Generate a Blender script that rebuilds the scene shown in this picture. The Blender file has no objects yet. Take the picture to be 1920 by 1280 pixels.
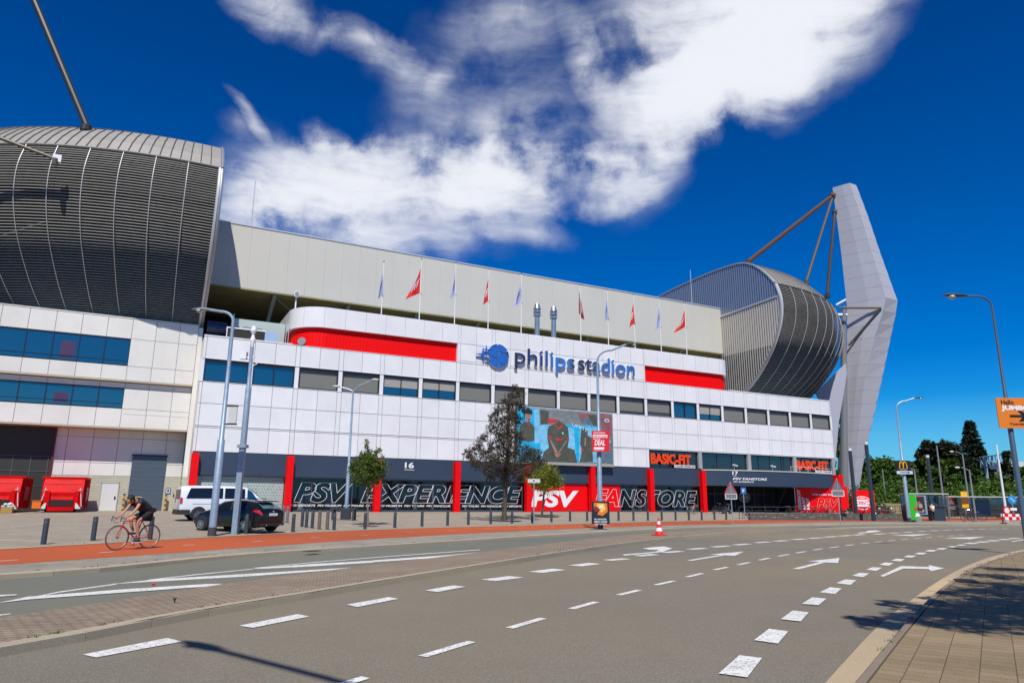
import bpy, bmesh, math, random
from math import sin, cos, tan, pi, radians, sqrt, atan2, hypot, floor
from mathutils import Vector, Matrix, noise
random.seed(7)
SC = bpy.context.scene
COL = SC.collection
# ------------------------------------------------------------------ camera
F_PX, PITCH, ROLL, YAW, CAMH = 1304.5, radians(12.82), radians(.498), radians(62.462), 1.6
_fw = Vector((cos(YAW)*cos(PITCH), sin(YAW)*cos(PITCH), sin(PITCH)))
_r0 = Vector((sin(YAW), -cos(YAW), 0)); _u0 = _r0.cross(_fw)
_rt = _r0*cos(ROLL)+_u0*sin(ROLL); _up = _u0*cos(ROLL)-_r0*sin(ROLL)
CAM = Vector((0, 0, CAMH))
cd = bpy.data.cameras.new('camera'); cam = bpy.data.objects.new('camera', cd); COL.objects.link(cam)
cd.sensor_width = 36; cd.lens = 36*F_PX/1920; cd.clip_end = 6000; cd.clip_start = .05
m3 = Matrix((_rt, _up, -_fw)).transposed()
cam.matrix_world = Matrix.Translation(CAM) @ m3.to_4x4()
SC.camera = cam
# ------------------------------------------------------------------ light
SUN_AZ, SUN_EL = radians(65), radians(55)       # direction the light travels, height of the sun
sun_dir = Vector((cos(SUN_AZ)*cos(SUN_EL), sin(SUN_AZ)*cos(SUN_EL), -sin(SUN_EL)))
sl = bpy.data.lights.new('sun', 'SUN'); sl.energy = 4.9; sl.angle = radians(.53); sl.color = (1, .96, .9)
so = bpy.data.objects.new('sun', sl); COL.objects.link(so)
so.rotation_euler = sun_dir.to_track_quat('-Z', 'Y').to_euler(); so.location = (0, 0, 60)
SC.view_settings.view_transform = 'Standard'; SC.view_settings.look = 'None'
SC.view_settings.exposure = 0.0; SC.view_settings.gamma = 1; SC.view_settings.use_curve_mapping = False
SC.cycles.max_bounces = 6; SC.cycles.transparent_max_bounces = 12
SC.cycles.caustics_reflective = False; SC.cycles.caustics_refractive = False

def ray(x, y): return _fw*F_PX+_rt*(x-960)+_up*(640-y)
def at(x, y, ax, v):
    """the point of the plane axis=v that stands at this place of the photograph"""
    d = ray(x, y); t = (v-CAM[ax])/d[ax]; return CAM+d*t

# ---- world
W = bpy.data.worlds.new('World'); SC.world = W; W.use_nodes = True
nt = W.node_tree; N = nt.nodes; L = nt.links
for n in list(N): N.remove(n)
out = N.new('ShaderNodeOutputWorld'); bg = N.new('ShaderNodeBackground'); bg.inputs[1].default_value = .065
L.new(bg.outputs[0], out.inputs[0])
sky = N.new('ShaderNodeTexSky'); sky.sky_type = 'NISHITA'; sky.sun_disc = False
sky.sun_elevation = SUN_EL; sky.sun_rotation = atan2(-cos(SUN_AZ), -sin(SUN_AZ)); sky.air_density = 1.0; sky.dust_density = .1; sky.ozone_density = 3.0
hs = N.new('ShaderNodeHueSaturation'); hs.inputs['Saturation'].default_value = 1.7; hs.inputs['Value'].default_value = 1.0
L.new(sky.outputs[0], hs.inputs['Color'])
mulc = N.new('ShaderNodeMix'); mulc.data_type = 'RGBA'; mulc.blend_type = 'MULTIPLY'; mulc.inputs[0].default_value = 1
mulc.inputs[7].default_value = (.42, .86, 1.34, 1); L.new(hs.outputs[0], mulc.inputs[6])
tc = N.new('ShaderNodeTexCoord')
sx = N.new('ShaderNodeSeparateXYZ'); L.new(tc.outputs['Generated'], sx.inputs[0])
def wmath(op, a, b=None, c=None):
    n = N.new('ShaderNodeMath'); n.operation = op
    for i, v in enumerate((a, b, c)):
        if v is None: continue
        if isinstance(v, (int, float)): n.inputs[i].default_value = v
        else: L.new(v, n.inputs[i])
    return n.outputs[0]
azm = wmath('MULTIPLY', wmath('ARCTAN2', sx.outputs[1], sx.outputs[0]), 180/pi)
elv = wmath('MULTIPLY', wmath('ARCSINE', sx.outputs[2]), 180/pi)
cmb = N.new('ShaderNodeCombineXYZ'); L.new(azm, cmb.inputs[0]); L.new(elv, cmb.inputs[1])
def wnoise(scale, detail, rough, vec, dist=0):
    n = N.new('ShaderNodeTexNoise'); n.inputs['Scale'].default_value = scale; n.inputs['Detail'].default_value = detail
    n.inputs['Roughness'].default_value = rough; n.inputs['Distortion'].default_value = dist; L.new(vec, n.inputs['Vector']); return n
def vmath(op, a, b):
    n = N.new('ShaderNodeVectorMath'); n.operation = op
    for i, v in enumerate((a, b)):
        if isinstance(v, (tuple, float, int)): n.inputs[i].default_value = v if isinstance(v, tuple) else (v,)*3
        else: L.new(v, n.inputs[i])
    return n.outputs[0]
warp = vmath('MULTIPLY', vmath('SUBTRACT', wnoise(.12, 2, .5, cmb.outputs[0]).outputs['Color'], .5), 3.2)
warp2 = vmath('MULTIPLY', vmath('SUBTRACT', wnoise(.5, 6, .62, cmb.outputs[0]).outputs['Color'], .5), .9)
pos = vmath('ADD', vmath('ADD', cmb.outputs[0], warp), warp2)
def azel(x, y):
    d = ray(x, y).normalized(); return math.degrees(atan2(d.y, d.x)), math.degrees(math.asin(d.z))
# cirrus bands of this sky: from-point, to-point, width in degrees, density
CL = [((1640,-120),(1380,150),8.5,1.6),((1560,-40),(1240,110),9,1.5),((1460,60),(1230,210),7,1.2),((1330,150),(1130,330),5.5,1.3),((1250,-60),(1130,130),6,.7),((1060,20),(1180,270),2.6,.75),
      ((1200,345),(820,325),4.2,1.6),((980,340),(560,310),4.0,1.25),((700,330),(440,365),4.5,1.0),((1120,290),(900,260),4,.8),((900,370),(430,385),8,.85),((1020,415),(700,380),5,.62),((520,300),(430,420),6,.5),
      ((1075,447),(900,425),1.7,.55),((760,470),(480,390),5,.58),((1290,300),(1150,400),3.2,.5),((430,-35),(620,60),3.0,1.15),((600,40),(780,125),2.2,.85),((700,110),(830,190),3.5,.42),
      ((1000,50),(760,140),6,.32),((1100,-40),(850,40),5,.40),((1120,110),(900,250),7,.42),((690,250),(1000,230),5,.38),((560,235),(670,275),1.6,.75),((425,165),(495,265),.9,.95),((410,230),(470,245),1.2,.4),((800,190),(840,110),1.4,.35)]
tot = None
for (a, b, w, s) in CL:
    A_ = azel(*a); B_ = azel(*b); cx, cy = (A_[0]+B_[0])/2, (A_[1]+B_[1])/2
    ln = hypot(B_[0]-A_[0], B_[1]-A_[1])/2+w*.55
    mp = N.new('ShaderNodeMapping'); mp.vector_type = 'TEXTURE'
    mp.inputs['Location'].default_value = (cx, cy, 0); mp.inputs['Rotation'].default_value = (0, 0, atan2(B_[1]-A_[1], B_[0]-A_[0]))
    mp.inputs['Scale'].default_value = (ln, w*.86, 1); L.new(pos, mp.inputs[0])
    g = N.new('ShaderNodeTexGradient'); g.gradient_type = 'SPHERICAL'; L.new(mp.outputs[0], g.inputs[0])
    v = wmath('MULTIPLY', g.outputs['Fac'], s)
    tot = v if tot is None else wmath('ADD', tot, v)
# fibres: long streaks along the sweep, crossed by finer combed threads
def fibre(rot, sx_, sy_, sc_, det, wr):
    m_ = N.new('ShaderNodeMapping'); m_.inputs['Rotation'].default_value = (0, 0, radians(rot)); m_.inputs['Scale'].default_value = (sx_, sy_, 1)
    L.new(vmath('ADD', cmb.outputs[0], vmath('MULTIPLY', warp, wr)), m_.inputs[0]); return wnoise(sc_, det, .6, m_.outputs[0], .25).outputs['Fac']
f1 = fibre(-36, .05, .30, 1.0, 10, 1.1); f2 = fibre(-18, .12, .62, 1.0, 10, .9); f3 = fibre(-30, .35, 1.6, 1.0, 10, .7)
fs_ = wmath('ADD', wmath('ADD', wmath('MULTIPLY', f1, 1.05), wmath('MULTIPLY', f2, .75)), wmath('MULTIPLY', f3, .2))       # about one
fr_ = N.new('ShaderNodeMapRange'); fr_.inputs['From Min'].default_value = .72; fr_.inputs['From Max'].default_value = 1.28; fr_.inputs['To Min'].default_value = .50; fr_.inputs['To Max'].default_value = 1.5; L.new(fs_, fr_.inputs['Value'])
# optical depth: soft rim, full core
tau = wmath('MULTIPLY', wmath('MULTIPLY', wmath('POWER', tot, 1.75), wmath('POWER', fr_.outputs[0], 1.8)), 1.3)
ft = wmath('SUBTRACT', 1.0, wmath('EXPONENT', wmath('MULTIPLY', tau, -1.0)))
lowf = N.new('ShaderNodeMapRange'); lowf.inputs['From Min'].default_value = 34; lowf.inputs['From Max'].default_value = 9; L.new(elv, lowf.inputs['Value'])
low = N.new('ShaderNodeMix'); low.data_type = 'RGBA'; low.blend_type = 'MULTIPLY'; low.inputs[7].default_value = (.45, 1.36, 1.27, 1); L.new(lowf.outputs[0], low.inputs[0]); L.new(mulc.outputs[2], low.inputs[6])
hzf = N.new('ShaderNodeMapRange'); hzf.inputs['From Min'].default_value = 7.5; hzf.inputs['From Max'].default_value = 0; L.new(elv, hzf.inputs['Value'])
hz = N.new('ShaderNodeMix'); hz.data_type = 'RGBA'; hz.inputs[7].default_value = (3.0, 8.0, 13.0, 1); L.new(hzf.outputs[0], hz.inputs[0]); L.new(low.outputs[2], hz.inputs[6])
cm = N.new('ShaderNodeMix'); cm.data_type = 'RGBA'; L.new(ft, cm.inputs[0]); L.new(hz.outputs[2], cm.inputs[6])
cm.inputs[7].default_value = (13.2, 13.6, 14.6, 1)
L.new(cm.outputs[2], bg.inputs[0])

# ------------------------------------------------------------------ materials
MATS = {}
def mat(name, col=(.5,.5,.5), rough=.5, metal=0, spec=.5, var=0, vscale=3, bump=0, bscale=20, island=0, emit=0, coat=0, alpha=1, noise_col=None):
    if name in MATS: return MATS[name]
    m = bpy.data.materials.new(name); m.use_nodes = True; t = m.node_tree; b = t.nodes['Principled BSDF']
    b.inputs['Base Color'].default_value = (*col, 1); b.inputs['Roughness'].default_value = rough; b.inputs['Metallic'].default_value = metal
    b.inputs['Specular IOR Level'].default_value = spec
    if coat: b.inputs['Coat Weight'].default_value = coat; b.inputs['Coat Roughness'].default_value = .05
    if emit: b.inputs['Emission Color'].default_value = (*col, 1); b.inputs['Emission Strength'].default_value = emit
    tcn = t.nodes.new('ShaderNodeTexCoord'); src = None
    if var or noise_col:
        n = t.nodes.new('ShaderNodeTexNoise'); n.inputs['Scale'].default_value = vscale; n.inputs['Detail'].default_value = 8; n.inputs['Roughness'].default_value = .65
        t.links.new(tcn.outputs['Object'], n.inputs['Vector'])
        r = t.nodes.new('ShaderNodeMapRange'); r.inputs['From Min'].default_value = .3; r.inputs['From Max'].default_value = .7
        t.links.new(n.outputs['Fac'], r.inputs['Value'])
        mx = t.nodes.new('ShaderNodeMix'); mx.data_type = 'RGBA'
        c2 = noise_col or tuple(c*(1-var) for c in col); c1 = col if noise_col else tuple(min(1, c*(1+var*.5)) for c in col)
        mx.inputs[6].default_value = (*c1, 1); mx.inputs[7].default_value = (*c2, 1)
        t.links.new(r.outputs[0], mx.inputs[0]); src = mx.outputs[2]; t.links.new(src, b.inputs['Base Color'])
    if island:
        g = t.nodes.new('ShaderNodeNewGeometry'); h = t.nodes.new('ShaderNodeHueSaturation')
        r = t.nodes.new('ShaderNodeMapRange'); r.inputs['To Min'].default_value = 1-island; r.inputs['To Max'].default_value = 1+island
        t.links.new(g.outputs['Random Per Island'], r.inputs['Value']); t.links.new(r.outputs[0], h.inputs['Value'])
        if src: t.links.new(src, h.inputs['Color'])
        else: h.inputs['Color'].default_value = (*col, 1)
        t.links.new(h.outputs[0], b.inputs['Base Color'])
    if bump:
        n = t.nodes.new('ShaderNodeTexNoise'); n.inputs['Scale'].default_value = bscale; n.inputs['Detail'].default_value = 6
        t.links.new(tcn.outputs['Object'], n.inputs['Vector']); bp = t.nodes.new('ShaderNodeBump'); bp.inputs['Strength'].default_value = bump; bp.inputs['Distance'].default_value = .02
        t.links.new(n.outputs['Fac'], bp.inputs['Height']); t.links.new(bp.outputs[0], b.inputs['Normal'])
    MATS[name] = m; return m

def nodes_of(m): return m.node_tree, m.node_tree.nodes, m.node_tree.links, m.node_tree.nodes['Principled BSDF']
def layered(name, base, speck, patch, rough=.9, sc=1.0, bump=.25, streak=None):
    """asphalt or concrete: fine speckle on slow stains"""
    m = mat(name, base, rough, spec=.25); t, n, l, b = nodes_of(m); tcn = n.new('ShaderNodeTexCoord')
    def no(s, d, r): 
        q = n.new('ShaderNodeTexNoise'); q.inputs['Scale'].default_value = s; q.inputs['Detail'].default_value = d; q.inputs['Roughness'].default_value = r
        l.new(tcn.outputs['Object'], q.inputs['Vector']); return q.outputs['Fac']
    def mr_(v, a, c):
        q = n.new('ShaderNodeMapRange'); q.inputs['From Min'].default_value = a; q.inputs['From Max'].default_value = c; l.new(v, q.inputs['Value']); return q.outputs[0]
    def mix(f, a, c, k=1):
        q = n.new('ShaderNodeMix'); q.data_type = 'RGBA'
        mm = n.new('ShaderNodeMath'); mm.operation = 'MULTIPLY'; mm.inputs[1].default_value = k; l.new(f, mm.inputs[0]); l.new(mm.outputs[0], q.inputs[0])
        for i, v in ((6, a), (7, c)):
            if isinstance(v, tuple): q.inputs[i].default_value = (*v, 1)
            else: l.new(v, q.inputs[i])
        return q.outputs[2]
    c = mix(mr_(no(.22*sc, 6, .6), .35, .68), base, patch, .8)
    c = mix(mr_(no(1.7*sc, 7, .7), .42, .7), c, tuple(x*.8 for x in base), .45)
    f = no(70*sc, 3, .8)
    c = mix(mr_(f, .52, .68), c, speck, .8)
    c = mix(mr_(no(42*sc, 3, .8), .54, .68), c, tuple(x*.35 for x in base), .75)
    c = mix(mr_(no(16*sc, 4, .8), .55, .75), c, tuple(x*.62 for x in base), .5)
    c = mix(mr_(no(.06*sc, 4, .5), .40, .62), c, tuple(min(1, x*k) for x, k in zip(base, (1.28, 1.18, 1.02))), .7)
    l.new(c, b.inputs['Base Color'])
    bp = n.new('ShaderNodeBump'); bp.inputs['Strength'].default_value = bump; bp.inputs['Distance'].default_value = .01; l.new(f, bp.inputs['Height']); l.new(bp.outputs[0], b.inputs['Normal'])
    return m
def paving(name, c1, c2, joint, w=.3, h=.3, rot=0, off=.5, mortar=.012, rough=.88, stain=.35):
    m = mat(name, c1, rough, spec=.25); t, n, l, b = nodes_of(m); tcn = n.new('ShaderNodeTexCoord')
    mp = n.new('ShaderNodeMapping'); mp.inputs['Rotation'].default_value = (0, 0, rot); l.new(tcn.outputs['Object'], mp.inputs[0])
    q = n.new('ShaderNodeTexBrick'); q.offset = off; q.inputs['Scale'].default_value = 1; q.inputs['Brick Width'].default_value = w; q.inputs['Row Height'].default_value = h
    q.inputs['Mortar Size'].default_value = mortar; q.inputs['Mortar Smooth'].default_value = .3; q.inputs['Bias'].default_value = -.1
    q.inputs['Color1'].default_value = (*c1, 1); q.inputs['Color2'].default_value = (*c2, 1); q.inputs['Mortar'].default_value = (*joint, 1)
    l.new(mp.outputs[0], q.inputs['Vector'])
    ns = n.new('ShaderNodeTexNoise'); ns.inputs['Scale'].default_value = .6; ns.inputs['Detail'].default_value = 9; ns.inputs['Roughness'].default_value = .7; l.new(tcn.outputs['Object'], ns.inputs['Vector'])
    r = n.new('ShaderNodeMapRange'); r.inputs['From Min'].default_value = .3; r.inputs['From Max'].default_value = .72; r.inputs['To Min'].default_value = 1+stain*.25; r.inputs['To Max'].default_value = 1-stain; l.new(ns.outputs['Fac'], r.inputs['Value'])
    ns2 = n.new('ShaderNodeTexNoise'); ns2.inputs['Scale'].default_value = 45; ns2.inputs['Detail'].default_value = 4; l.new(tcn.outputs['Object'], ns2.inputs['Vector'])
    r2 = n.new('ShaderNodeMapRange'); r2.inputs['From Min'].default_value = .3; r2.inputs['From Max'].default_value = .7; r2.inputs['To Min'].default_value = .82; r2.inputs['To Max'].default_value = 1.14; l.new(ns2.outputs['Fac'], r2.inputs['Value'])
    mm = n.new('ShaderNodeMath'); mm.operation = 'MULTIPLY'; l.new(r.outputs[0], mm.inputs[0]); l.new(r2.outputs[0], mm.inputs[1])
    vm = n.new('ShaderNodeVectorMath'); vm.operation = 'SCALE'; l.new(q.outputs['Color'], vm.inputs[0]); l.new(mm.outputs[0], vm.inputs['Scale'])
    l.new(vm.outputs[0], b.inputs['Base Color'])
    bp = n.new('ShaderNodeBump'); bp.inputs['Strength'].default_value = .3; bp.inputs['Distance'].default_value = .01; bp.invert = True; l.new(q.outputs['Fac'], bp.inputs['Height']); l.new(bp.outputs[0], b.inputs['Normal'])
    return m
def brickwall(name, c1, c2, joint, w, h, mortar, horiz='x'):
    m = mat(name, c1, .85); t, n, l, b = nodes_of(m); tcn = n.new('ShaderNodeTexCoord'); s = n.new('ShaderNodeSeparateXYZ'); l.new(tcn.outputs['Object'], s.inputs[0])
    c = n.new('ShaderNodeCombineXYZ'); l.new(s.outputs[0 if horiz == 'x' else 1], c.inputs[0]); l.new(s.outputs[2], c.inputs[1])
    q = n.new('ShaderNodeTexBrick'); q.inputs['Scale'].default_value = 1; q.inputs['Brick Width'].default_value = w; q.inputs['Row Height'].default_value = h
    q.inputs['Mortar Size'].default_value = mortar; q.inputs['Color1'].default_value = (*c1, 1); q.inputs['Color2'].default_value = (*c2, 1); q.inputs['Mortar'].default_value = (*joint, 1)
    l.new(c.outputs[0], q.inputs['Vector']); l.new(q.outputs['Color'], b.inputs['Base Color']); return m
def glass(name, tint=(.03,.06,.09), refl=.35, see=.0, rough=.03, gl=(.9,.95,1), tr_=(.72,.78,.8)):
    """window glass: mirror of the sky over a dark or see-through pane"""
    if name in MATS: return MATS[name]
    m = bpy.data.materials.new(name); m.use_nodes = True; t = m.node_tree; n = t.nodes; l = t.links; b = n['Principled BSDF']
    b.inputs['Base Color'].default_value = (*tint, 1); b.inputs['Roughness'].default_value = .25
    g = n.new('ShaderNodeBsdfGlossy'); g.inputs['Roughness'].default_value = rough; g.inputs['Color'].default_value = (*gl, 1)
    tr = n.new('ShaderNodeBsdfTransparent'); tr.inputs['Color'].default_value = (*tr_, 1)
    m1 = n.new('ShaderNodeMixShader'); m1.inputs[0].default_value = see; l.new(b.outputs[0], m1.inputs[1]); l.new(tr.outputs[0], m1.inputs[2])
    fr = n.new('ShaderNodeFresnel'); fr.inputs[0].default_value = 1.5; mt = n.new('ShaderNodeMath'); mt.operation = 'ADD'; mt.use_clamp = True; mt.inputs[1].default_value = refl; l.new(fr.outputs[0], mt.inputs[0]); ge = n.new('ShaderNodeNewGeometry'); inv = n.new('ShaderNodeMath'); inv.operation = 'SUBTRACT'; inv.inputs[0].default_value = 1; l.new(ge.outputs['Backfacing'], inv.inputs[1]); mu_ = n.new('ShaderNodeMath'); mu_.operation = 'MULTIPLY'; l.new(mt.outputs[0], mu_.inputs[0]); l.new(inv.outputs[0], mu_.inputs[1]); mt = mu_
    m2 = n.new('ShaderNodeMixShader'); l.new(mt.outputs[0], m2.inputs[0]); l.new(m1.outputs[0], m2.inputs[1]); l.new(g.outputs[0], m2.inputs[2])
    l.new(m2.outputs[0], n['Material Output'].inputs[0]); MATS[name] = m; return m

WHITE = mat('white_panel', (.80,.79,.79), .36, island=.032, var=.08, vscale=.45)
CREAM = mat('cream_panel', (.75,.725,.66), .42, island=.025, var=.09, vscale=.4)
JOINT = mat('panel_joint', (.34,.34,.35), .8)
FASC = mat('fascia_metal', (.60,.58,.51), .5, var=.05, vscale=.2)
RED = mat('red_paint', (.86,.0,.002), .5, spec=.25, var=.06, vscale=1.2)
REDMATTE = mat('red_cladding', (.86,.0,.001), .6, spec=.2)
NAVY = mat('navy_cladding', (.034,.055,.092), .5, var=.1, vscale=.5)
DARK = mat('dark_frame', (.018,.022,.028), .4)
BLACK = mat('black_paint', (.012,.012,.013), .35)
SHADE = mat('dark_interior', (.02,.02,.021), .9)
OLIVE = mat('olive_soffit', (.42,.38,.17), .8, var=.25, vscale=.4)
STEEL = mat('galvanised_steel', (.42,.47,.52), .42, metal=.65, var=.2, vscale=6)
STEELW = mat('pale_steel', (.62,.64,.66), .4, metal=.3)
BOLL = mat('bollard_paint', (.04,.05,.065), .5, var=.3, vscale=9)
GLASSB = glass('blue_glass', (.006,.045,.075), .12)
GLASSD = glass('dark_glass', (.006,.009,.012), .0, gl=(.45,.42,.4))
SHOPG = glass('shop_glass', (.01,.015,.02), .035, .9, gl=(.6,.62,.6), tr_=(.8,.84,.86))
BLIND = mat('grey_blind', (.34,.325,.29), .8)
LOUV = mat('louvre_metal', (.36,.35,.31), .6, metal=.0, var=.2, vscale=1.5)
ROOFM = mat('standing_seam_metal', (.37,.345,.30), .5, metal=.25, var=.1, vscale=.6, island=.03)
WHITEP = mat('white_paint', (.8,.8,.8), .5)
RUBBER = mat('rubber', (.015,.015,.015), .8)
CHROME = mat('chrome', (.6,.6,.62), .2, metal=1)
WHITEL = mat('white_lettering', (.82,.82,.82), .5)

# ------------------------------------------------------------------ mesh helpers
class MB:
    def __init__(s): s.v = []; s.f = []; s.m = []; s.mi = 0
    def add(s, vs, fs):
        o = len(s.v); s.v += [tuple(v) for v in vs]; s.f += [tuple(i+o for i in f) for f in fs]; s.m += [s.mi]*len(fs); return s
    def box(s, x0, x1, y0, y1, z0, z1):
        return s.add([(x0,y0,z0),(x1,y0,z0),(x1,y1,z0),(x0,y1,z0),(x0,y0,z1),(x1,y0,z1),(x1,y1,z1),(x0,y1,z1)],
                     [(0,3,2,1),(4,5,6,7),(0,1,5,4),(1,2,6,5),(2,3,7,6),(3,0,4,7)])
    def obox(s, c, ax, ay, az):
        c = Vector(c); ax, ay, az = Vector(ax), Vector(ay), Vector(az); vs = []
        for k in (-1, 1):
            for (i, j) in ((-1,-1),(1,-1),(1,1),(-1,1)): vs.append(c+ax*i+ay*j+az*k)
        return s.add(vs, [(0,3,2,1),(4,5,6,7),(0,1,5,4),(1,2,6,5),(2,3,7,6),(3,0,4,7)])
    def bar(s, a, b, w, h=None, up=(0,0,1)):
        a, b = Vector(a), Vector(b); d = (b-a); l = d.length; d.normalize(); u = Vector(up)
        if abs(d.dot(u)) > .98: u = Vector((0, 1, 0))
        sd = d.cross(u).normalized(); u = sd.cross(d)
        return s.obox((a+b)/2, d*l/2, sd*w/2, u*(h or w)/2)
    def tube(s, pts, r, n=8, cap=True, closed=False):
        pts = [Vector(p) for p in pts]; rr = r if isinstance(r, (list, tuple)) else [r]*len(pts); rings = []; m = len(pts)
        prev = None
        for i, p in enumerate(pts):
            if closed: d = pts[(i+1) % m]-pts[i-1]
            else: d = pts[min(i+1, m-1)]-pts[max(i-1, 0)]
            d.normalize()
            if prev is None:
                u = Vector((0,0,1)) if abs(d.z) < .9 else Vector((0,1,0))
                a = d.cross(u).normalized()
            else:
                a = (prev-d*prev.dot(d)).normalized()
            prev = a; b = d.cross(a); rings.append([p+(a*cos(2*pi*k/n)+b*sin(2*pi*k/n))*rr[i] for k in range(n)])
        vs = [v for g in rings for v in g]; fs = []
        for i in range(m if closed else m-1):
            j = (i+1) % m
            for k in range(n): fs.append((i*n+k, i*n+(k+1) % n, j*n+(k+1) % n, j*n+k))
        if cap and not closed: fs.append(tuple(range(n))[::-1]); fs.append(tuple((m-1)*n+k for k in range(n)))
        return s.add(vs, fs)
    def cyl(s, a, b, r, r2=None, n=16): return s.tube([a, b], [r, r if r2 is None else r2], n)
    def lathe(s, prof, c=(0,0,0), n=20):
        vs = []; fs = []
        for (r, z) in prof:
            for k in range(n): vs.append((c[0]+r*cos(2*pi*k/n), c[1]+r*sin(2*pi*k/n), c[2]+z))
        for i in range(len(prof)-1):
            for k in range(n): fs.append((i*n+k, i*n+(k+1) % n, (i+1)*n+(k+1) % n, (i+1)*n+k))
        fs.append(tuple(range(n))[::-1]); fs.append(tuple((len(prof)-1)*n+k for k in range(n)))
        return s.add(vs, fs)
    def prism(s, poly, ax, d0, d1):
        """polygon in the two other axes, pushed along axis ax from d0 to d1"""
        def P(p, d): 
            q = [p[0], p[1]]; q.insert(ax, d); return tuple(q)
        n = len(poly); vs = [P(p, d0) for p in poly]+[P(p, d1) for p in poly]
        return s.add(vs, [tuple(range(n))[::-1], tuple(range(n, 2*n))]+[(i, (i+1) % n, n+(i+1) % n, n+i) for i in range(n)])
    def slab(s, poly, nrm, t):
        """a polygon of 3D points given thickness t against nrm"""
        n = len(poly); nn = Vector(nrm).normalized()*t; vs = [Vector(p) for p in poly]; vs += [v-nn for v in vs]
        return s.add(vs, [tuple(range(n)), tuple(range(n, 2*n))[::-1]]+[(i, (i+1) % n, n+(i+1) % n, n+i) for i in range(n)])
    def sphere(s, c, r, n=10, sc=(1,1,1)):
        vs = []; fs = []; c = Vector(c)
        for i in range(n+1):
            th = pi*i/n
            for k in range(n*2): vs.append((c.x+r*sc[0]*sin(th)*cos(pi*k/n), c.y+r*sc[1]*sin(th)*sin(pi*k/n), c.z+r*sc[2]*cos(th)))
        for i in range(n):
            for k in range(n*2): fs.append((i*2*n+k, (i+1)*2*n+k, (i+1)*2*n+(k+1) % (2*n), i*2*n+(k+1) % (2*n)))
        return s.add(vs, fs)
    def grid(s, rows, flip=False):
        n = len(rows[0]); vs = [p for r in rows for p in r]; fs = []
        for i in range(len(rows)-1):
            for k in range(n-1):
                f = (i*n+k, i*n+k+1, (i+1)*n+k+1, (i+1)*n+k); fs.append(f[::-1] if flip else f)
        return s.add(vs, fs)
    def build(s, name, mats, parent=None, smooth=False, label=None, fixn=True):
        me = bpy.data.meshes.new(name); me.from_pydata(s.v, [], s.f); me.update()
        for mt_ in (mats if isinstance(mats, (list, tuple)) else [mats]): me.materials.append(mt_)
        me.polygons.foreach_set('material_index', s.m)
        if fixn and len(s.f) < 60000:
            b = bmesh.new(); b.from_mesh(me)
            if smooth: bmesh.ops.remove_doubles(b, verts=b.verts, dist=1e-5)
            bmesh.ops.recalc_face_normals(b, faces=b.faces); b.to_mesh(me); b.free()
        if smooth:
            me.polygons.foreach_set('use_smooth', [True]*len(me.polygons))
            try: me.set_sharp_from_angle(angle=radians(40))
            except Exception: pass
        o = bpy.data.objects.new(name, me); COL.objects.link(o)
        if parent: o.parent = parent
        if label: o['label'] = label
        return o
def tag(o, label, cat, group=None, kind=None):
    o['label'] = label
    if cat: o['category'] = cat
    if group: o['group'] = group
    if kind: o['kind'] = kind
    return o
def thing(name, label, cat, loc=(0,0,0), rz=0, group=None):
    o = bpy.data.objects.new(name, None); COL.objects.link(o); o.location = loc; o.rotation_euler = (0, 0, rz); o.empty_display_size = .3
    return tag(o, label, cat, group)
def structure(mb, name, m, smooth=False):
    o = mb.build(name, m, None, smooth); o['kind'] = 'structure'; return o
def copy_tree(o, parent=None):
    c = o.copy(); COL.objects.link(c); c.parent = parent
    for ch in list(o.children): copy_tree(ch, c)
    return c
def again(o, loc, rz=0, label=None, scale=None):
    c = copy_tree(o); c.location = loc; c.rotation_euler = (0, 0, rz)
    if label: c['label'] = label
    if scale: c.scale = (scale,)*3
    return c

# ---- lettering: built-in font turned into mesh, laid on a plane
def text_geo(s, bold=0, shear=0, outline=0, ext=0, spacing=1):
    cu = bpy.data.curves.new('lettering', 'FONT'); cu.body = s; cu.size = 1; cu.shear = shear; cu.offset = bold; cu.space_character = spacing
    cu.resolution_u = 4
    if outline: cu.fill_mode = 'NONE'; cu.bevel_depth = outline; cu.bevel_resolution = 0
    else: cu.extrude = ext
    o = bpy.data.objects.new('lettering', cu); COL.objects.link(o)
    dg = bpy.context.evaluated_depsgraph_get(); me = bpy.data.meshes.new_from_object(o.evaluated_get(dg))
    vs = [tuple(v.co) for v in me.vertices]; fs = [tuple(p.vertices) for p in me.polygons]
    bpy.data.objects.remove(o); bpy.data.curves.remove(cu); bpy.data.meshes.remove(me)
    return vs, fs
def text_on(mb, s, org, ux, uz, w, h, depth=.01, **k):
    """fit the words s in the box w x h whose lower left corner is org"""
    vs, fs = text_geo(s, **k)
    if not vs: return
    xs = [v[0] for v in vs]; ys = [v[1] for v in vs]; x0, x1, y0, y1 = min(xs), max(xs), min(ys), max(ys)
    ux = Vector(ux).normalized(); uz = Vector(uz).normalized(); nn = ux.cross(uz); org = Vector(org)
    zs = [v[2] for v in vs]; z0, z1 = min(zs), max(zs); dz = (z1-z0) or 1
    sx_ = w/(x1-x0); sy_ = (h/(y1-y0)) if h else sx_
    mb.add([org+ux*((v[0]-x0)*sx_)+uz*((v[1]-y0)*sy_)+nn*((v[2]-z0)/dz*depth if z1 > z0 else depth) for v in vs], fs)
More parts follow.
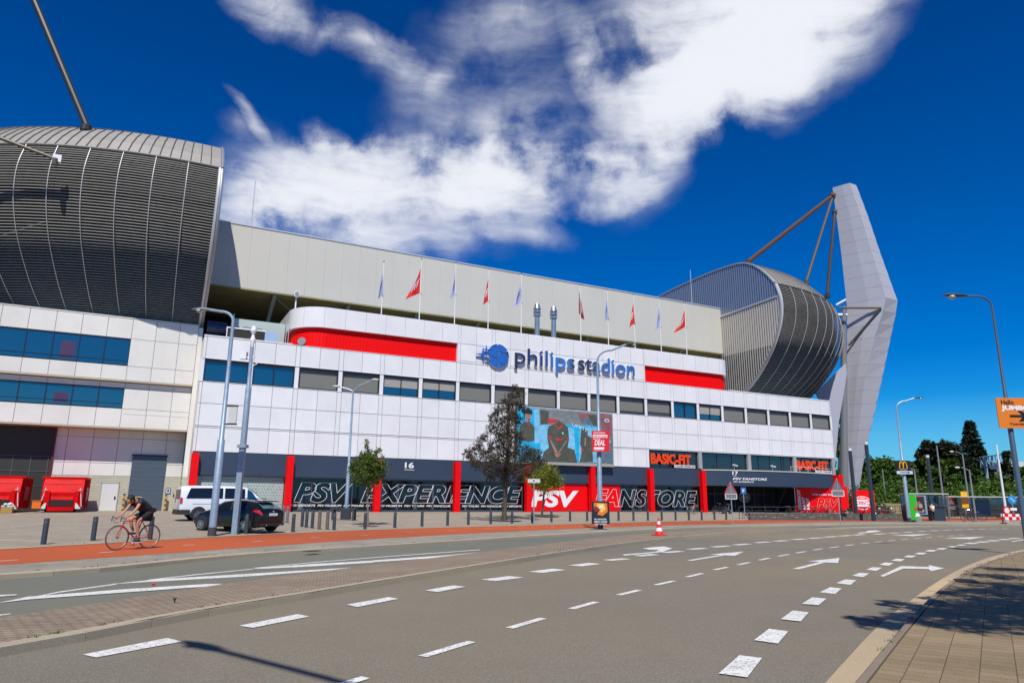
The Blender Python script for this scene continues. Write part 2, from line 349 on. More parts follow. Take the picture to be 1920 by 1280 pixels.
def skin_mesh(joints, edges, sub=2):
    """joints: list of (x,y,z,radius[,radius2]); returns verts, faces of the grown surface"""
    me = bpy.data.meshes.new('sk'); me.from_pydata([j[:3] for j in joints], edges, []); o = bpy.data.objects.new('sk', me); COL.objects.link(o)
    md = o.modifiers.new('s', 'SKIN'); md.use_smooth_shade = True
    if not me.skin_vertices: 
        b = bmesh.new(); b.from_mesh(me); b.verts.layers.skin.verify(); b.to_mesh(me); b.free()
    sv = me.skin_vertices[0].data
    for i, j in enumerate(joints):
        sv[i].radius = (j[3], j[4] if len(j) > 4 else j[3]); sv[i].use_root = (i == 0)
    if sub: 
        md2 = o.modifiers.new('u', 'SUBSURF'); md2.levels = sub
    dg = bpy.context.evaluated_depsgraph_get(); m2 = bpy.data.meshes.new_from_object(o.evaluated_get(dg))
    vs = [tuple(v.co) for v in m2.vertices]; fs = [tuple(p.vertices) for p in m2.polygons]
    bpy.data.objects.remove(o); bpy.data.meshes.remove(me); bpy.data.meshes.remove(m2)
    return vs, fs
# ------------------------------------------------------------------ ground
ZR = -.12                                     # level of the roads below the pavements
def interp(x, pts):
    if x <= pts[0][0]: return pts[0][1]
    for (a, b) in zip(pts, pts[1:]):
        if x <= b[0]: return a[1]+(b[1]-a[1])*(x-a[0])/(b[0]-a[0])
    return pts[-1][1]
def gline(px, z=0, left=None, right=None):
    p = [at(x, y, 2, z) for x, y in px]; p = [Vector((v.x, v.y, z)) for v in p]
    if left: d = (p[0]-p[1]).normalized(); p.insert(0, p[0]+d*left)
    if right: d = (p[-1]-p[-2]).normalized(); p.append(p[-1]+d*right)
    # round off the corners of the traced line
    for _ in range(2):
        q = [p[0]]
        for a, b in zip(p, p[1:]): q += [a*.75+b*.25, a*.25+b*.75]
        q.append(p[-1]); p = q
    return p
path_in = gline([(0,1030),(240,1016),(480,1002),(760,990.5),(980,985),(1150,980),(1336,975.5),(1500,973),(1640,971.5),(1780,971)], 0, 60, 60)
path_out = gline([(0,1058.5),(350,1034),(700,1009),(980,994.4),(1149,987.5),(1336,982),(1500,979),(1640,977),(1780,976)], 0, 60, 60)
kerb_far = gline([(0,1075),(182,1064),(313,1050),(426,1039.5),(561,1029.5),(700,1022),(860,1012),(1017,1002),(1149,994),(1246,990),(1340,986.3),(1500,983),(1640,981),(1780,980)], 0, 60, 60)
isl_up = gline([(0,1157),(235,1122),(420,1093),(667,1062),(860,1039),(1000,1022),(1149,1004),(1246,997),(1340,991),(1450,986.8)], 0, 40)
isl_lo = gline([(0,1210),(164,1182),(328,1150),(474,1126),(583,1109.5),(700,1089.5),(900,1058),(1100,1027),(1200,1014),(1313,1002),(1420,995),(1527,990),(1640,986.5),(1740,985),(1860,983)], 0, 40, 60)
PIN = sorted([(p.x, p.y) for p in path_in])
def ramp(x, y):
    """the plaza climbs half a metre from the cycle path to the foot of the stadium"""
    y0 = interp(x, PIN); y1 = max(60, y0+12) if x < 80 else y0+18
    t = (y-y0)/(y1-y0); return .5*max(0, min(1, t))
def GP(px, py, dz=0):
    p = at(px, py, 2, 0)
    for _ in range(60):
        q = at(px, py, 2, ramp(p.x, min(p.y, 400))); p = p*.6+q*.4
    return Vector((p.x, p.y, ramp(p.x, p.y)+dz))
def onray(px, dist):
    """ground point straight under photograph column px, dist metres from the camera"""
    d = ray(px, 930); d.z = 0; d.normalize(); p = d*dist; return Vector((p.x, p.y, ramp(p.x, p.y)))

ASPH = layered('asphalt', (.180,.158,.118), (.42,.38,.31), (.138,.125,.10), .95)
ASPHB = layered('asphalt_bus_lane', (.145,.148,.12), (.33,.33,.28), (.118,.122,.10), .95)
PAVE = paving('plaza_paving', (.37,.315,.245), (.32,.27,.205), (.2,.165,.125), .21, .105, radians(24), .5, .006, stain=.25)
ISL = paving('island_paving', (.34,.265,.19), (.27,.21,.15), (.13,.095,.065), .21, .105, radians(32), .5, .012, stain=.28)
SLAB = paving('slab_paving', (.30,.225,.13), (.25,.185,.105), (.13,.085,.045), .2, .3, radians(-28.4), .5, .006, stain=.35)
REDP = layered('red_asphalt', (.40,.085,.028), (.46,.14,.06), (.33,.07,.022), .9, bump=.15)
KERB = layered('kerb_concrete', (.37,.32,.24), (.47,.42,.33), (.27,.23,.17), .9, 1.2)
GUTTER = layered('gutter_concrete', (.43,.34,.225), (.52,.44,.32), (.33,.26,.17), .9, 1.2)
PAINT = mat('road_paint', (.76,.75,.70), .6, var=.22, vscale=4)
# worn road paint: flakes away in specks
def worn(m, amt):
    t, n, l, b = nodes_of(m); tcn = n.new('ShaderNodeTexCoord'); q = n.new('ShaderNodeTexNoise'); q.inputs['Scale'].default_value = 20; q.inputs['Detail'].default_value = 10; q.inputs['Roughness'].default_value = .85
    l.new(tcn.outputs['Object'], q.inputs['Vector']); r = n.new('ShaderNodeMapRange'); r.inputs['From Min'].default_value = amt; r.inputs['From Max'].default_value = amt+.03
    l.new(q.outputs['Fac'], r.inputs['Value']); l.new(r.outputs[0], b.inputs['Alpha'])
worn(PAINT, .425)
GRASS = mat('grass_green', (.075,.10,.022), .95, var=.5, vscale=.6)

g = MB(); g.add([(-3000,-3000,ZR-.02),(3000,-3000,ZR-.02),(3000,3000,ZR-.02),(-3000,3000,ZR-.02)], [(0,1,2,3)]); structure(g, 'ground', layered('far_ground', (.14,.135,.11), (.2,.2,.17), (.09,.11,.05)))
g = MB(); g.add([(-90,-60,ZR),(170,-60,ZR),(170,75,ZR),(-90,75,ZR)], [(0,1,2,3)]); structure(g, 'road', ASPH)

def ribbon(A, B, z, n=160):
    """strip between two lines, both walked by length"""
    def res(P):
        ls = [0]
        for a, b in zip(P, P[1:]): ls.append(ls[-1]+(b-a).length)
        o = []; j = 0
        for i in range(n+1):
            t = ls[-1]*i/n
            while j < len(P)-2 and ls[j+1] < t: j += 1
            u = (t-ls[j])/max(1e-6, ls[j+1]-ls[j]); o.append(P[j].lerp(P[j+1], min(1, u)))
        return o
    a, b = res(A), res(B); m = MB()
    m.grid([[(p.x, p.y, z) for p in a], [(p.x, p.y, z) for p in b]]); return m
def nearest_ribbon(A, B, z):
    """strip from every point of A to the nearest place on B"""
    rows = [[], []]
    for p in A:
        best = None
        for a, b in zip(B, B[1:]):
            d = b-a; t = max(0, min(1, (p-a).dot(d)/max(1e-9, d.dot(d)))); q = a+d*t; l = (q-p).length
            if best is None or l < best[0]: best = (l, q)
        rows[0].append((p.x, p.y, z)); rows[1].append((best[1].x, best[1].y, z))
    m = MB(); m.grid(rows); return m
def offset(P, d):
    o = []
    for i, p in enumerate(P):
        t = (P[min(i+1, len(P)-1)]-P[max(i-1, 0)]).normalized(); o.append(p+Vector((-t.y, t.x, 0))*d)
    return o
def kerb_mb(P, w, ztop, zbot, side=1, cut=1.0):
    """kerb stones along P, each a stone of its own length with a fine joint; P is the road-side edge"""
    m = MB(); Q = offset(P, w*side); ls = 0; gap = .006
    def walk(P, step):
        out_ = [P[0]]; acc = 0
        for a, b in zip(P, P[1:]):
            l = (b-a).length
            while acc+l >= step:
                t = (step-acc)/l; a = a.lerp(b, t); out_.append(a.copy()); l = (b-a).length; acc = 0
            acc += l
        return out_
    C = walk(P, cut); CQ = offset(C, w*side)
    for i in range(len(C)-1):
        a, b, c, d = C[i], C[i+1], CQ[i+1], CQ[i]; e = (b-a).normalized()*gap
        a = a+e; b = b-e; c = c-e; d = d+e; ch = .02
        ins = (d-a).normalized()*ch*1.2
        m.add([(a.x,a.y,zbot),(b.x,b.y,zbot),(c.x,c.y,zbot),(d.x,d.y,zbot),
               (a.x,a.y,ztop-ch),(b.x,b.y,ztop-ch),(c.x,c.y,ztop),(d.x,d.y,ztop),(a.x+ins.x,a.y+ins.y,ztop),(b.x+ins.x,b.y+ins.y,ztop)],
              [(0,1,5,4),(4,5,9,8),(8,9,6,7),(3,7,6,2),(1,2,6,9,5),(0,4,8,7,3)])
    return m
# bus lane surface, between the island and the far kerb
bus = nearest_ribbon(kerb_far, isl_up, ZR+.004); structure(bus, 'bus_lane', ASPHB)
# far pavement margin, cycle path, plaza
structure(kerb_mb(kerb_far, .22, .0, ZR-.01, 1, 1.0), 'far_kerb', KERB)
structure(nearest_ribbon(offset(kerb_far, .2), path_out, -.004), 'far_pavement', paving('margin_paving', (.34,.30,.24), (.29,.255,.20), (.17,.15,.12), .3, .3, radians(30), .5, .006))
structure(nearest_ribbon(path_out, path_in, .0), 'cycle_path', REDP)
m = MB(); rows = []
Xs = [-60+i*2.0 for i in range(116)]
for k in range(13):
    t = k/12; row = []
    for x in Xs:
        y0 = interp(x, PIN); y1 = max(60, y0+12) if x < 80 else y0+18; y = y0+(y1-y0)*t; row.append((x, y, .5*t+(.004 if k else -.002)))
    rows.append(row)
rows.append([(x, 150, .504) for x in Xs]); m.grid(rows); structure(m, 'plaza', PAVE)
# light concrete strip along the inner edge of the cycle path
structure(nearest_ribbon(path_in, offset(path_in, .45), .012), 'path_edging', KERB)
# island
isl_c = nearest_ribbon(isl_up, isl_lo, -.002)
structure(isl_c, 'traffic_island', ISL)
structure(kerb_mb(isl_lo, .16, .002, ZR-.01, 1, 1.0), 'island_kerb', KERB)
m = MB(); m.grid([[(p.x,p.y,ZR-.01) for p in isl_up],[(p.x,p.y,-.002) for p in isl_up]]); structure(m, 'island_edge', KERB)
# near right pavement with gutter band and kerb
kin = gline([(1598,1280),(1672,1193),(1728,1131),(1779,1088),(1826,1062),(1868,1046),(1905,1036.5),(1935,1030)], 0, 12, 70)
gut = gline([(1548,1280),(1649,1169),(1698,1133),(1741,1101),(1783,1075),(1826,1054.5),(1869,1040.5),(1907,1032),(1935,1027)], ZR, 12, 70)
m = nearest_ribbon(kin, gut, ZR+.008); structure(m, 'gutter', GUTTER)
structure(kerb_mb(kin, .10, .002, ZR-.01, -1, 1.0), 'near_kerb', layered('near_kerb_stone', (.25,.20,.15), (.3,.26,.2), (.16,.12,.09), .9, 1.2))
far = [Vector((p.x+30, p.y-45, 0)) for p in kin]
m = MB(); ki = offset(kin, -.12); m.grid([[(p.x,p.y,0) for p in ki],[(p.x,p.y,0) for p in far]]); structure(m, 'near_pavement', SLAB)
# grass embankment edge far right
m = MB(); m.add([(60,78,.51),(260,40,.51),(360,160,.51),(60,230,.51)], [(0,1,2,3)])
structure(m, 'verge', GRASS)

# ---- markings
mk = MB(); ZM = ZR+.009
ZN = [0]
def poly_px(pts, mb=mk, z=ZM):
    ZN[0] += 1; zz = z+(ZN[0] % 9)*.0011
    P = [at(x, y, 2, z) for x, y in pts]
    mb.add([(p.x, p.y, zz) for p in P], [tuple(range(len(P)))])
def q6(*pts): return [(1100+x/2.341, 960+y/2.341) for x, y in pts]
def q7(*pts): return [(x/2.743, 940+y/2.743) for x, y in pts]
poly_px(q7((425,785),(860,700),(935,718),(495,800))); poly_px(q7((1230,637),(1530,578),(1590,590),(1300,648)))
poly_px([(650,1133),(728,1119),(747,1122),(670,1137.5)]); poly_px([(797,1106.5),(850,1097),(873,1099.5),(820,1109.5)])
def dash(x0, y0, x1, y1, w, z=ZM):
    a = at(x0, y0, 2, z); b = at(x1, y1, 2, z); d = (b-a).normalized(); n = Vector((-d.y, d.x, 0))*w/2
    mk.add([tuple(a-n), tuple(b-n), tuple(b+n), tuple(a+n)], [(0,1,2,3)])
for (x0,y0,x1,y1) in [(915,1087,968,1080.5),(1004,1072,1048,1066.5),(1078,1060,1115,1055.5)]: dash(x0,y0,x1,y1,.42)
for (x0,y0,x1,y1) in [(90,210,175,203),(222,191,302,184),(338,176,416,170),(450,162,522,157),(553,152,622,147),(650,143,712,138),(743,133,802,129),(823,127,882,123),(903,120,958,116),(978,114.5,1030,111),(1043,109,1098,105),(1110,104,1160,100.5),(1172,100,1218,96.5),(1262,96,1310,93),(1330,91.5,1370,89.5),(1392,87.5,1430,85.7),(1452,84,1490,82.4),(1508,81,1545,79.6),(1562,78.6,1598,77.5),(1615,76.7,1650,75.8),(1668,75.2,1702,74.5),(1720,74,1752,73.5),(1770,73,1802,72.6),(1820,72.2,1850,71.8)]:
    (a, b), (c, d) = q6((x0,y0),(x1,y1)); dash(a,b,c,d,.36)
for (x0,y0,x1,y1) in [(792,1229.5,884,1201.5),(955,1176.5,1018,1158),(1071,1140.5,1118,1127.5),(640,1282,686,1268.5)]: dash(x0,y0,x1,y1,.13)
for (x0,y0,x1,y1) in [(140,362,232,340),(303,318,383,300),(440,283,508,267),(560,252,617,240),(665,230,713,219),(758,209,803,200),(842,192,887,184),(920,178,962,171),(996,165,1035,159),(1067,155,1105,150),(1137,146,1173,141),(1205,137,1240,134),(1264,131,1297,127.5),(1324,125,1355,122),(1382,120,1410,117.5),(1437,115.5,1465,113),(1490,111,1516,109),(1540,107,1565,105.2),(1590,103.5,1612,102),(1636,100.4,1658,99)]:
    (a, b), (c, d) = q6((x0,y0),(x1,y1)); dash(a,b,c,d,.13)
for Q in [((580,708),(670,628),(770,640),(705,725)),((735,562),(800,512),(885,523),(840,577)),((852,470),(905,432),(975,440),(940,480)),((945,403),(990,374),(1053,380),(1018,409)),((1024,350),(1068,328),(1120,333),(1090,357)),((1096,310),(1135,294),(1184,297),(1158,318)),((1165,278),(1198,265),(1240,268),(1215,284)),((1226,252),(1255,241),(1297,243),(1272,257)),((1284,230),(1310,220),(1347,223),(1325,235)),((1336,212),(1358,204),(1397,206),(1378,216)),((1390,196.5),(1412,189),(1448,191),(1428,199.5)),((1437,183),(1460,177),(1495,178.5),(1475,186)),((1482,171.5),(1505,165.5),(1542,167),(1520,173.5)),((1532,161),(1553,156),(1585,157.5),(1565,163)),((1577,152.5),(1598,148),(1630,149.5),(1608,154)),((1620,145),(1640,141),(1668,142),(1650,146.5))]:
    poly_px(q6(*Q))
for (x0,y0,x1,y1) in [(1672,137.5,1705,133.5),(1722,131.5,1752,128),(1770,126,1800,122.7),(1820,120.5,1848,117.5),(1866,115.5,1892,113)]:
    (a, b), (c, d) = q6((x0,y0),(x1,y1)); dash(a,b,c,d,.42)
def arrow(tail, tip, w=.16, hl=1.5, hw=.62, bend=None):
    """shaft and head along the ground from tail to tip, optionally through a bend"""
    T = [at(*p, 2, ZM) for p in ([tail]+([bend] if bend else [])+[tip])]; d = (T[-1]-T[-2]).normalized(); n = Vector((-d.y, d.x, 0)); base = T[-1]-d*hl
    pts = T[:-1]+[base+d*.02]
    for i in range(len(pts)-1):
        a, b = pts[i], pts[i+1]; e = (b-a).normalized(); k = Vector((-e.y, e.x, 0))*w/2
        mk.add([tuple(a-k), tuple(b-k), tuple(b+k), tuple(a+k)], [(0,1,2,3)])
    up3 = Vector((0,0,.002)); mk.add([tuple(base-n*hw+up3), tuple(T[-1]+up3), tuple(base+n*hw+up3)], [(0,1,2)])
Q6 = lambda x, y: q6((x, y))[0]
arrow(Q6(450,211), Q6(690,172), .17, 2.2, .42); arrow(Q6(917,248), Q6(1110,200), .17, 2.1, .42)
arrow(Q6(1385,102), Q6(1515,94.5), .2, 4, .6); arrow(Q6(1642,114), Q6(1752,106.5), .2, 4, .6)
poly_px(q6((158,185),(270,176),(305,172),(318,165),(275,163.5),(245,158),(310,151),(340,150),(377,158),(350,167),(335,174),(262,181),(165,190)))
poly_px(q6((1288,279),(1380,236),(1502,240),(1502,232),(1570,246),(1512,258),(1500,249),(1390,247),(1302,283)))
poly_px(q6((1190,90),(1235,85),(1225,81),(1270,79),(1295,83),(1260,88),(1195,93))); 
poly_px(q6((1862,127),(1920,119),(1930,121),(1870,129)))
# hatched run-in of the bus lane
poly_px(q7((0,520),(155,488),(155,503),(0,521))); poly_px(q7((130,492),(640,452),(1060,425),(1145,424),(1080,437),(640,468),(100,508)))
poly_px(q7((155,492),(300,462),(600,420),(600,425),(300,467),(165,494))); poly_px(q7((560,424),(800,399),(1300,369),(1830,337),(1750,348),(1300,382),(800,410)))
poly_px(q7((760,401),(1000,374),(1300,345),(1300,348),(1000,378),(780,403))); poly_px(q7((1290,345),(1600,321),(1920,303),(1920,313),(1600,333),(1340,345)))
poly_px([(700,1050),(830,1041),(830,1044.5),(700,1053.5)])
poly_px([(828,1041.5),(1000,1025),(1100,1013.5),(1178,1006.5),(1180,1008),(1100,1015),(1000,1027),(828,1044)])
poly_px(q7((1300,342),(1600,313),(1920,287),(1920,290),(1600,316),(1310,345))); poly_px([(700,1044.6),(900,1030),(900,1031),(700,1045.7)])
poly_px(q7((-20,482),(88,478),(84,483),(-20,491))); poly_px(q7((-20,581),(52,574),(58,577),(-20,587)))
mk_o = structure(mk, 'road_markings', PAINT)
mk = MB()
for (x, y) in [(16,1050),(200,1034.5),(353,1021),(483,1014),(591,1007),(684,1002.5),(770,996.8),(846,994.5),(914,991.3),(977,989),(1036,987),(1090,985.3),(1142,983.6),(1190,982.3),(1235,981),(1277,980),(1316,979),(1390,977.5),(1460,976.3)]:
    a = at(x, y, 2, .008); i = min(range(len(path_in)), key=lambda j: (path_in[j]-a).length); d = (path_in[min(i+1, len(path_in)-1)]-path_in[i-1]).normalized()
    n = Vector((-d.y, d.x, 0))*.045; mk.add([tuple(a-d*.24-n), tuple(a+d*.24-n), tuple(a+d*.24+n), tuple(a-d*.24+n)], [(0,1,2,3)])
structure(mk, 'cycle_path_markings', PAINT)
# parking bay lines on the plaza
mk = MB()
for (a, b) in [((0,1003),(110,997)),((20,988),(90,982)),((0,1013),(75,1016)),((330,998),(372,996))]:
    A_ = GP(*a, .016); B_ = GP(*b, .016); d = (B_-A_).normalized(); n = Vector((-d.y, d.x, 0))*.05; mk.add([A_-n, B_-n, B_+n, A_+n], [(0,1,2,3)])
structure(mk, 'parking_lines', PAINT)
# ------------------------------------------------------------------ stadium front block
YW = 60.0; X0 = 3.33; BAY = 3.705
main = thing('stadium_building', 'long white panelled stadium front with red bays, blue lettering and navy shop band', 'stadium', (0, 0, 0))
def panels(mb, xs, zs, y, gap=.022, d=.05):
    for a, b in zip(xs, xs[1:]):
        for c, e in zip(zs, zs[1:]): mb.box(a+gap, b-gap, y, y+d, c+gap, e-gap)
def joints(x0, x1, first=X0, bay=BAY):
    """vertical joints: one mid-bay, a close pair at every window pier"""
    s = {round(x0, 3), round(x1, 3)}; k = 0
    while first+k*bay < x1+.5:
        for q in (first+k*bay-.19, first+k*bay+.19, first+(k+.5)*bay):
            if x0+.12 < q < x1-.12: s.add(round(q, 3))
        k += 1
    return sorted(s)
XE = 77.45
W_ = MB()
panels(W_, joints(X0, 48.0), [5.1, 6.98, 7.14, 8.88, 10.64], YW)
panels(W_, joints(48.0, XE), [7.0, 8.88, 10.64], YW)
panels(W_, joints(X0, XE), [12.5, 14.34], YW)
panels(W_, joints(25.46, 47.76), [14.34, 14.5, 16.18, 18.0], YW)
for k in range(21):                       # white piers between windows
    c = X0+k*BAY; W_.box(c-.17, c+.17, YW+.01, YW+.3, 10.64, 12.5)
for z in (7.14, 10.64, 12.5, 14.34): W_.box(X0-.03, XE, YW-.035, YW, z-.012, z+.012)
W_.build('wall', WHITE, main)
B_ = MB()
B_.box(X0+.02, 47.98, YW+.052, YW+5, 5.12, 10.63).box(47.98, XE-.02, YW+.052, YW+5, 7.02, 10.63).box(X0+.02, XE-.02, YW+.42, YW+5, 10.64, 12.49).box(X0+.02, XE-.02, YW+.052, YW+8, 12.5, 14.30).box(25.46, 47.7, YW+.052, YW+3, 14.31, 17.97)
B_.box(X0+.02, XE-.02, YW+7, YW+7.3, .5, 14.3)
B_.build('backing_wall', JOINT, main)
# left return of the block
R_ = MB()
for a, b in zip([YW, YW+1.5, YW+3.4], [YW+1.5, YW+3.4]):
    for c, e in zip([.5, 3.2, 5.1, 6.98, 8.88, 10.64, 12.5, 14.34], [3.2, 5.1, 6.98, 8.88, 10.64, 12.5, 14.34]): R_.box(X0-.03, X0+.02, a+.015, b-.015, c+.015, e-.015)
R_.build('side_wall', CREAM, main)
# parapet coping
C_ = MB().box(X0-.05, 10.2, YW-.03, YW+.35, 14.34, 14.42).box(60.2, XE+.03, YW-.03, YW+.35, 14.34, 14.42); C_.build('coping', WHITEP, main)

# windows of the upper floor
blinds = [0,0,1,1,.55,.5,1,1,1,1,1,.82,.75,.15,.6,1,1,1,1,1]
for k in range(20):
    a = X0+k*BAY+.17; b = a+BAY-.34; c, e = 10.66, 12.48; f = MB()
    f.box(a, a+.09, YW+.06, YW+.24, c, e).box(b-.09, b, YW+.06, YW+.24, c, e).box(a+.09, b-.09, YW+.06, YW+.24, c, c+.09).box(a+.09, b-.09, YW+.06, YW+.24, e-.22, e)
    if blinds[k] < .7: f.box((a+b)/2-.035, (a+b)/2+.035, YW+.08, YW+.22, c+.09, e-.22)
    fo = f.build('window', DARK, main)
    p = MB().box(a+.09, b-.09, YW+.20, YW+.215, c+.09, e-.22); p.build('pane', GLASSB if blinds[k] < .7 else glass('blind_glass', (.2,.2,.19), .0, .9, gl=(.5,.5,.5), tr_=(.95,.95,.93)), fo)
    if blinds[k] >= .3:
        h = (e-.22-c-.09)*blinds[k]; q = MB().box(a+.1, b-.1, YW+.16 if blinds[k] < .7 else YW+.24, YW+.17 if blinds[k] < .7 else YW+.26, e-.22-h, e-.23); q.build('blind', BLIND, fo)

# upper volume with its rounded ends
def plan_path(off=0, half='left'):
    """plan line of the rounded front, off metres inside the outer face"""
    pts = []
    if half == 'left':
        c = (13.2, 63.0); r = 3.0-off; pts.append((c[0]-r, 68)); pts.append((c[0]-r, 65.5))
        for i in range(17): a = pi+(pi/2)*i/16; pts.append((c[0]+r*cos(a), c[1]+r*sin(a)))
        pts.append((25.46, YW+off))
    else:
        c = (58.9, 62.2); r = 2.2-off; pts.append((47.76, YW+off))
        for i in range(17): a = -pi/2+(pi/2)*i/16; pts.append((c[0]+r*cos(a), c[1]+r*sin(a)))
        pts.append((c[0]+r, 65.5)); pts.append((c[0]+r, 68))
    return pts
def walk2(P, step):
    o = [Vector((*P[0], 0))]; acc = 0; P = [Vector((*p, 0)) for p in P]
    for a, b in zip(P, P[1:]):
        l = (b-a).length
        while acc+l >= step: t = (step-acc)/l; a = a.lerp(b, t); o.append(a.copy()); l = (b-a).length; acc = 0
        acc += l
    o.append(P[-1]); return o
for half in ('left', 'right'):
    m = MB(); P = plan_path(0, half); Q = plan_path(.30, half); n = len(P)
    for z0, z1 in ((16.18, 18.0),):
        rows = [[(*P[i], z0) for i in range(n)], [(*P[i], z1) for i in range(n)], [(*Q[i], z1) for i in range(n)], [(*Q[i], z0) for i in range(n)], [(*P[i], z0) for i in range(n)]]
        m.grid(rows)
    j = m; m.mi = 1; pts = walk2(P if half == 'right' else P, 1.85)
    for p in pts[1:-1]: j.box(p.x-.012, p.x+.012, p.y-.006, p.y+.03, 16.2, 17.98)
    m.build('curved_band', [WHITE, JOINT], main)
    # red ribbed cladding of the recess
    m = MB(); Q = walk2(plan_path(.28, half), .15); R2 = walk2(plan_path(.305, half), .15)
    A = [(p.x, p.y) for p in Q]; n = min(len(Q), len(R2)); line = []
    for i in range(n-1):
        q = (Q if (i//1) % 2 == 0 else R2)
        line += [(q[i].x, q[i].y), (q[min(i+1, len(q)-1)].x, q[min(i+1, len(q)-1)].y)]
    m.grid([[(x, y, 14.36) for x, y in line], [(x, y, 16.2) for x, y in line]]); m.build('red_cladding', REDMATTE, main, fixn=False)
    x = 25.46 if half == 'left' else 47.76
    MB().box(x-.03, x+.03, YW+.0, YW+.36, 14.36, 16.18).build('reveal', WHITE, main)
roof = MB(); P = plan_path(.4, 'left')+plan_path(.4, 'right'); roof.slab([(x, y, 17.9) for x, y in P], (0,0,1), .2)
roof.box(X0+.1, XE-.1, YW+.4, YW+18, 14.0, 14.1); ro = roof.build('roof', mat('roofing', (.16,.16,.16), .9), main)
# flues on the roof
for px, in ((1007,), (1038,)):
    p = at(px, 625, 1, 61.6); x = p.x; z0 = 17.9; zt = at(px, 570 if px == 1007 else 575, 1, 61.6).z
    c = MB(); r = .27
    c.lathe([(r, z0), (r, zt-1.35), (r*1.45, zt-1.3), (r*1.5, zt-1.12), (r*.9, zt-1.1), (r*.9, zt-.95), (r*1.5, zt-.93), (r*1.5, zt-.8), (r*1.15, zt-.75), (r*1.15, zt-.62), (r*1.5, zt-.6), (r*1.48, zt-.5), (r*.85, zt)], (x, 61.6, 0), 18)
    c.lathe([(r*1.05, zt-2.2), (r*1.06, zt-2.15)], (x, 61.6, 0), 18)
    c.build('flue', mat('flue_steel', (.5,.52,.54), .35, metal=.8, var=.2), ro, smooth=True)

# ---- navy band, red pillars
band = MB()
xs = [X0+.02]+[X0+7.43*k for k in range(1, 7)]+[47.86+1.85, 47.86+3.7, 47.86+5.5, 55.3]
xs = sorted(set(round(x, 2) for x in xs))
for a, b in zip(xs, xs[1:]): band.box(a+.006, b-.006, YW+.03, YW+.3, 3.3, 5.095)
band.box(X0+.02, 55.3, YW+.06, YW+.5, 3.22, 3.3)
bo = band.build('navy_band', NAVY, main)
def lettering(s, org, w, h, parent, m=WHITEL, ux=(1,0,0), uz=(0,0,1), name='lettering', **k):
    b = MB(); text_on(b, s, org, ux, uz, w, h, **k); return b.build(name, m, parent, fixn=False)
lettering('16', (20.65, YW+.02, 4.28), .85, .52, bo, depth=.03, bold=.03, name='house_number')
MB().box(20.62, 21.55, YW+.0, YW+.02, 4.12, 4.16).build('number_underline', WHITEL, bo)
PX = [3.55, 10.72, 18.15, 25.6, 33.03, 40.42, 47.86, 55.12]
for x in PX: MB().box(x-.27, x+.27, YW-.5, YW+.02, .46, 4.94).build('pillar', RED, main)
MB().box(77.05, 77.9, YW-.6, YW+.5, .46, 5.0).build('pillar', RED, main)

# ---- ground floor: glass bricks, shop windows, red walls
gb = brickwall('glass_brick', (.34,.42,.38), (.26,.33,.30), (.52,.56,.52), .24, .24, .022)
gb.node_tree.nodes['Principled BSDF'].inputs['Roughness'].default_value = .15
MB().box(3.82, 10.45, YW+.35, YW+.5, .5, 3.25).build('glass_brick_wall', gb, main)
sill = MB().box(3.3, 55.2, YW-.02, YW+.6, .42, .56); sill.build('plinth', mat('dark_plinth', (.06,.065,.07), .7), main)
INT = mat('shop_wall', (.17,.17,.18), .8)
inn = MB(); inn.box(10.7, 55.2, YW+5.6, YW+5.7, .5, 3.3).box(10.7, 55.2, YW+.6, YW+5.6, .5, .53).box(10.7, 55.2, YW+.5, YW+5.6, 3.24, 3.3); inn.build('shop_interior', INT, main)
for i, (a, b) in enumerate([(10.99, 17.88), (18.42, 25.33), (25.87, 32.76), (44.2, 47.59), (48.13, 54.85)]):
    f = MB(); n = max(2, round((b-a)/1.72)); w = (b-a)/n; y = YW+.4
    f.box(a, b, y-.05, y+.08, .56, .66).box(a, b, y-.05, y+.08, 3.14, 3.24)
    for k in range(n+1):
        x = a+k*w; x = min(max(x, a+.035), b-.035); f.box(x-.035, x+.035, y-.06, y+.09, .66, 3.14)
    if i in (1, 3):
        for k in (1, 2) if i == 1 else (0, 1):
            x = a+(k+.0)*w; f.box(x+.0, x+w, y-.09, y+.06, 2.8, 2.9); f.box(x+.05, x+.16, y-.09, y+.06, .6, 2.8); f.box(x+w-.16, x+w-.05, y-.09, y+.06, .6, 2.8)
    fo = f.build('shop_window', mat('shop_frame', (.06,.075,.10), .45), main)
    MB().box(a+.03, b-.03, y+.0, y+.015, .66, 3.14).build('pane', SHOPG, fo)
# things inside the shop seen through the panes
rnd = random.Random(5)
st = MB()
for i in range(70):
    x = rnd.uniform(11.5, 54); 
    if 33.2 < x < 44: continue
    y = YW+rnd.uniform(1.2, 4.2); w = rnd.uniform(.3, .9); h = rnd.choice([.9, 1.1, 1.5, 2.1]); st.mi = rnd.randrange(4); st.box(x, x+w, y, y+.4, .53, .53+h)
for x in (27.0, 29.6): st.mi = 3; st.box(x, x+1.6, YW+1.0, YW+1.8, 1.15, 1.22); st.mi = 0; st.box(x+.1, x+.2, YW+1.2, YW+1.3, .53, 1.15)
st.build('shop_fittings', [mat('fitting_white', (.55,.56,.56), .6), mat('fitting_blue', (.05,.13,.22), .6), mat('fitting_red', (.5,.03,.03), .6), mat('fitting_grey', (.2,.2,.2), .6)], main)
MB().box(33.3, 40.15, YW+.2, YW+.4, .5, 3.3).build('red_wall', RED, main)
MB().box(40.69, 44.17, YW+.2, YW+.4, .5, 3.24).build('red_wall', RED, main)
bb = MB(); text_on(bb, 'PSV', (33.55, YW+.19, .95), (1,0,0), (0,0,1), 5.5, 1.62, depth=.02, bold=.045, shear=.2); bb.build('lettering', WHITEL, main, fixn=False)
GY = YW+.32
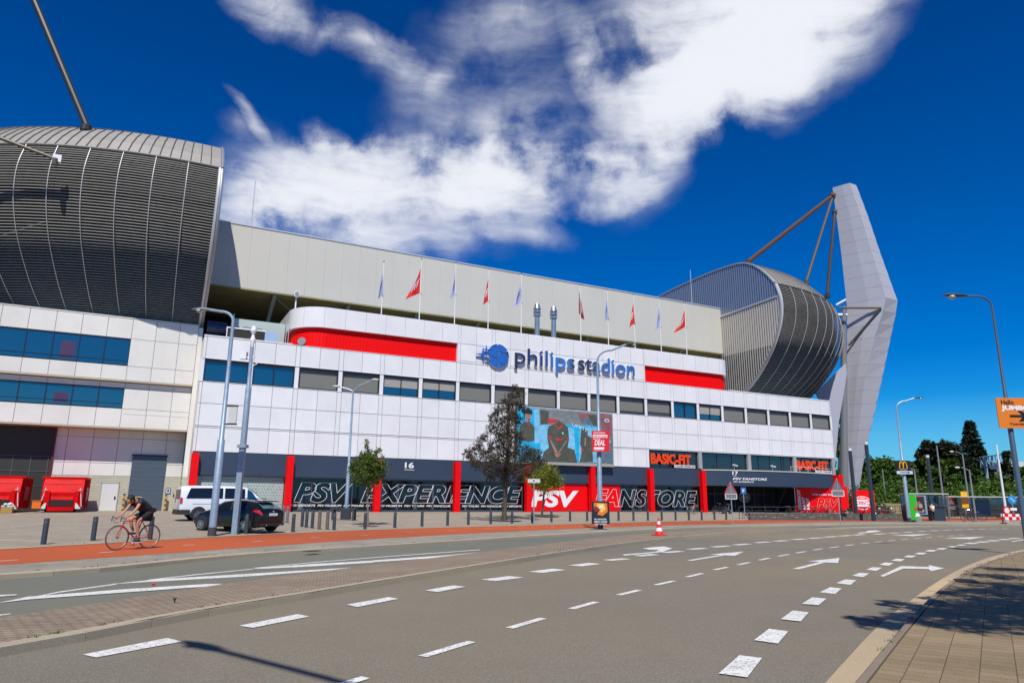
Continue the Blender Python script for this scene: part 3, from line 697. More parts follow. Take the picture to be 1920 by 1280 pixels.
bb = MB()
OW = .008
for s, a, b in [('PSV', 11.3, 16.2), ('EXPERIENCE', 16.9, 32.7)]:
    text_on(bb, s, (a, GY, 1.23), (1,0,0), (0,0,1), b-a, 1.68, depth=.02, outline=OW, bold=.05, shear=.28, spacing=1.02)
bb.build('outline_lettering', WHITEL, main, fixn=False)
bb = MB(); text_on(bb, 'FAN', (40.9, YW+.15, 1.0), (1,0,0), (0,0,1), 5.4, 1.78, depth=.02, outline=OW, bold=.05, shear=.28)
text_on(bb, 'STORE', (46.1, GY, 1.0), (1,0,0), (0,0,1), 8.6, 1.78, depth=.02, outline=OW, bold=.05, shear=.28); bb.build('outline_lettering', WHITEL, main, fixn=False)
small = 'PSV ESPORTS  PSV MUSEUM  PSV TOURS  PSV FANCLUB  '
for i, (a, b) in enumerate([(11.1, 17.8), (18.5, 25.3), (25.95, 32.7)]): 
    bb = MB(); sft = i*11; s = (small+small)[sft:sft+38].strip(); text_on(bb, s, (a, GY, .93), (1,0,0), (0,0,1), b-a-.05, .17, depth=.01, bold=.03, shear=.2); bb.build('small_lettering', WHITEL, main, fixn=False)

# ---- fitness club strip above, entrance with bowed canopy
GX = [47.95, 49.7, 51.45, 53.2, 54.95, 55.5, 57.9, 60.2, 62.5, 64.4, 66.3, 68.2, 70.2, 71.8, 73.5, 75.2, 76.9]
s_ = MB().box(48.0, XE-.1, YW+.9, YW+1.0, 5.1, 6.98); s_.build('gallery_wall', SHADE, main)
f = MB()
for x in GX: f.box(x-.03, x+.03, YW+.28, YW+.4, 5.1, 6.98)
f.box(48.0, XE, YW+.28, YW+.4, 6.9, 6.98).box(48, 55.2, YW+.02, YW+.4, 5.1, 5.2)
fo = f.build('gallery_window', DARK, main); MB().box(48.05, XE-.1, YW+.33, YW+.345, 5.2, 6.9).build('pane', glass('gallery_glass', (.012,.016,.022), .03, .3), fo)
for x in (55.2, 62.7, 70.3, 77.2): MB().box(x-.25, x+.25, YW+.03, YW+.29, 5.0, 7.0).build('column', mat('grey_column', (.33,.34,.34), .6), main)
ORG = mat('orange_lettering', (.82,.065,.004), .5)
for (x, w) in ((48.25, 5.6), (70.6, 5.6)):
    bb = MB(); text_on(bb, 'BASIC-FIT', (x, YW+.16, 5.52 if x < 60 else 5.5), (1,0,0), (0,0,1), w, 1.12, depth=.1, bold=.045, ext=.05); lo = bb.build('club_lettering', ORG, main, fixn=False)
    MB().box(x+3.2, x+6.15, YW+.06, YW+.1, 5.2, 5.5).build('label_plate', WHITEP, lo)
    bb = MB(); text_on(bb, 'LADIES PREMIUM', (x+3.3, YW+.055, 5.28), (1,0,0), (0,0,1), 2.75, .16, depth=.006, bold=.03); bb.build('plate_lettering', BLACK, lo, fixn=False)
def bow(x, d=2.1): t = (x-55.4)/(76.9-55.4); return YW-.02-d*sin(pi*min(1, max(0, t)))**.75
xs = [55.4+21.5*i/40 for i in range(41)]
cn = MB(); cn.grid([[(x, bow(x), 3.35) for x in xs], [(x, bow(x), 5.0) for x in xs]]); cn.grid([[(x, bow(x), 3.35) for x in xs], [(x, YW+.3, 3.35) for x in xs]]); co = cn.build('canopy', NAVY, main)
cn = MB(); cn.grid([[(x, bow(x)-.06, 5.0) for x in xs], [(x, bow(x)-.06, 5.12) for x in xs], [(x, YW+.3, 5.13) for x in xs], [(x, YW+.3, 5.0) for x in xs], [(x, bow(x)-.06, 5.0) for x in xs]]); cn.build('canopy_edge', mat('canopy_trim', (.5,.49,.42), .6), co)
def on_canopy(s, x0, z, w, h, **k):
    bb = MB(); text_on(bb, s, (x0, 0, z), (1,0,0), (0,0,1), w, h, **k); bb.v = [(v[0], bow(v[0])-.02+v[1]*0, v[2]) for v in bb.v]; bb.build('lettering', WHITEL, co, fixn=False)
on_canopy('17', 58.65, 4.55, .72, .42, bold=.03); on_canopy('PSV FANSTORE', 58.65, 4.0, 4.5, .26, bold=.03, shear=.2); on_canopy('PSV EXPERIENCE', 58.7, 3.74, 2.6, .13, bold=.03, shear=.2)
u = MB().box(58.65, 59.5, bow(59)-.04, bow(59)-.02, 4.43, 4.47); u.build('number_underline', WHITEL, co)
# security cameras / flood brackets on the canopy
for x in (58.9, 64.0):
    c = MB(); c.tube([(x, bow(x)-.05, 5.1), (x, bow(x)-.05, 5.5)], .04); c.obox((x, bow(x)-.2, 5.6), (.32, 0, -.06), (0, .09, 0), (.02, 0, .08)); c.build('canopy_lamp', STEELW, co)
rl = MB()
for z in (5.7,): rl.tube([(x, bow(x)+.2, z) for x in xs[22:]], .03)
for x in xs[22::3]: rl.tube([(x, bow(x)+.2, 5.1), (x, bow(x)+.2, 5.7)], .025)
rl.build('canopy_railing', STEELW, co)
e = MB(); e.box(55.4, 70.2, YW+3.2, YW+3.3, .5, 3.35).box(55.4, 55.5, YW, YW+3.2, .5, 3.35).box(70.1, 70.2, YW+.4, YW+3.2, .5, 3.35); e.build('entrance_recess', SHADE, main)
e = MB()
for x in [56.5+1.6*i for i in range(9)]: e.box(x-.04, x+.04, YW+2.9, YW+3.0, .5, 3.2)
e.box(56.4, 69.4, YW+2.9, YW+3.0, 2.5, 2.58); e.build('entrance_doors', mat('door_frame', (.07,.07,.075), .4), main)
# round club crest behind the doors: oval ring with stripes
cr = MB(); cr.mi = 0
cx, cz, yy = 64.4, 2.15, YW+2.82
def ell(rx, rz, y, n=32): return [(cx+rx*cos(2*pi*i/n), cz+rz*sin(2*pi*i/n)) for i in range(n)]
cr.prism([(a, b) for a, b in ell(.95, .62, 0)], 1, yy, yy+.03); cr.mi = 1; cr.prism(ell(.8, .5, 0), 1, yy-.02, yy)
cr.mi = 0; cr.prism(ell(.62, .38, 0), 1, yy-.04, yy-.02); cr.mi = 1
for k in (-1, 1): cr.box(cx-.5, cx+.5, yy-.05, yy-.04, cz+k*.2-.04, cz+k*.2+.04)
cr.build('crest', [mat('crest_grey', (.3,.3,.29), .6), mat('crest_dark', (.06,.05,.05), .6)], main)
# flared red pillar side at the entrance
MB().slab([(55.4, YW-.5, .46), (56.5, YW+.9, .46), (55.7, YW+.9, 3.4), (55.4, YW-.5, 3.4)], (0,-1,0), .15).build('pillar', RED, main)
# red block with the motto
rb = MB(); rb.slab([(70.0, YW+.1, .46), (71.6, YW-.75, .46), (71.6, YW-.75, 3.34), (70.0, YW+.1, 3.34)], (-.45,-.9,0), .2); rb.box(71.6, 77.1, YW-.75, YW+.1, .46, 3.33); rbo = rb.build('red_wall', RED, main)
ch = Vector((1.6, -.85, 0)).normalized()
for i, s in enumerate(['EENDRACHT', 'MAAKT', 'MACHT']):
    o = Vector((70.0, YW+.1, 0))+ch*(.55+i*.5); bb = MB()
    text_on(bb, s, o+Vector((-.03, -.06, .75)), (0,0,1), -ch, [2.4, 1.5, 1.4][i], .38, depth=.02, bold=.04, shear=.25); bb.build('lettering', WHITEL, rbo, fixn=False)
bb = MB(); text_on(bb, 'PSV', (72.4, YW-.78, .95), (1,0,0), (0,0,1), 4.2, 1.15, depth=.02, outline=.012, bold=.05, shear=.28); bb.build('outline_lettering', mat('pink_lettering', (.85,.35,.3), .6), rbo, fixn=False)
lettering('STEUN EN TRADITIE', (71.9, YW-.77, 2.45), 4.9, .2, rbo, bold=.03)

# ---- wall sign: ball with star and blue words standing off the wall
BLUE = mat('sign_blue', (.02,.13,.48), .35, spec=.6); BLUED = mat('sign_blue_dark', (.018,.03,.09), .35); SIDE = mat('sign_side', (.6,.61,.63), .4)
sign = thing('wall_sign', 'blue football logo and philips stadion lettering on white wall', 'sign', (0, 0, 0))
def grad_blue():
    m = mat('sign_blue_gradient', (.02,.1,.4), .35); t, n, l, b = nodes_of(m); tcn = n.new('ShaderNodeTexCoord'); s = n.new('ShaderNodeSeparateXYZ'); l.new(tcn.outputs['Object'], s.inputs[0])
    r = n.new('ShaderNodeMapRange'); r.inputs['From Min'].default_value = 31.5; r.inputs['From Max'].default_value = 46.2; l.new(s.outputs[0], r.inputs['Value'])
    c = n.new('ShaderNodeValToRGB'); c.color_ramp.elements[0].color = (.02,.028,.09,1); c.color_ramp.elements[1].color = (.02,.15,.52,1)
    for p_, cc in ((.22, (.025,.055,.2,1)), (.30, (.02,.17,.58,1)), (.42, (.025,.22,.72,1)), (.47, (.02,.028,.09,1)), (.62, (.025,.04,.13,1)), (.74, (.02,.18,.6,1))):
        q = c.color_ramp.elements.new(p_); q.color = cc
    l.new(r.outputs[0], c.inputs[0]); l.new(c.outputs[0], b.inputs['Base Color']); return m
SY = YW-.20
for s, x0, w, z0, h in (('philips', 31.5, 7.0, 13.9+.35, 2.16), ('stadion', 38.95, 7.25, 14.78, 1.62)):
    bb = MB(); text_on(bb, s, (x0, YW-.03, z0), (1,0,0), (0,0,1), w, h, depth=.15, bold=.0, ext=.1); bb.build('lettering_side', SIDE, sign, fixn=False)
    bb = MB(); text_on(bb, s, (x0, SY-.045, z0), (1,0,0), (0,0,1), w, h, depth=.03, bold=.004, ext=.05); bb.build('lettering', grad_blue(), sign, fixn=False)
bc = at(934, 667, 1, SY); BR = 1.16
hexr = BR*.575
def clip_circle(P, r, n=48):
    """keep the part of polygon P inside a circle"""
    for i in range(n):
        a = 2*pi*i/n; nx, nz = cos(a), sin(a); o = []
        for k in range(len(P)):
            p, q = P[k], P[(k+1) % len(P)]; dp = p[0]*nx+p[1]*nz-r; dq = q[0]*nx+q[1]*nz-r
            if dp <= 0: o.append(p)
            if dp*dq < 0: t = dp/(dp-dq); o.append((p[0]+(q[0]-p[0])*t, p[1]+(q[1]-p[1])*t))
        P = o
        if len(P) < 3: return []
    return P
cells = MB(); cells2 = MB(); sides = MB()
for (hx, hz) in [(-.42,.32),(.45,.82),(.45,-.18),(-.42,-.68),(-.42,1.32),(.45,-1.18),(1.32,.32),(1.32,-.68)]:
    P = [(hx*BR+hexr*.945*cos(pi/3*k), hz*BR+hexr*.945*sin(pi/3*k)) for k in range(6)]; P = clip_circle(P, BR*1.02)
    if len(P) < 3: continue
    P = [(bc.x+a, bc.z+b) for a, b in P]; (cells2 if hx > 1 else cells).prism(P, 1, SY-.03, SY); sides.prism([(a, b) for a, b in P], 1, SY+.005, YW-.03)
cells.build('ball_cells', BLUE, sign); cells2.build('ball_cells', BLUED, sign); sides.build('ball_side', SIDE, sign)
star = MB()
def starp(c, R, r, n=4, sx=1.0): return [(c[0]+(R if i % 2 == 0 else r)*cos(pi/2+pi*i/n)*sx, c[1]+(R if i % 2 == 0 else r)*sin(pi/2+pi*i/n)) for i in range(2*n)]
s1 = at(903, 664, 1, SY); s2 = at(912, 655, 1, SY); s3 = at(914, 674, 1, SY)
star.prism(starp((s1.x+.15, s1.z), .62, .13, 4, 1.25), 1, YW-.3, YW-.12); star.prism(starp((s2.x, s2.z), .42, .08), 1, YW-.28, YW-.12); star.prism(starp((s3.x, s3.z), .3, .06), 1, YW-.28, YW-.12)
star.build('star', BLUE, sign)

# ---- big video screen hung on the wall
def S8(x, y, Y=59.45): p = at(860+x*.1875, 700+y*.1875, 1, Y); return (p.x, p.z)
scr = thing('video_screen', 'large screen showing football players in dark shirts on cyan', 'screen', (0, 0, 0))
XA, XB, ZA, ZB = 31.65, 42.95, 5.30, 10.45
MB().box(XA-.05, XB+.05, 59.5, 59.97, ZA-.3, ZA).build('screen_ledge', mat('screen_ledge', (.36,.35,.31), .6), scr)
so_ = MB().box(XA, XB, 59.5, 59.97, ZA, ZB).build('screen_case', mat('screen_case', (.10,.10,.09), .5), scr)
def scol(n_, c): return mat(n_, c, .4, spec=.5, emit=.10, var=.38, vscale=1.6)
CY = scol('screen_cyan', (.02,.42,.72)); CY2 = scol('screen_pale_cyan', (.20,.52,.74)); KH = scol('screen_khaki', (.085,.09,.065)); GR = scol('screen_grey', (.20,.22,.22)); SR = scol('screen_red', (.62,.03,.03)); SK = scol('screen_skin', (.36,.20,.15)); SW = scol('screen_white', (.6,.65,.66)); SB = scol('screen_slate', (.11,.17,.22)); HB = scol('screen_hair', (.03,.03,.025)); PK = scol('screen_pink', (.28,.10,.11))
pic = MB(); PM = [CY, CY2, KH, GR, SR, SK, SW, SB, HB, PK]; lay = [0]
def P8(mi, *pts):
    lay[0] += 1; y = 59.497-lay[0]*.0015; q = [S8(*p) for p in pts]; q = [(min(max(a, XA+.02), XB-.02), min(max(b, ZA+.02), ZB-.02)) for a, b in q]
    pic.mi = mi; pic.add([(a, y, b) for a, b in q], [tuple(range(len(q)))])
P8(3, (400,300),(1600,400),(1600,900),(400,880)); P8(0, (400,320),(805,355),(825,900),(400,880)); P8(1, (760,360),(805,360),(830,700),(760,690))
P8(1, (820,510),(1400,525),(1400,890),(820,890)); P8(0, (1050,505),(1400,530),(1210,560),(1070,530)); P8(0, (1150,520),(1215,525),(1205,890),(1180,890)); P8(0, (900,850),(1120,845),(1120,880),(900,875))
P8(2, (815,365),(905,375),(895,500),(825,510)); P8(9, (1195,395),(1390,410),(1385,520),(1230,490)); P8(7, (1240,440),(1360,450),(1350,520),(1250,500)); P8(2, (1290,410),(1400,420),(1395,530),(1350,520)); P8(4, (895,450),(1010,460),(960,490),(895,490)); P8(9, (1420,400),(1530,415),(1535,640),(1430,560))
P8(7, (1400,640),(1538,650),(1541,893),(1400,880))
# left player
P8(2, (615,520),(660,480),(715,478),(760,540),(760,670),(700,680),(600,660)); P8(5, (665,400),(725,400),(725,450),(700,478),(672,450)); P8(8, (645,365),(700,345),(740,375),(735,410),(665,400),(660,460),(650,420)); P8(4, (660,480),(685,480),(705,510),(720,482),(712,512),(690,512))
P8(8, (690,455),(712,452),(705,470))
# middle player with clasped hands
P8(2, (890,560),(905,525),(960,505),(1000,470),(1060,505),(1095,540),(1105,650),(1090,740),(1160,760),(1185,890),(830,890),(850,780),(905,740),(888,640)); P8(4, (955,505),(970,505),(1000,545),(1040,505),(1052,510),(1005,558)); P8(4, (887,625),(930,628),(930,645),(890,642)); P8(4, (1080,640),(1103,642),(1103,658),(1080,655)); P8(4, (965,645),(1045,648),(1030,672),(975,668))
P8(5, (905,650),(915,650),(990,780),(975,820)); P8(5, (1080,665),(1090,668),(1000,800),(978,815)); P8(5, (955,800),(1030,800),(1000,835),(975,835)); P8(6, (1030,590),(1045,585),(1052,600),(1040,608))
# right player
P8(2, (1225,560),(1260,545),(1290,570),(1290,620),(1330,640),(1345,880),(1210,880),(1235,760),(1215,700)); P8(4, (1222,755),(1250,755),(1250,772),(1225,772)); P8(5, (1262,640),(1275,640),(1270,720),(1258,720))
P8(6, (1455,465),(1475,450),(1500,455),(1508,475),(1490,490),(1462,485)); P8(7, (1465,468),(1480,460),(1497,465),(1495,478),(1475,480))
pic.build('picture', PM, so_)
bb = MB(); a = S8(1130, 470); text_on(bb, 'UNITE', (a[0], 59.42, a[1]-.55), (1,0,-.28), (.28,0,1), 1.9, .34, depth=.004); a = S8(1485, 700); text_on(bb, 'Up', (a[0], 59.42, a[1]), (1,0,0), (0,0,1), .5, .45, depth=.004); bb.build('screen_lettering', SW, so_, fixn=False)

# ---- small round plates on the facade
dm = MB(); p = at(556, 641, 1, 62.0)
dm.tube([(11.35, 61.5, 14.85), (11.1, 61.0, 14.95)], [.36, .36], 20); dish = dm.build('vent_disc', mat('vent_disc', (.2,.2,.21), .5), main)
mstb = thing('roof_beacon', 'white roof dish mast left of the flags', 'antenna', (0, 0, 0)); p = at(554, 575, 1, 62.5)
MB().tube([(p.x, 62.5, 17.5), (p.x, 62.5, p.z+1.0)], .07).build('pole', WHITEP, mstb)
q = MB(); zc = at(554, 552, 1, 62.5).z; q.tube([(p.x, 62.4, zc), (p.x, 62.2, zc)], [.28, .28], 18); q.mi = 1; q.tube([(p.x, 62.19, zc), (p.x, 62.17, zc)], [.2, .2], 18); q.build('dish', [WHITEP, mat('dish_face', (.3,.3,.3), .4)], mstb)

# ---- plant on the low roof at the left
pl_ = thing('roof_plant', 'rooftop cooling plant behind a pale glass screen beside the curved stand', 'cooling plant', (0, 0, 0))
MB().box(5.6, 10.1, 64.0, 64.08, 14.3, 17.0).build('screen_panel', mat('pale_green_glass', (.46,.53,.49), .2), pl_)
MB().box(5.52, 5.6, 62.4, 64.08, 14.3, 17.0).build('screen_panel', mat('blue_side', (.07,.13,.25), .3), pl_)
q = MB().box(5.15, 8.1, 62.0, 63.2, 14.3, 15.62); q.build('cooling_unit', mat('unit_dark', (.022,.02,.012), .7), pl_)
q = MB().box(5.05, 8.2, 61.95, 63.25, 15.62, 15.72).box(5.05, 5.12, 61.95, 62.02, 14.3, 15.62); q.build('unit_frame', WHITEP, pl_)
for x in (5.75, 6.65, 7.6): MB().tube([(x-.32, 62.1, 15.72), (x-.25, 62.1, 15.86), (x+.25, 62.1, 15.86), (x+.32, 62.1, 15.72)], .03).build('fan_ring', BLACK, pl_)
MB().box(8.15, 9.2, 61.9, 62.6, 14.3, 15.6).build('unit_box', mat('pale_blue_box', (.33,.46,.66), .5), pl_)
MB().tube([(3.6, 63.8, 15.9), (5.2, 63.8, 15.9)], .55, 20).build('duct', mat('duct', (.05,.06,.12), .35, metal=.4), pl_)
for x in (10.0, 10.2): MB().tube([(x-.05, 62.2, 14.3), (x-.05, 62.2, 16.6)], .03).build('post', STEELW, pl_)
# ------------------------------------------------------------------ high stand fascia
YF = 68.0; XL, XR = 3.05, 67.6
std = thing('main_stand', 'long beige metal fascia of the stand roof above the white front', 'stadium stand', (0, 0, 0))
f = MB(); n = 36
for i in range(n):
    a = XL+.3+(XR-XL-.3)*i/n; b = XL+.3+(XR-XL-.3)*(i+1)/n; f.box(a+.004, b-.004, YF, YF+.5, 21.0, 27.22)
f.build('fascia', FASC, std)
MB().box(XL+.3, XR, YF-.06, YF+.7, 27.22, 27.34).build('coping', STEELW, std)
MB().box(XL, XR, YF+.02, YF+16, 20.88, 20.99).build('soffit', OLIVE, std)
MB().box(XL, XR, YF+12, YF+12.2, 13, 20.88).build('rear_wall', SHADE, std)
MB().box(XL, XR, YF+.5, YF+40, 26.9, 27.0).build('roof', ROOFM, std)
for i in range(9):
    x = 9.6+7.3*i; MB().bar((x, YF+.5, 20.95), (x-.4, YF+6.5, 15.0), .34, .3).build('strut', mat('strut_grey', (.30,.31,.29), .6), std)
    MB().tube([(x, YF+.9, 20.8), (x+6.8, YF+5, 17.5)], .05, 6).build('brace', mat('strut_grey'), std)
q = MB().tube([(XL+3.0, YF+1.5, 27.3), (XL+3.0, YF+1.5, 31.0)], .06); 
for px, top, bot in ((471, 338, 422), (1297, 507, 560)):
    a = at(px, bot, 1, YF+.6); b = at(px+1, top, 1, YF+.6); t = thing('lightning_rod', 'thin rod on the stand roof %s' % ('above the shadowed end of the fascia' if px < 900 else 'in front of the ribbed stand end'), 'rod', (0,0,0))
    MB().tube([(a.x, YF+.6, 27.2), (a.x, YF+.6, b.z)], [.05, .035]).build('rod', STEELW, t)

# ------------------------------------------------------------------ curved corner stands
def smooth_line(P, n):
    """Catmull-Rom through P, resampled to n+1 points of equal step"""
    P = [Vector((*p, 0)) for p in P]; Q = []
    for i in range(len(P)-1):
        a = P[max(i-1, 0)]; b = P[i]; c = P[i+1]; d = P[min(i+2, len(P)-1)]
        for k in range(12):
            t = k/12; Q.append(.5*((2*b)+(-a+c)*t+(2*a-5*b+4*c-d)*t*t+(-a+3*b-3*c+d)*t**3))
    Q.append(P[-1]); ls = [0]
    for a, b in zip(Q, Q[1:]): ls.append(ls[-1]+(b-a).length)
    o = []; j = 0
    for i in range(n+1):
        s = ls[-1]*i/n
        while j < len(Q)-2 and ls[j+1] < s: j += 1
        o.append(Q[j].lerp(Q[j+1], min(1, (s-ls[j])/max(1e-9, ls[j+1]-ls[j]))))
    return [(p.x, p.y) for p in o]
PR_ROOF = [(96,29.5),(88,31.2),(80,32.3),(71.2,32.8),(65.5,32.7),(62.6,32.1),(60.2,30.3),(58.6,28.35)]
PR_LOUV = [(58.5,28.2),(58.0,26.6),(57.9,25.2),(58.2,23.3),(59.2,21.0),(60.8,18.8),(62.4,17.1),(64.6,15.4),(68.5,13.4)]
CX_, CY_ = 68.6, 87.9
def corner(mirror, label):
    MX = (lambda x: 2*35.325-x) if mirror else (lambda x: x)
    t = thing('corner_stand', label, 'stadium stand', (0, 0, 0))
    def P(s, Y, z, dr=0):
        """s metres along the bulge, Y the depth it has at the end wall; dr pushes outward"""
        R = CY_-Y+dr
        if s < 1.0: return (MX(XR+s), CY_-R, z)
        ph = (s-1.0)/30.0
        return (MX(CX_+R*sin(ph)), CY_-R*cos(ph), z)
    S = [0, .5, 1.0]+[1.0+i*1.15 for i in range(1, 47)]
    # seamed roof
    RP = smooth_line(PR_ROOF, 26); r = MB(); seam = MB(); w = .78; k = 0; s = 0
    while s < 52:
        e = s+w; rows = [[P(s+.012, y, z) for (y, z) in RP], [P(e-.012, y, z) for (y, z) in RP]]; r.grid(rows, mirror)
        pts = [P(e, y-.03, z+.05) for (y, z) in RP]; seam.tube(pts, .035, 4, cap=False); s = e
    r.build('roof', ROOFM, t, fixn=False); seam.build('roof_seams', mat('seam_dark', (.10,.095,.09), .6), t)
    # roof edge gutter above the louvres
    ed = MB(); ed.tube([P(s, 58.52, 28.3) for s in S], .10, 6); ed.build('eaves_gutter', mat('gutter_metal', (.22,.21,.2), .5), t)
    # louvre blades
    NB = 86; LP = smooth_line(PR_LOUV, NB); lv = MB()
    def smax(k):   # the lowest blades stop short where the screen rises round the corner
        u = k/NB
        return 52 if u < .55 else 52-(u-.55)/.45*26
    for k in range(1, NB):
        y, z = LP[k]; ty = LP[k+1][0]-LP[k-1][0]; tz = LP[k+1][1]-LP[k-1][1]; l = hypot(ty, tz); ty /= l; tz /= l
        ny, nz = tz, -ty                      # outward (towards smaller Y)
        if ny > 0: ny, nz = -ny, -nz
        # thin blade lying nearly level, 11 cm deep, 3 cm thick
        a = (y+ny*.035, z+nz*.035-.01); b = (y-ny*.03, z-nz*.03+.01)
        SS = [s for s in S if s <= smax(k)]
        th = .048
        c1 = [P(s, a[0], a[1]) for s in SS]; c2 = [P(s, a[0], a[1]+th) for s in SS]; c3 = [P(s, b[0], b[1]+th) for s in SS]; c4 = [P(s, b[0], b[1]) for s in SS]
        lv.grid([c1, c2, c3, c4, c1], mirror)
    lv.build('louvre_screen', LOUV, t, fixn=False)
    rb = MB(); s = 0.06; j = 0
    rbs = []
    while s < 50:
        kk = NB
        while kk > 40 and smax(kk) < s: kk -= 1
        q = MB(); q.tube([P(s, y-.1, z) for (y, z) in LP[:kk+1:3]], .03 if s > .1 else .12, 6); q.build('rib', mat('rib_metal', (.62,.62,.60), .4, metal=.2), t, smooth=True); s += 2.4
    # dim inner skin and stair behind the louvres
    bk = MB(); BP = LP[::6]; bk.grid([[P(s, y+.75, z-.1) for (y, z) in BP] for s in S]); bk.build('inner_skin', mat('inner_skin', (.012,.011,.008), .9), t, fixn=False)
    stp = MB()
    for i in range(26):
        s = 8+i*1.1; z = 24-i*.42
        stp.bar(P(s, 59.3+max(0, (21-z))*.8, z), P(s+1.05, 59.3+max(0, (21-z))*.8, z-.4), .07, .07)
    stp.build('stair_rail', mat('stair_rail', (.5,.5,.48), .6), t)
    rs = MB()
    for i in range(7):
        s = 17+i*1.6; z = 20.5-i*.45; rs.bar(P(s, 60.3+max(0,(21-z))*.8, z), P(s+1.5, 60.3+max(0,(21-z))*.8, z-.3), .2, 1.1)
    rs.build('seat_row', mat('seat_red', (.25,.02,.02), .6), t)
    # end wall, corrugated
    full = RP+LP; ys = [y for y, z in full]
    def zhi(y): 
        for (a, b) in zip(RP, RP[1:]):
            if b[0] <= y <= a[0]: return b[1]+(a[1]-b[1])*(y-b[0])/max(1e-6, a[0]-b[0])
        for (a, b) in zip(LP, LP[1:]):
            if a[1] > 25.2 and b[0] <= y <= a[0]: return b[1]+(a[1]-b[1])*(y-b[0])/max(1e-6, a[0]-b[0])
        return 28.3
    def zlo(y):
        for (a, b) in zip(LP, LP[1:]):
            if b[1] < 25.2 and a[0] <= y <= b[0]: return a[1]+(b[1]-a[1])*(y-a[0])/max(1e-6, b[0]-a[0])
        return 13.0 if y > 60 else 25.2
    y = 57.95; up_ = MB(); lo_ = MB(); gap_ = MB(); st_ = .19; j = 0
    while y < 94:
        y2 = min(y+st_, 94); x_ = XR-(.2 if j % 2 else 0)
        zs = 26.35 if y > 60 else 26.35
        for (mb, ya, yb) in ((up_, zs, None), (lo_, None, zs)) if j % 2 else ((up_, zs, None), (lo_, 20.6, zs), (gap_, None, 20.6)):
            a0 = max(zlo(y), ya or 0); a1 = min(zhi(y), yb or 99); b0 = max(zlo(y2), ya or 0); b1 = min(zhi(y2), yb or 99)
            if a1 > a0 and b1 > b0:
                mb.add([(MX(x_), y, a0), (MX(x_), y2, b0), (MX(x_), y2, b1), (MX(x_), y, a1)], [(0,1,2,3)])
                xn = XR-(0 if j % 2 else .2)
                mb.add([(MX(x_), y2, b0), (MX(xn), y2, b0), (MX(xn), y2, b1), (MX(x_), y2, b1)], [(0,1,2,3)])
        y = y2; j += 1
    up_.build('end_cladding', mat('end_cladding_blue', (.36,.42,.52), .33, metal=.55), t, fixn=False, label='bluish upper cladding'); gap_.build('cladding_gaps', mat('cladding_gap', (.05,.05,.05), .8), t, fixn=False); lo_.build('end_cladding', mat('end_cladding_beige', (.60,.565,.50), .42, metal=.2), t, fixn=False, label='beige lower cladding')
    tr = MB(); tr.tube([(MX(XR-.15), y, z) for (y, z) in RP], .13, 8); tr.tube([(MX(XR-.15), y, z) for (y, z) in LP[::3]], .13, 8); tr.build('end_trim', mat('trim_metal', (.4,.41,.42), .4, metal=.5), t, smooth=True)
    MB().bar((MX(XR-.2), 68, 26.1), (MX(XR-.2), 58.3, 26.5), .16, .16).build('end_ledge', STEELW, t)
    return t, P
cs_r, PRr = corner(False, 'curved corner stand at the right with ribbed end wall and louvred bulge')
cs_l, PRl = corner(True, 'curved louvred corner stand at the left over the office wing')

# ------------------------------------------------------------------ roof masts
MASTM = mat('mast_cladding', (.47,.47,.51), .45, var=.05, vscale=.3, metal=.1)
def plane_pt(x, y, B, nrm):
    d = ray(x, y); nrm = Vector(nrm); t = (Vector(B)-CAM).dot(nrm)/d.dot(nrm); return CAM+d*t
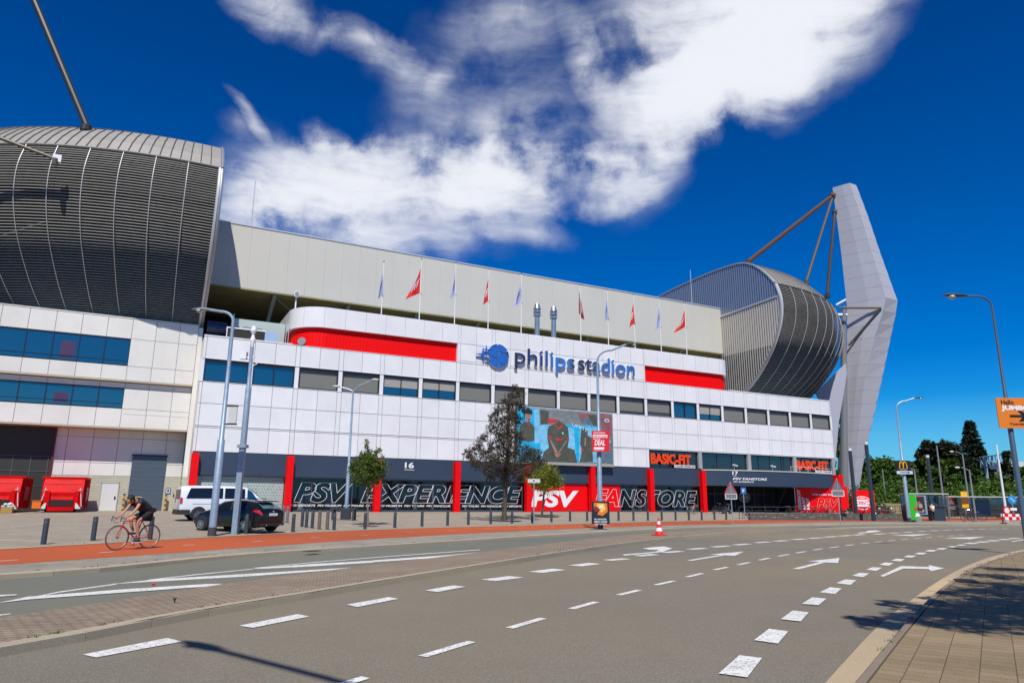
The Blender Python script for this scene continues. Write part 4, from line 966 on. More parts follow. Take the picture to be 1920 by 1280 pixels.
# outline stations of the fin: bottom to top, left edge, ridge, right edge, measured at its own distance
MB0 = Vector((90, 66.3, 0)); MN = Vector((-.707, -.707, 0)); MU = Vector((.707, -.707, 0))
stn = [((1585,948),(1597,948),(1606,948)), ((1584,860),(1603,860),(1620,860)), ((1587,720),(1617,720),(1652.5,720)), ((1588.5,640),(1636,640),(1670,640)), ((1588,574),(1657,574),(1685,574)), ((1578,480),(1630,480),(1650,469)), ((1569,410),(1610,410),(1627,402)), ((1561,352),(1590,338),(1604,333))]
ST = []
for row in stn:
    r3 = [plane_pt(*p, MB0, MN) for p in row]; ST.append([((p-MB0).dot(MU), p.z) for p in r3])
def mast(base, mu, mn, label, grp, mirror=1):
    t = thing('roof_mast', label, 'mast', tuple(base), 0, grp); mu = Vector(mu); mn = Vector(mn)
    def lerp_st(z):
        for a, b in zip(ST, ST[1:]):
            if z <= b[0][1] or b is ST[-1]:
                k = (z-a[0][1])/(b[0][1]-a[0][1]); return [(a[i][0]+(b[i][0]-a[i][0])*k) for i in range(3)]
    zt = ST[-1][0][1]; m = MB(); NZ = 26; jm = MB()
    zs = [ST[0][0][1]-.8+(zt-ST[0][0][1]+.8)*i/NZ for i in range(NZ+1)]
    ring = []
    for z in zs:
        l, r, e = lerp_st(max(z, ST[0][0][1])); wd = e-l; d = max(.35, wd*.27)
        mid = l+(r-l)*.55
        ring.append([(l, 0), (mid, d*.75), (r, d*1.2), (e, 0), ((l+e)/2, -d)])
    for i in range(NZ):
        a, b = ring[i], ring[i+1]; za, zb = zs[i]+.012, zs[i+1]-.012
        for k in range(5):
            q = (k+1) % 5; F = lambda c, z: tuple(mu*c[0]*mirror+mn*c[1]+Vector((0,0,z)))
            m.add([F(a[k], za), F(a[q], za), F(b[q], zb), F(b[k], zb)], [(0,1,2,3)])
            sc_ = lambda c: (c[0]*.985 if False else c[0], c[1]*.97)
            jm.add([F(sc_(a[k]), zs[i]), F(sc_(a[q]), zs[i]), F(sc_(b[q]), zs[i+1]), F(sc_(b[k]), zs[i+1])], [(0,1,2,3)])
    m.add([tuple(mu*c[0]*mirror+mn*c[1]+Vector((0,0,zs[-1]))) for k, c in enumerate(ring[-1])], [(0,1,2,3,4)])
    m.build('fin', MASTM, t); jm.build('joint_core', mat('mast_joint', (.2,.2,.22), .8), t)
    # round column up the inner edge
    l0 = ST[0][0][0]; l4 = ST[4][0][0]
    c = MB(); c.tube([tuple(mu*(l0-.15)*mirror+Vector((0,0,ST[0][0][1]-.5))), tuple(mu*(ST[2][0][0]-.35)*mirror+Vector((0,0,ST[2][0][1]))), tuple(mu*(l4-.4)*mirror+Vector((0,0,ST[4][0][1])))], [.62, .48, .3], 14); c.build('column', mat('column_grey', (.26,.26,.265), .4, metal=.3), t, smooth=True)
    return t
g_ = 'white roof masts of the stadium'
ma = mast(MB0, MU, MN, 'tall pale faceted mast at the right end of the stadium', g_)
CAB = mat('cable_rust', (.10,.05,.028), .6, metal=.1, var=.3, vscale=2); CABG = mat('cable_grey', (.10,.085,.065), .5, metal=.2)
def rod(a, b, r, m, par, node=True):
    a = Vector(a); b = Vector(b); o = Vector(par.location); q = MB(); q.tube([a-o, b-o], r, 10)
    if node: q.cyl(b-o, b-o+Vector((0,0,-.5)), r*1.6, n=12); q.cyl((a-o)*.97+(b-o)*.03, a-o, r*1.5, n=12)
    return q.build('tie_rod', m, par)
top = plane_pt(1562, 366, MB0, MN)
rod(top, (67.9, 63.0, 32.5), .30, CAB, ma); 
e1 = at(1512, 527, 2, 31.2); rod(top, e1, .2, CABG, ma); e2 = at(1551, 552, 2, 29.2); rod(plane_pt(1565, 396, MB0, MN), e2, .24, mat('cable_dark', (.03,.028,.028), .5), ma)
# tie strut in front of the fin with its diagonal
a = plane_pt(1573, 577, MB0-MN*-1.4, MN); b = plane_pt(1652, 577, MB0+MN*2.2, MN); c = plane_pt(1591, 648, MB0+MN*.6, MN)
rod(a, b, .16, CABG, ma, False); rod(b, c, .14, CABG, ma, False)
for p, q in (((1572,590),(1588,590)), ((1568,572),(1586,562))): rod(plane_pt(*p, MB0, MN), plane_pt(*q, MB0, MN), .2, STEELW, ma, False)
# second leg of the same mast, leaning in under the bulge
lg = MB(); LB = MB0+MN*.6; q = [plane_pt(*p, LB, MN)-MB0 for p in ((1530,735),(1586,680),(1588,700),(1573,790),(1563,905),(1558,905),(1560,800))]
lg.slab(q, MN, .9); lg.build('leg', mat('leg_cladding', (.42,.43,.52), .5), ma)
_l = ST[-1][0]; _T = at(26, -130, 2, _l[1]); _b = Vector((_T.x, _T.y, 0))-Vector((-.707,-.707,0))*_l[0]
mb2 = mast((_b.x, _b.y, 0), (-.707, -.707, 0), (.707, -.707, 0), 'tall pale faceted mast at the left edge of the photo', g_)
o = Vector(mb2.location); tl = o+Vector((-.707,-.707,0))*ST[-1][0][0]+Vector((0,0,ST[-1][0][1]-1.5))
rod(tl, at(162, 236, 2, 31.6), .27, mat('cable_black', (.03,.028,.026), .5), mb2); rod(at(-200, 184, 1, 60), at(104, 298, 1, 58.2), .13, CABG, mb2)
q = MB(); c = at(107, 297, 1, 58.2)-o; q.box(c.x-.28, c.x+.28, c.y-.1, c.y+.1, c.z-.28, c.z+.28); q.build('anchor_plate', WHITEP, mb2)
ms3 = mast((92, 178, 0), (.707, .707, 0), (-.707, .707, 0), 'distant pale mast behind the corner stand', g_)

# ------------------------------------------------------------------ office wing at the left
off = thing('office_building', 'cream panelled office wing with two window bands and brick loading bay', 'building', (0, 0, 0))
YO = 63.0; XO0, XO1 = -42.0, 2.95; PW = 1.75
xs = [XO1, 1.55, -.2, -1.95]+[-1.95-PW*i for i in range(1, 24)]; xs = sorted(xs)
m = MB(); panels(m, xs, [14.05, 15.72], YO, .018); panels(m, xs, [10.66, 11.82], YO, .018)
xr = [x for x in xs if x >= -1.96]; panels(m, xr, [11.82, 14.05], YO, .018)
panels(m, xs, [6.94, 8.42], YO+.35, .018); panels(m, xr, [8.42, 10.08], YO+.35, .018); panels(m, xs, [10.08, 10.5], YO+.35, .018)
panels(m, [x for x in xs if x >= -6.4]+[] if False else [-6.3]+[x for x in xs if x > -6.2], [3.2, 4.2, 6.2, 6.85], YO+1.95, .018)
m.box(XO0, XO1, YO-.03, YO+.4, 15.72, 15.8)
m.build('wall', CREAM, off)
m = MB(); m.box(XO0, XO1-.01, YO+.052, YO+2.2, 14.05, 15.7).box(XO0, XO1-.01, YO+.13, YO+2.2, 11.82, 14.05).box(-1.94, XO1-.01, YO+.052, YO+.13, 11.82, 14.05).box(XO0, XO1-.01, YO+.052, YO+2.2, 10.6, 11.82).box(XO0, XO1-.01, YO+.402, YO+2.2, 10.08, 10.6).box(XO0, XO1-.01, YO+.48, YO+2.2, 8.42, 10.08).box(-1.94, XO1-.01, YO+.402, YO+.48, 8.42, 10.08).box(XO0, XO1-.01, YO+.402, YO+2.2, 6.9, 8.42).box(XO1-.1, X0+.1, YO+2.0, YO+2.4, .45, 15.7).box(-6.3, XO1, YO+2.002, YO+2.4, 3.2, 6.9); m.build('backing_wall', JOINT, off)
MB().box(XO1+.01, X0-.03, YO+.08, YO+.4, 3.2, 15.6).build('corner_strip', CREAM, off)
# storey ledge and soffit of the overhang
MB().box(XO0, XO1, YO+.0, YO+.4, 10.55, 10.66).box(XO0, XO1, YO+.35, YO+2.0, 6.84, 6.94).build('soffit', mat('soffit_cream', (.5,.42,.30), .6), off)
bw = brickwall('cream_brick', (.52,.49,.38), (.46,.43,.33), (.33,.30,.23), .42, .2, .012)
MB().box(-6.3, XO1, YO+1.9, YO+2.4, .45, 3.19).build('brick_wall', bw, off)
MB().box(XO1-.02, X0, YO+.0, YO+1.95, .45, 3.2).build('side_wall', bw, off)
for (z0, z1, y) in ((11.85, 14.02, YO), (8.45, 10.05, YO+.35)):
    for i in range(13):
        b = -1.95-PW*i; a = b-PW; f = MB(); f.box(a, a+.04, y+.04, y+.12, z0, z1).box(b-.04, b, y+.04, y+.12, z0, z1).box(a+.04, b-.04, y+.04, y+.12, z0, z0+.06).box(a+.04, b-.04, y+.04, y+.12, z1-.06, z1).box(a+.04, b-.04, y+.045, y+.10, z0+.38, z0+.41)
        fo = f.build('window', DARK, off); MB().box(a+.04, b-.04, y+.09, y+.1, z0+.05, z1-.05).build('pane', GLASSB, fo)
        if i == 2: MB().box(a+.55, b-.25, y+.085, y+.089, z0+.2, z1-.6).build('poster', mat('dim_poster', (.06,.03,.09), .5), fo)
MB().box(-1.93, XO1, YO+.09, YO+.1, 8.4, 8.41).build('flashing', JOINT, off)
# loading gate
gt = mat('gate_dark', (.028,.03,.026), .6); m = MB().box(XO0, -6.32, YO+1.95, YO+2.1, .45, 6.9); go = m.build('loading_gate', gt, off)
m = MB()
for i in range(30): x = -6.5-1.13*i; m.box(x-.02, x+.02, YO+1.91, YO+1.95, .5, 4.6)
for z in (1.25, 2.35, 3.45, 4.58): m.box(XO0, -6.32, YO+1.915, YO+1.95, z-.02, z+.02)
m.build('gate_grid', mat('gate_grid', (.12,.13,.12), .5), go)
m = MB().box(-6.33, -6.2, YO+1.8, YO+2.1, .45, 6.9); m.build('gate_frame', mat('gate_frame', (.11,.01,.01), .6), go)
m = MB()
for k in range(24): m.box(-.78, 1.72, YO+1.84-(.012 if k % 2 else 0), YO+1.9, .5+.18*k, .5+.18*(k+1)-.01)
gd = m.build('roller_door', mat('roller_grey', (.075,.105,.135), .45), off); MB().box(-.83, 1.77, YO+1.78, YO+1.9, 4.83, 4.95).build('door_lintel', BLACK, gd)
d = MB().box(-2.66, -1.52, YO+1.85, YO+1.9, .5, 2.62).build('door', mat('door_white', (.66,.67,.65), .5), off)
MB().box(-1.72, -1.62, YO+1.8, YO+1.85, 1.4, 1.62).build('handle', BLACK, d)
f = MB().box(-2.72, -2.66, YO+1.83, YO+1.9, .5, 2.68).box(-1.52, -1.46, YO+1.83, YO+1.9, .5, 2.68).box(-2.72, -1.46, YO+1.83, YO+1.9, 2.62, 2.68); f.build('door_frame', mat('frame_grey', (.4,.4,.38), .5), d)
s = MB().box(1.92, 2.28, YO+1.86, YO+1.9, 1.85, 2.35); so2 = s.build('notice_plate', mat('notice_dark', (.03,.035,.04), .5), off); MB().box(1.96, 2.24, YO+1.85, YO+1.86, 1.9, 2.3).build('notice_face', mat('notice_white', (.55,.62,.66), .5), so2); MB().box(2.03, 2.17, YO+1.845, YO+1.85, 2.0, 2.22).build('notice_mark', mat('notice_blue', (.02,.10,.35), .5), so2)
MB().box(2.5, 2.58, YO+1.84, YO+1.9, 1.65, 1.85).build('intercom', BLACK, off)
for x, w in ((-1.02, 'left'), (1.98, 'right')):
    t = thing('guard_post', 'yellow and black guard post %s of the roller door' % w, 'post', (x, YO+1.5, .45))
    q = MB(); 
    for k in range(7): q.mi = k % 2; q.lathe([(.085, k*.2), (.085, (k+1)*.2)], n=12)
    q.build('post', [mat('post_grey', (.1,.11,.15), .6), mat('post_yellow', (.72,.36,.01), .6)], t)
# ------------------------------------------------------------------ flags on the roof edge
FR = mat('flag_red', (.62,.015,.012), .8); FW = mat('flag_white', (.36,.40,.62), .8); FK = mat('flag_maroon', (.26,.02,.02), .8); FB = mat('flag_blue', (.05,.09,.35), .8)
flags = [(715,586,490,0,.24,2.5,'white and blue flag hanging limp, first from the left'),(786,597,486,1,.75,2.6,'red flag half open, left of the roof flues'),(852,606,492,0,.24,2.5,'white and blue flag hanging limp between two red flags left of the flues'),
 (915,612,504,1,.32,2.6,'narrow red flag between two white flags'),(977,624,513,0,.5,2.3,'pale flag with blue marks just left of the flues'),(1089,638,535,2,.36,2.5,'dark maroon flag just right of the roof flues'),
 (1141,645,544,0,.28,2.5,'thin white and blue flag right of the maroon flag'),(1191,652,553,1,.42,2.6,'red flag over the end of the lettering'),(1240,657,560,0,.42,2.6,'lavender white flag second from the right'),(1288,664,568,1,.95,2.2,'red flag spread wide, last at the right')]
for (px, yb, yt, kind, spread, hh, lab) in flags:
    p = at(px, yb, 1, 61.0); zt = at(px, yt, 1, 61.0).z; t = thing('flagpole', lab, 'flag', (p.x, 61.0, 17.9), 0, 'flags along the roof edge'); H = zt-17.9
    po = MB().tube([(0,0,0), (0,0,H)], [.055, .035], 8).build('pole', WHITEP, t, smooth=True); MB().sphere((0,0,H+.04), .07, 6).build('finial', DARK, po)
    m = MB(); rows = []; nu, nv = 10, 12; W2 = 1.9*spread; r_ = random.Random(px)
    ph = r_.uniform(0, 6)
    def cl(u, v):
        v_ = v*hh; s = .25+.75*v
        return (-u*W2*s if px != 1089 else (u-.35)*W2*s, .16*sin(u*7+ph+v*2)*(1.1-spread*.6)*s+.03, H-.75-v_-u*(.55+.9*spread)*(1-.3*v))
    rows = [[cl(i/nu, j/nv) for i in range(nu+1)] for j in range(nv+1)]; m.grid(rows)
    fo = m.build('flag', [FR, FW, FK][{1:0, 0:1, 2:2}[kind]], t, smooth=True, fixn=False)
    for pg in fo.data.polygons: pg.use_smooth = True
    # printed letters following the cloth
    vs, fs = text_geo('PSV' if kind != 0 else 'FLAG'[:0] or 'PSV', bold=.03, shear=.2); xs_ = [v[0] for v in vs]; ys_ = [v[1] for v in vs]; x0, x1, y0, y1 = min(xs_), max(xs_), min(ys_), max(ys_)
    q = []
    for v in vs:
        u_ = .15+.7*(1-(v[0]-x0)/(x1-x0)); w_ = .72-.36*(v[1]-y0)/(y1-y0); c = cl(u_, w_); q.append((c[0], c[1]-.02, c[2]))
    MB().add(q, fs).build('flag_print', FB if kind == 0 else mat('flag_print_white', (.75,.7,.7), .8), fo, fixn=False)
    MB().tube([(.02,-.05,H-.75-hh), (.09,-.05,H-.9-hh), (.02,-.05,H-1.0-hh)], .025, 5).build('flag_weight', DARK, fo)

# ------------------------------------------------------------------ street lamps
LAMPM = mat('lamp_paint_blue_grey', (.33,.43,.52), .45, metal=.35, var=.2, vscale=5)
LAMPD = mat('lamp_dark', (.07,.09,.11), .45, metal=.3)
def pole_top(px, py, base):
    """height on the vertical through base seen at row py"""
    d = ray(px, py); k = (base.x*d.x+base.y*d.y)/(d.x*d.x+d.y*d.y); return CAMH+d.z*k
def street_lamp(base, H, arm, ad, lab, r=.11, head='cobra', m=LAMPM, grp='street lamps along the road', sleeve=4.2, rise=.35):
    t = thing('street_lamp', lab, 'street lamp', tuple(base), 0, grp); a = Vector((cos(ad), sin(ad), 0))
    MB().tube([(0,0,0), (0,0,sleeve), (0,0,sleeve+.06), (0,0,H-.7)], [r*1.2, r*1.15, r*.8, r*.55], 12).build('pole', m, t, smooth=True)
    MB().cyl((0,0,0), (0,0,.35), r*1.35, n=14).build('base_sleeve', mat('base_dark', (.05,.05,.055), .7), t)
    pts = []; R = min(.9, arm*.5)
    for i in range(7): th = pi/2*i/6; pts.append(a*(R-R*cos(th))+Vector((0,0,H-.7+R*.8*sin(th))))
    pts = [Vector((0,0,H-.75))]+pts; end = a*arm+Vector((0,0,H-.7+R*.8+rise*.3)); pts.append(end); MB().tube(pts, r*.5, 8).build('arm', m, t, smooth=True)
    sd = Vector((-a.y, a.x, 0)); h = MB()
    L_ = .95; c = end+a*.3
    rows = []
    for k in range(9):
        s = k/8; w = .13*sin(pi*min(1, .12+s*.95))**.6; hgt = .07*sin(pi*min(1, .15+s*.9))**.7; o_ = end+a*(s*L_-.12)+Vector((0,0,s*.05))
        rows.append([o_+sd*w*cos(2*pi*j/10)+Vector((0,0,hgt*sin(2*pi*j/10))) for j in range(11)])
    h.grid(rows); ho = h.build('lamp_head', m if head == 'cobra' else LAMPD, t, smooth=True)
    h = MB(); h.sphere(end+a*.42+Vector((0,0,-.05)), .13, 6, (1,1,.7)); h.v = [tuple(v) for v in h.v]; h.build('lamp_bowl', mat('bowl', (.5,.48,.36), .2), ho, smooth=True)
    return t
def dirto(px_from, px_to, base, H):
    return None
b1 = at(397, 1004, 2, 0.02); v1 = Vector((_rt.x, _rt.y, 0)).normalized()     # picture-right on the ground
vr = atan2(v1.y, v1.x)
H1 = pole_top(435, 590, b1)
l1 = street_lamp(b1, H1+.35, 1.25, vr+pi*.97, 'blue grey street lamp with a side box beside the black car', .13, sleeve=4.0)
z1_, z0_ = pole_top(420, 760, b1), pole_top(418, 797, b1)
aa = Vector((cos(vr), sin(vr), 0)); ab = Vector((-aa.y, aa.x, 0))
def lbox(q, x0, x1, y0, y1, z0, z1): q.obox(aa*(x0+x1)/2+ab*(y0+y1)/2+Vector((0,0,(z0+z1)/2)), aa*(x1-x0)/2, ab*(y1-y0)/2, Vector((0,0,(z1-z0)/2))); return q
for za_ in (z1_-.07, z0_): q = MB(); lbox(q, .05, .6, -.03, .03, za_, za_+.07); q.build('bracket', mat('bracket_brown', (.08,.05,.04), .6), l1)
q = MB(); lbox(q, .22, .58, -.06, .0, z0_+.08, z1_-.08); q.build('side_box', mat('box_pale', (.55,.58,.55), .5), l1)
b2 = at(440, 1001, 2, 0.02); H2 = pole_top(474, 612, b2)
cp = thing('camera_pole', 'square blue grey camera pole just right of the street lamp by the black car', 'camera pole', tuple(b2), vr); h_ = pole_top(452, 835, b2)
MB().box(-.12, .12, -.12, .12, 0, h_).build('lower_post', LAMPM, cp); MB().box(-.2, .2, -.18, .18, h_-.12, h_+.02).build('collar', LAMPM, cp)
MB().tube([(0,0,h_), (0,0,h_+2.6), (0,0,h_+2.7), (0,0,H2-1.0)], [.13, .125, .09, .08], 12).build('upper_pole', LAMPM, cp, smooth=True)
q = MB(); q.lathe([(.06,H2-1.2),(.07,H2-.9),(.11,H2-.75),(.12,H2-.6),(.07,H2-.5),(.07,H2-.38),(.13,H2-.3),(.15,H2-.18),(.06,H2)], n=14); q.build('dome_camera', WHITEP, cp, smooth=True)
q = MB().box(-.5,-.2,-.12,.12,H2-1.6,H2-1.25).tube([(-.2,0,H2-1.5),(0,0,H2-1.6),(.25,0,H2-1.4)], .03).tube([(.22,0,H2-1.3),(.3,0,H2-1.8),(.12,0,H2-1.9)], .03); q.build('camera_box', WHITEP, cp)
# double lamp
b3 = GP(648, 973); H3 = pole_top(659, 738, b3); t = thing('street_lamp', 'double headed street lamp in front of the shop windows', 'street lamp', tuple(b3), vr, 'street lamps along the road')
MB().tube([(0,0,0),(0,0,3.6),(0,0,3.65),(0,0,H3)], [.13,.12,.09,.06], 12).build('pole', LAMPM, t, smooth=True)
for sgn, L_, up in ((-1, .95, .25), (1, 1.25, .75)):
    ar = MB().tube([(0,0,H3-.05), (sgn*.35,0,H3+up*.4), (sgn*L_,0,H3+up)], .045).build('arm', LAMPM, t)
    h = MB(); h.sphere((sgn*(L_+.25),0,H3+up+.03), .3, 8, (1,.45,.32)); h.build('lamp_head', mat('head_cream', (.5,.5,.42), .4), ar, smooth=True)
MB().box(-.3,.3,-.3,.3,0,.75).build('pole_guard', BOLL, t)
b4 = at(1126, 991, 2, .02); H4 = pole_top(1119, 690, b4)
l4 = street_lamp(b4, H4+1.1, 1.9, vr+.1, 'tall street lamp carrying a red advert and a poster box', .12, head='dark', sleeve=5.4, rise=1.4)
def signboard(par, c, w, h, m, face=None, th=.12, name='sign_board'):
    """board hung on a pole, facing the road; c is centre in the thing's own frame, x is picture-right"""
    a = Matrix.Rotation(vr, 3, 'Z'); q = MB(); ux = a @ Vector((1,0,0)); uy = a @ Vector((0,1,0)); c = Vector(c); c = a @ Vector((c.x, c.y, 0))+Vector((0,0,c.z))
    q.obox(c, ux*w/2, uy*th/2, Vector((0,0,h/2))); o = q.build(name, m, par)
    return o, ux, uy, c-uy*(th/2+.004)
def onboard(par, ux, o, s, x, z, w, h, m, name='lettering', **k):
    q = MB(); text_on(q, s, Vector(o)+ux*x+Vector((0,0,z)), ux, (0,0,1), w, h, depth=.004, **k); q.build(name, m, par, fixn=False)
def rect(par, ux, o, x0, x1, z0, z1, m, name='field', d=.003):
    q = MB(); uy = Vector((0,0,1)).cross(ux); c = Vector(o)+ux*(x0+x1)/2+Vector((0,0,(z0+z1)/2)); q.obox(c, ux*(x1-x0)/2, uy*d, Vector((0,0,(z1-z0)/2))); return q.build(name, m, par)
zt, zb = pole_top(1124, 809, b4), pole_top(1124, 848, b4); w = 1.02
bo_, ux, uy, o = signboard(l4, (.06, -.28, (zt+zb)/2), w, zt-zb, mat('advert_red', (.70,.012,.02), .45)); hh = zt-zb
onboard(bo_, ux, o, 'GROTE OPENING', -.42, hh*.36, .7, .09, WHITEL, bold=.02); rect(bo_, ux, o, -.45, .4, hh*.17, hh*.31, WHITEL); onboard(bo_, ux, o-uy*.006, 'KOM NU LANGS', -.42, hh*.19, .78, .1, mat('advert_red'), bold=.03)
onboard(bo_, ux, o, 'BIJ ONS', -.42, hh*.08, .4, .08, WHITEL, bold=.02); onboard(bo_, ux, o, 'DEAL', -.36, -hh*.2, .62, .32, WHITEL, bold=.03, shear=.2); rect(bo_, ux, o, -.4, .2, -hh*.38, -hh*.28, WHITEL); onboard(bo_, ux, o, 'VANDAAG OPEN', -.42, -hh*.45, .6, .07, WHITEL)
zt, zb = pole_top(1124, 940, b4), pole_top(1124, 982, b4); hh = zt-zb; POST = mat('poster_box', (.02,.022,.03), .4)
bo_, ux, uy, o = signboard(l4, (-.02, -.3, (zt+zb)/2), 1.02, hh, POST, name='poster_box')
fire = [(mat('poster_orange', (.75,.18,.02), .6), ((-.38,.55),(.38,.52),(.40,.05),(.1,-.18),(-.2,-.1),(-.1,.1),(-.4,.2))), (mat('poster_yellow', (.85,.55,.08), .6), ((-.2,.5),(.2,.5),(.3,.2),(.05,.0),(-.2,.15))), (mat('poster_white', (.8,.75,.6), .6), ((-.05,.42),(.15,.4),(.15,.25),(-.08,.25))), (mat('poster_dark_red', (.25,.02,.02), .6), ((-.42,.36),(-.15,.3),(.0,.12),(-.3,.02)))]
for i, (mm_, pts) in enumerate(fire):
    q = MB(); q.add([Vector(o)-uy*(.004*(i+1))+ux*x+Vector((0,0,z*hh*.8)) for x, z in pts], [tuple(range(len(pts)))]); q.build('poster_art', mm_, bo_)
for k, (s, ww) in enumerate((('NU BURGER', .7), ('MENU VANAF', .74), ('VIJF EURO', .7))): onboard(bo_, ux, o, s, -.37, -hh*.33-k*.14, ww, .09, WHITEL, bold=.02)
b5 = at(1705, 978, 2, .02); H5 = pole_top(1682, 775, b5)
l5 = street_lamp(b5, H5+1.1, 1.8, vr-.05, 'tall street lamp with a black restaurant sign at the crossing', .13, head='dark', sleeve=5.2, rise=1.0)
zt, zb = pole_top(1693, 864, b5), pole_top(1693, 883, b5); hh = zt-zb
bo_, ux, uy, o = signboard(l5, (-.15, -.22, (zt+zb)/2), 1.35, hh, mat('board_black', (.015,.012,.012), .4))
q = MB(); arc = []
for s in (-1, 1):
    pts = [Vector(o)-uy*.02+ux*(s*.16+.24*cos(a_)*1.0-.0*s)+Vector((0,0,-hh*.28+hh*.68*sin(a_))) for a_ in [pi*i/14 for i in range(15)]]
    pts = [Vector(o)-uy*.02+ux*(s*.165+.165*cos(a_))+Vector((0,0,-hh*.28+hh*.66*sin(a_)**.8)) for a_ in [pi*i/14 for i in range(15)]]
    q.tube(pts, .045, 6)
q.build('arches', mat('arch_yellow', (.85,.42,.02), .5), bo_); onboard(bo_, ux, o, 'McDonald\'s', -.32, -hh*.42, .66, .12, mat('letter_cream', (.8,.7,.5), .5))
zt, zb = pole_top(1696, 883, b5), pole_top(1696, 889, b5)
bo_, ux, uy, o = signboard(l5, (-.05, -.22, (zt+zb)/2), 1.4, zt-zb, mat('board_pale', (.55,.62,.72), .5)); rect(bo_, ux, o, -.4, .3, -.03, .03, BLACK, 'arrow_shaft'); q = MB(); q.add([Vector(o)-uy*.004+ux*.28+Vector((0,0,.1)), Vector(o)-uy*.004+ux*.46, Vector(o)-uy*.004+ux*.28+Vector((0,0,-.1))], [(0,1,2)]); q.build('arrow_head', BLACK, bo_)
# right edge lamp with the orange sign
b6 = at(1929, 1034, 2, 0); b6 = Vector((b6.x, b6.y, 0)); H6 = pole_top(1878, 560, b6)
l6 = street_lamp(b6, H6+.45, 1.0, vr+pi*.985, 'street lamp at the right edge with an orange direction sign', .075, head='dark', m=LAMPD if False else mat('lamp_slate', (.10,.15,.2), .4, metal=.4), sleeve=5.3, rise=.1)
zt, zb = pole_top(1900, 746, b6), pole_top(1905, 803, b6); hh = zt-zb
bo_, ux, uy, o = signboard(l6, (.18, -.15, (zt+zb)/2), 1.35, hh, mat('sign_orange', (.72,.20,.012), .5), th=.03)
onboard(bo_, ux, o, 'Hallo', -.5, hh*.28, .46, .17, BLACK, bold=.02); onboard(bo_, ux, o, 'JUMBO', -.52, hh*.05, 1.05, .22, WHITEL, bold=.05, name='sign_word'); onboard(bo_, ux, o, 'Voorstappen', -.3, -hh*.42, .9, .12, BLACK, bold=.02)
rect(bo_, ux, o, -.25, .22, -hh*.14, -hh*.06, BLACK, 'arrow_shaft'); q = MB(); q.add([Vector(o)-uy*.004+ux*x+Vector((0,0,z)) for x, z in ((.05,.08),(.2,.08),(.45,-hh*.1),(.2,-hh*.2-.08),(.05,-hh*.2-.08),(.22,-hh*.1))], [(0,1,2,3,4,5)]); q.build('arrow_head', BLACK, bo_)
# lamp beside the photographer, whose head throws its shade on the road
sh = at(350, 1212, 2, ZR); k7 = 10.3/tan(SUN_EL); tip = Vector((sh.x-cos(SUN_AZ)*k7, sh.y-sin(SUN_AZ)*k7, 0))
e7 = at(632, 1281, 2, ZR); a7 = atan2(sh.y-e7.y, sh.x-e7.x)
b7 = tip-Vector((cos(a7), sin(a7), 0))*3.4
street_lamp(Vector((b7.x, b7.y, 0)), 10.3, 2.9, a7, 'street lamp standing behind the viewer on the near pavement', .12, head='dark', sleeve=4.5)

# ------------------------------------------------------------------ bollards
def bollard(loc, lab, h=.85, r=.085, m=BOLL, tilt=0, grp='dark bollards along the cycle path', worn_=False):
    t = thing('bollard', lab, 'bollard', tuple(loc), 0, grp)
    MB().lathe([(r,0),(r,h-.03),(r*.85,h),(.01,h+.005)], n=18).build('post', m, t, smooth=True)
    MB().lathe([(r*1.04,h*.83),(r*1.04,h*.87)], n=18).build('ring', mat('bollard_ring', (.12,.13,.14), .4), t)
    if tilt: t.rotation_euler = (0, tilt, 0)
    return t
BP_ = [(81,1020,'first bollard from the left'),(174,1013,'bollard left of the cyclist'),(281,1011,'bollard behind the rear wheel of the bicycle'),(461,1000,'bollard by the rear of the black car'),(549,997,'bollard just right of the black car'),(626,993,'rightmost bollard of the tight cluster, on the path edge'),
 (684,991.5,'bollard in front of the round young tree'),(740,989,'bollard under the house number 16'),(791,986.5,'second bollard right of the young tree'),(839,985,'bollard between the red pillars in mid front'),(878,983.5,'third bollard left of the dark tree'),(920,982,'bollard left of the dark tree trunk'),(960,981,'bollard right of the dark tree trunk'),(998,980,'bollard beside the thin sign post'),
 (1034,978.5,'bollard right of the yellow green tree'),(1069,977,'second bollard right of the yellow green tree'),(1101,976.5,'bollard left of the poster lamp'),(1160,976,'first bollard right of the poster lamp'),(1188,976,'second bollard right of the poster lamp'),(1215,975.5,'third bollard right of the poster lamp'),(1241,975.5,'bollard above the traffic cone'),(1267,975,'bollard left of the parked white bicycle'),(1292,975,'bollard under the parked white bicycle'),(1316,974.5,'bollard at the flared red pillar'),(1340,974,'bollard left of the entrance bicycle'),(1362,974,'last bollard before the warning triangle')]
for (x, y, l) in BP_: bollard(GP(x, y), 'dark '+l, m=BOLL)
BRN = mat('bollard_brown', (.13,.10,.08), .7, var=.3); GRB = mat('bollard_grey', (.12,.14,.15), .6)
for (x, y, l, m_) in [(530,979,'far grey bollard at the red pillar',GRB),(538,980,'far grey bollard beside the red pillar',GRB),(566,987,'leftmost grey post of the tight cluster',BOLL),(574,988.5,'second post of the tight cluster',BOLL),(585,990,'third post of the tight cluster, dark slate',BOLL),(598,992,'brown banded post of the tight cluster',BRN),(613,992.5,'brown post near the right of the cluster',BRN)]:
    bollard(GP(x, y), l, m=m_, grp='cluster of posts by the car park', h=.95)

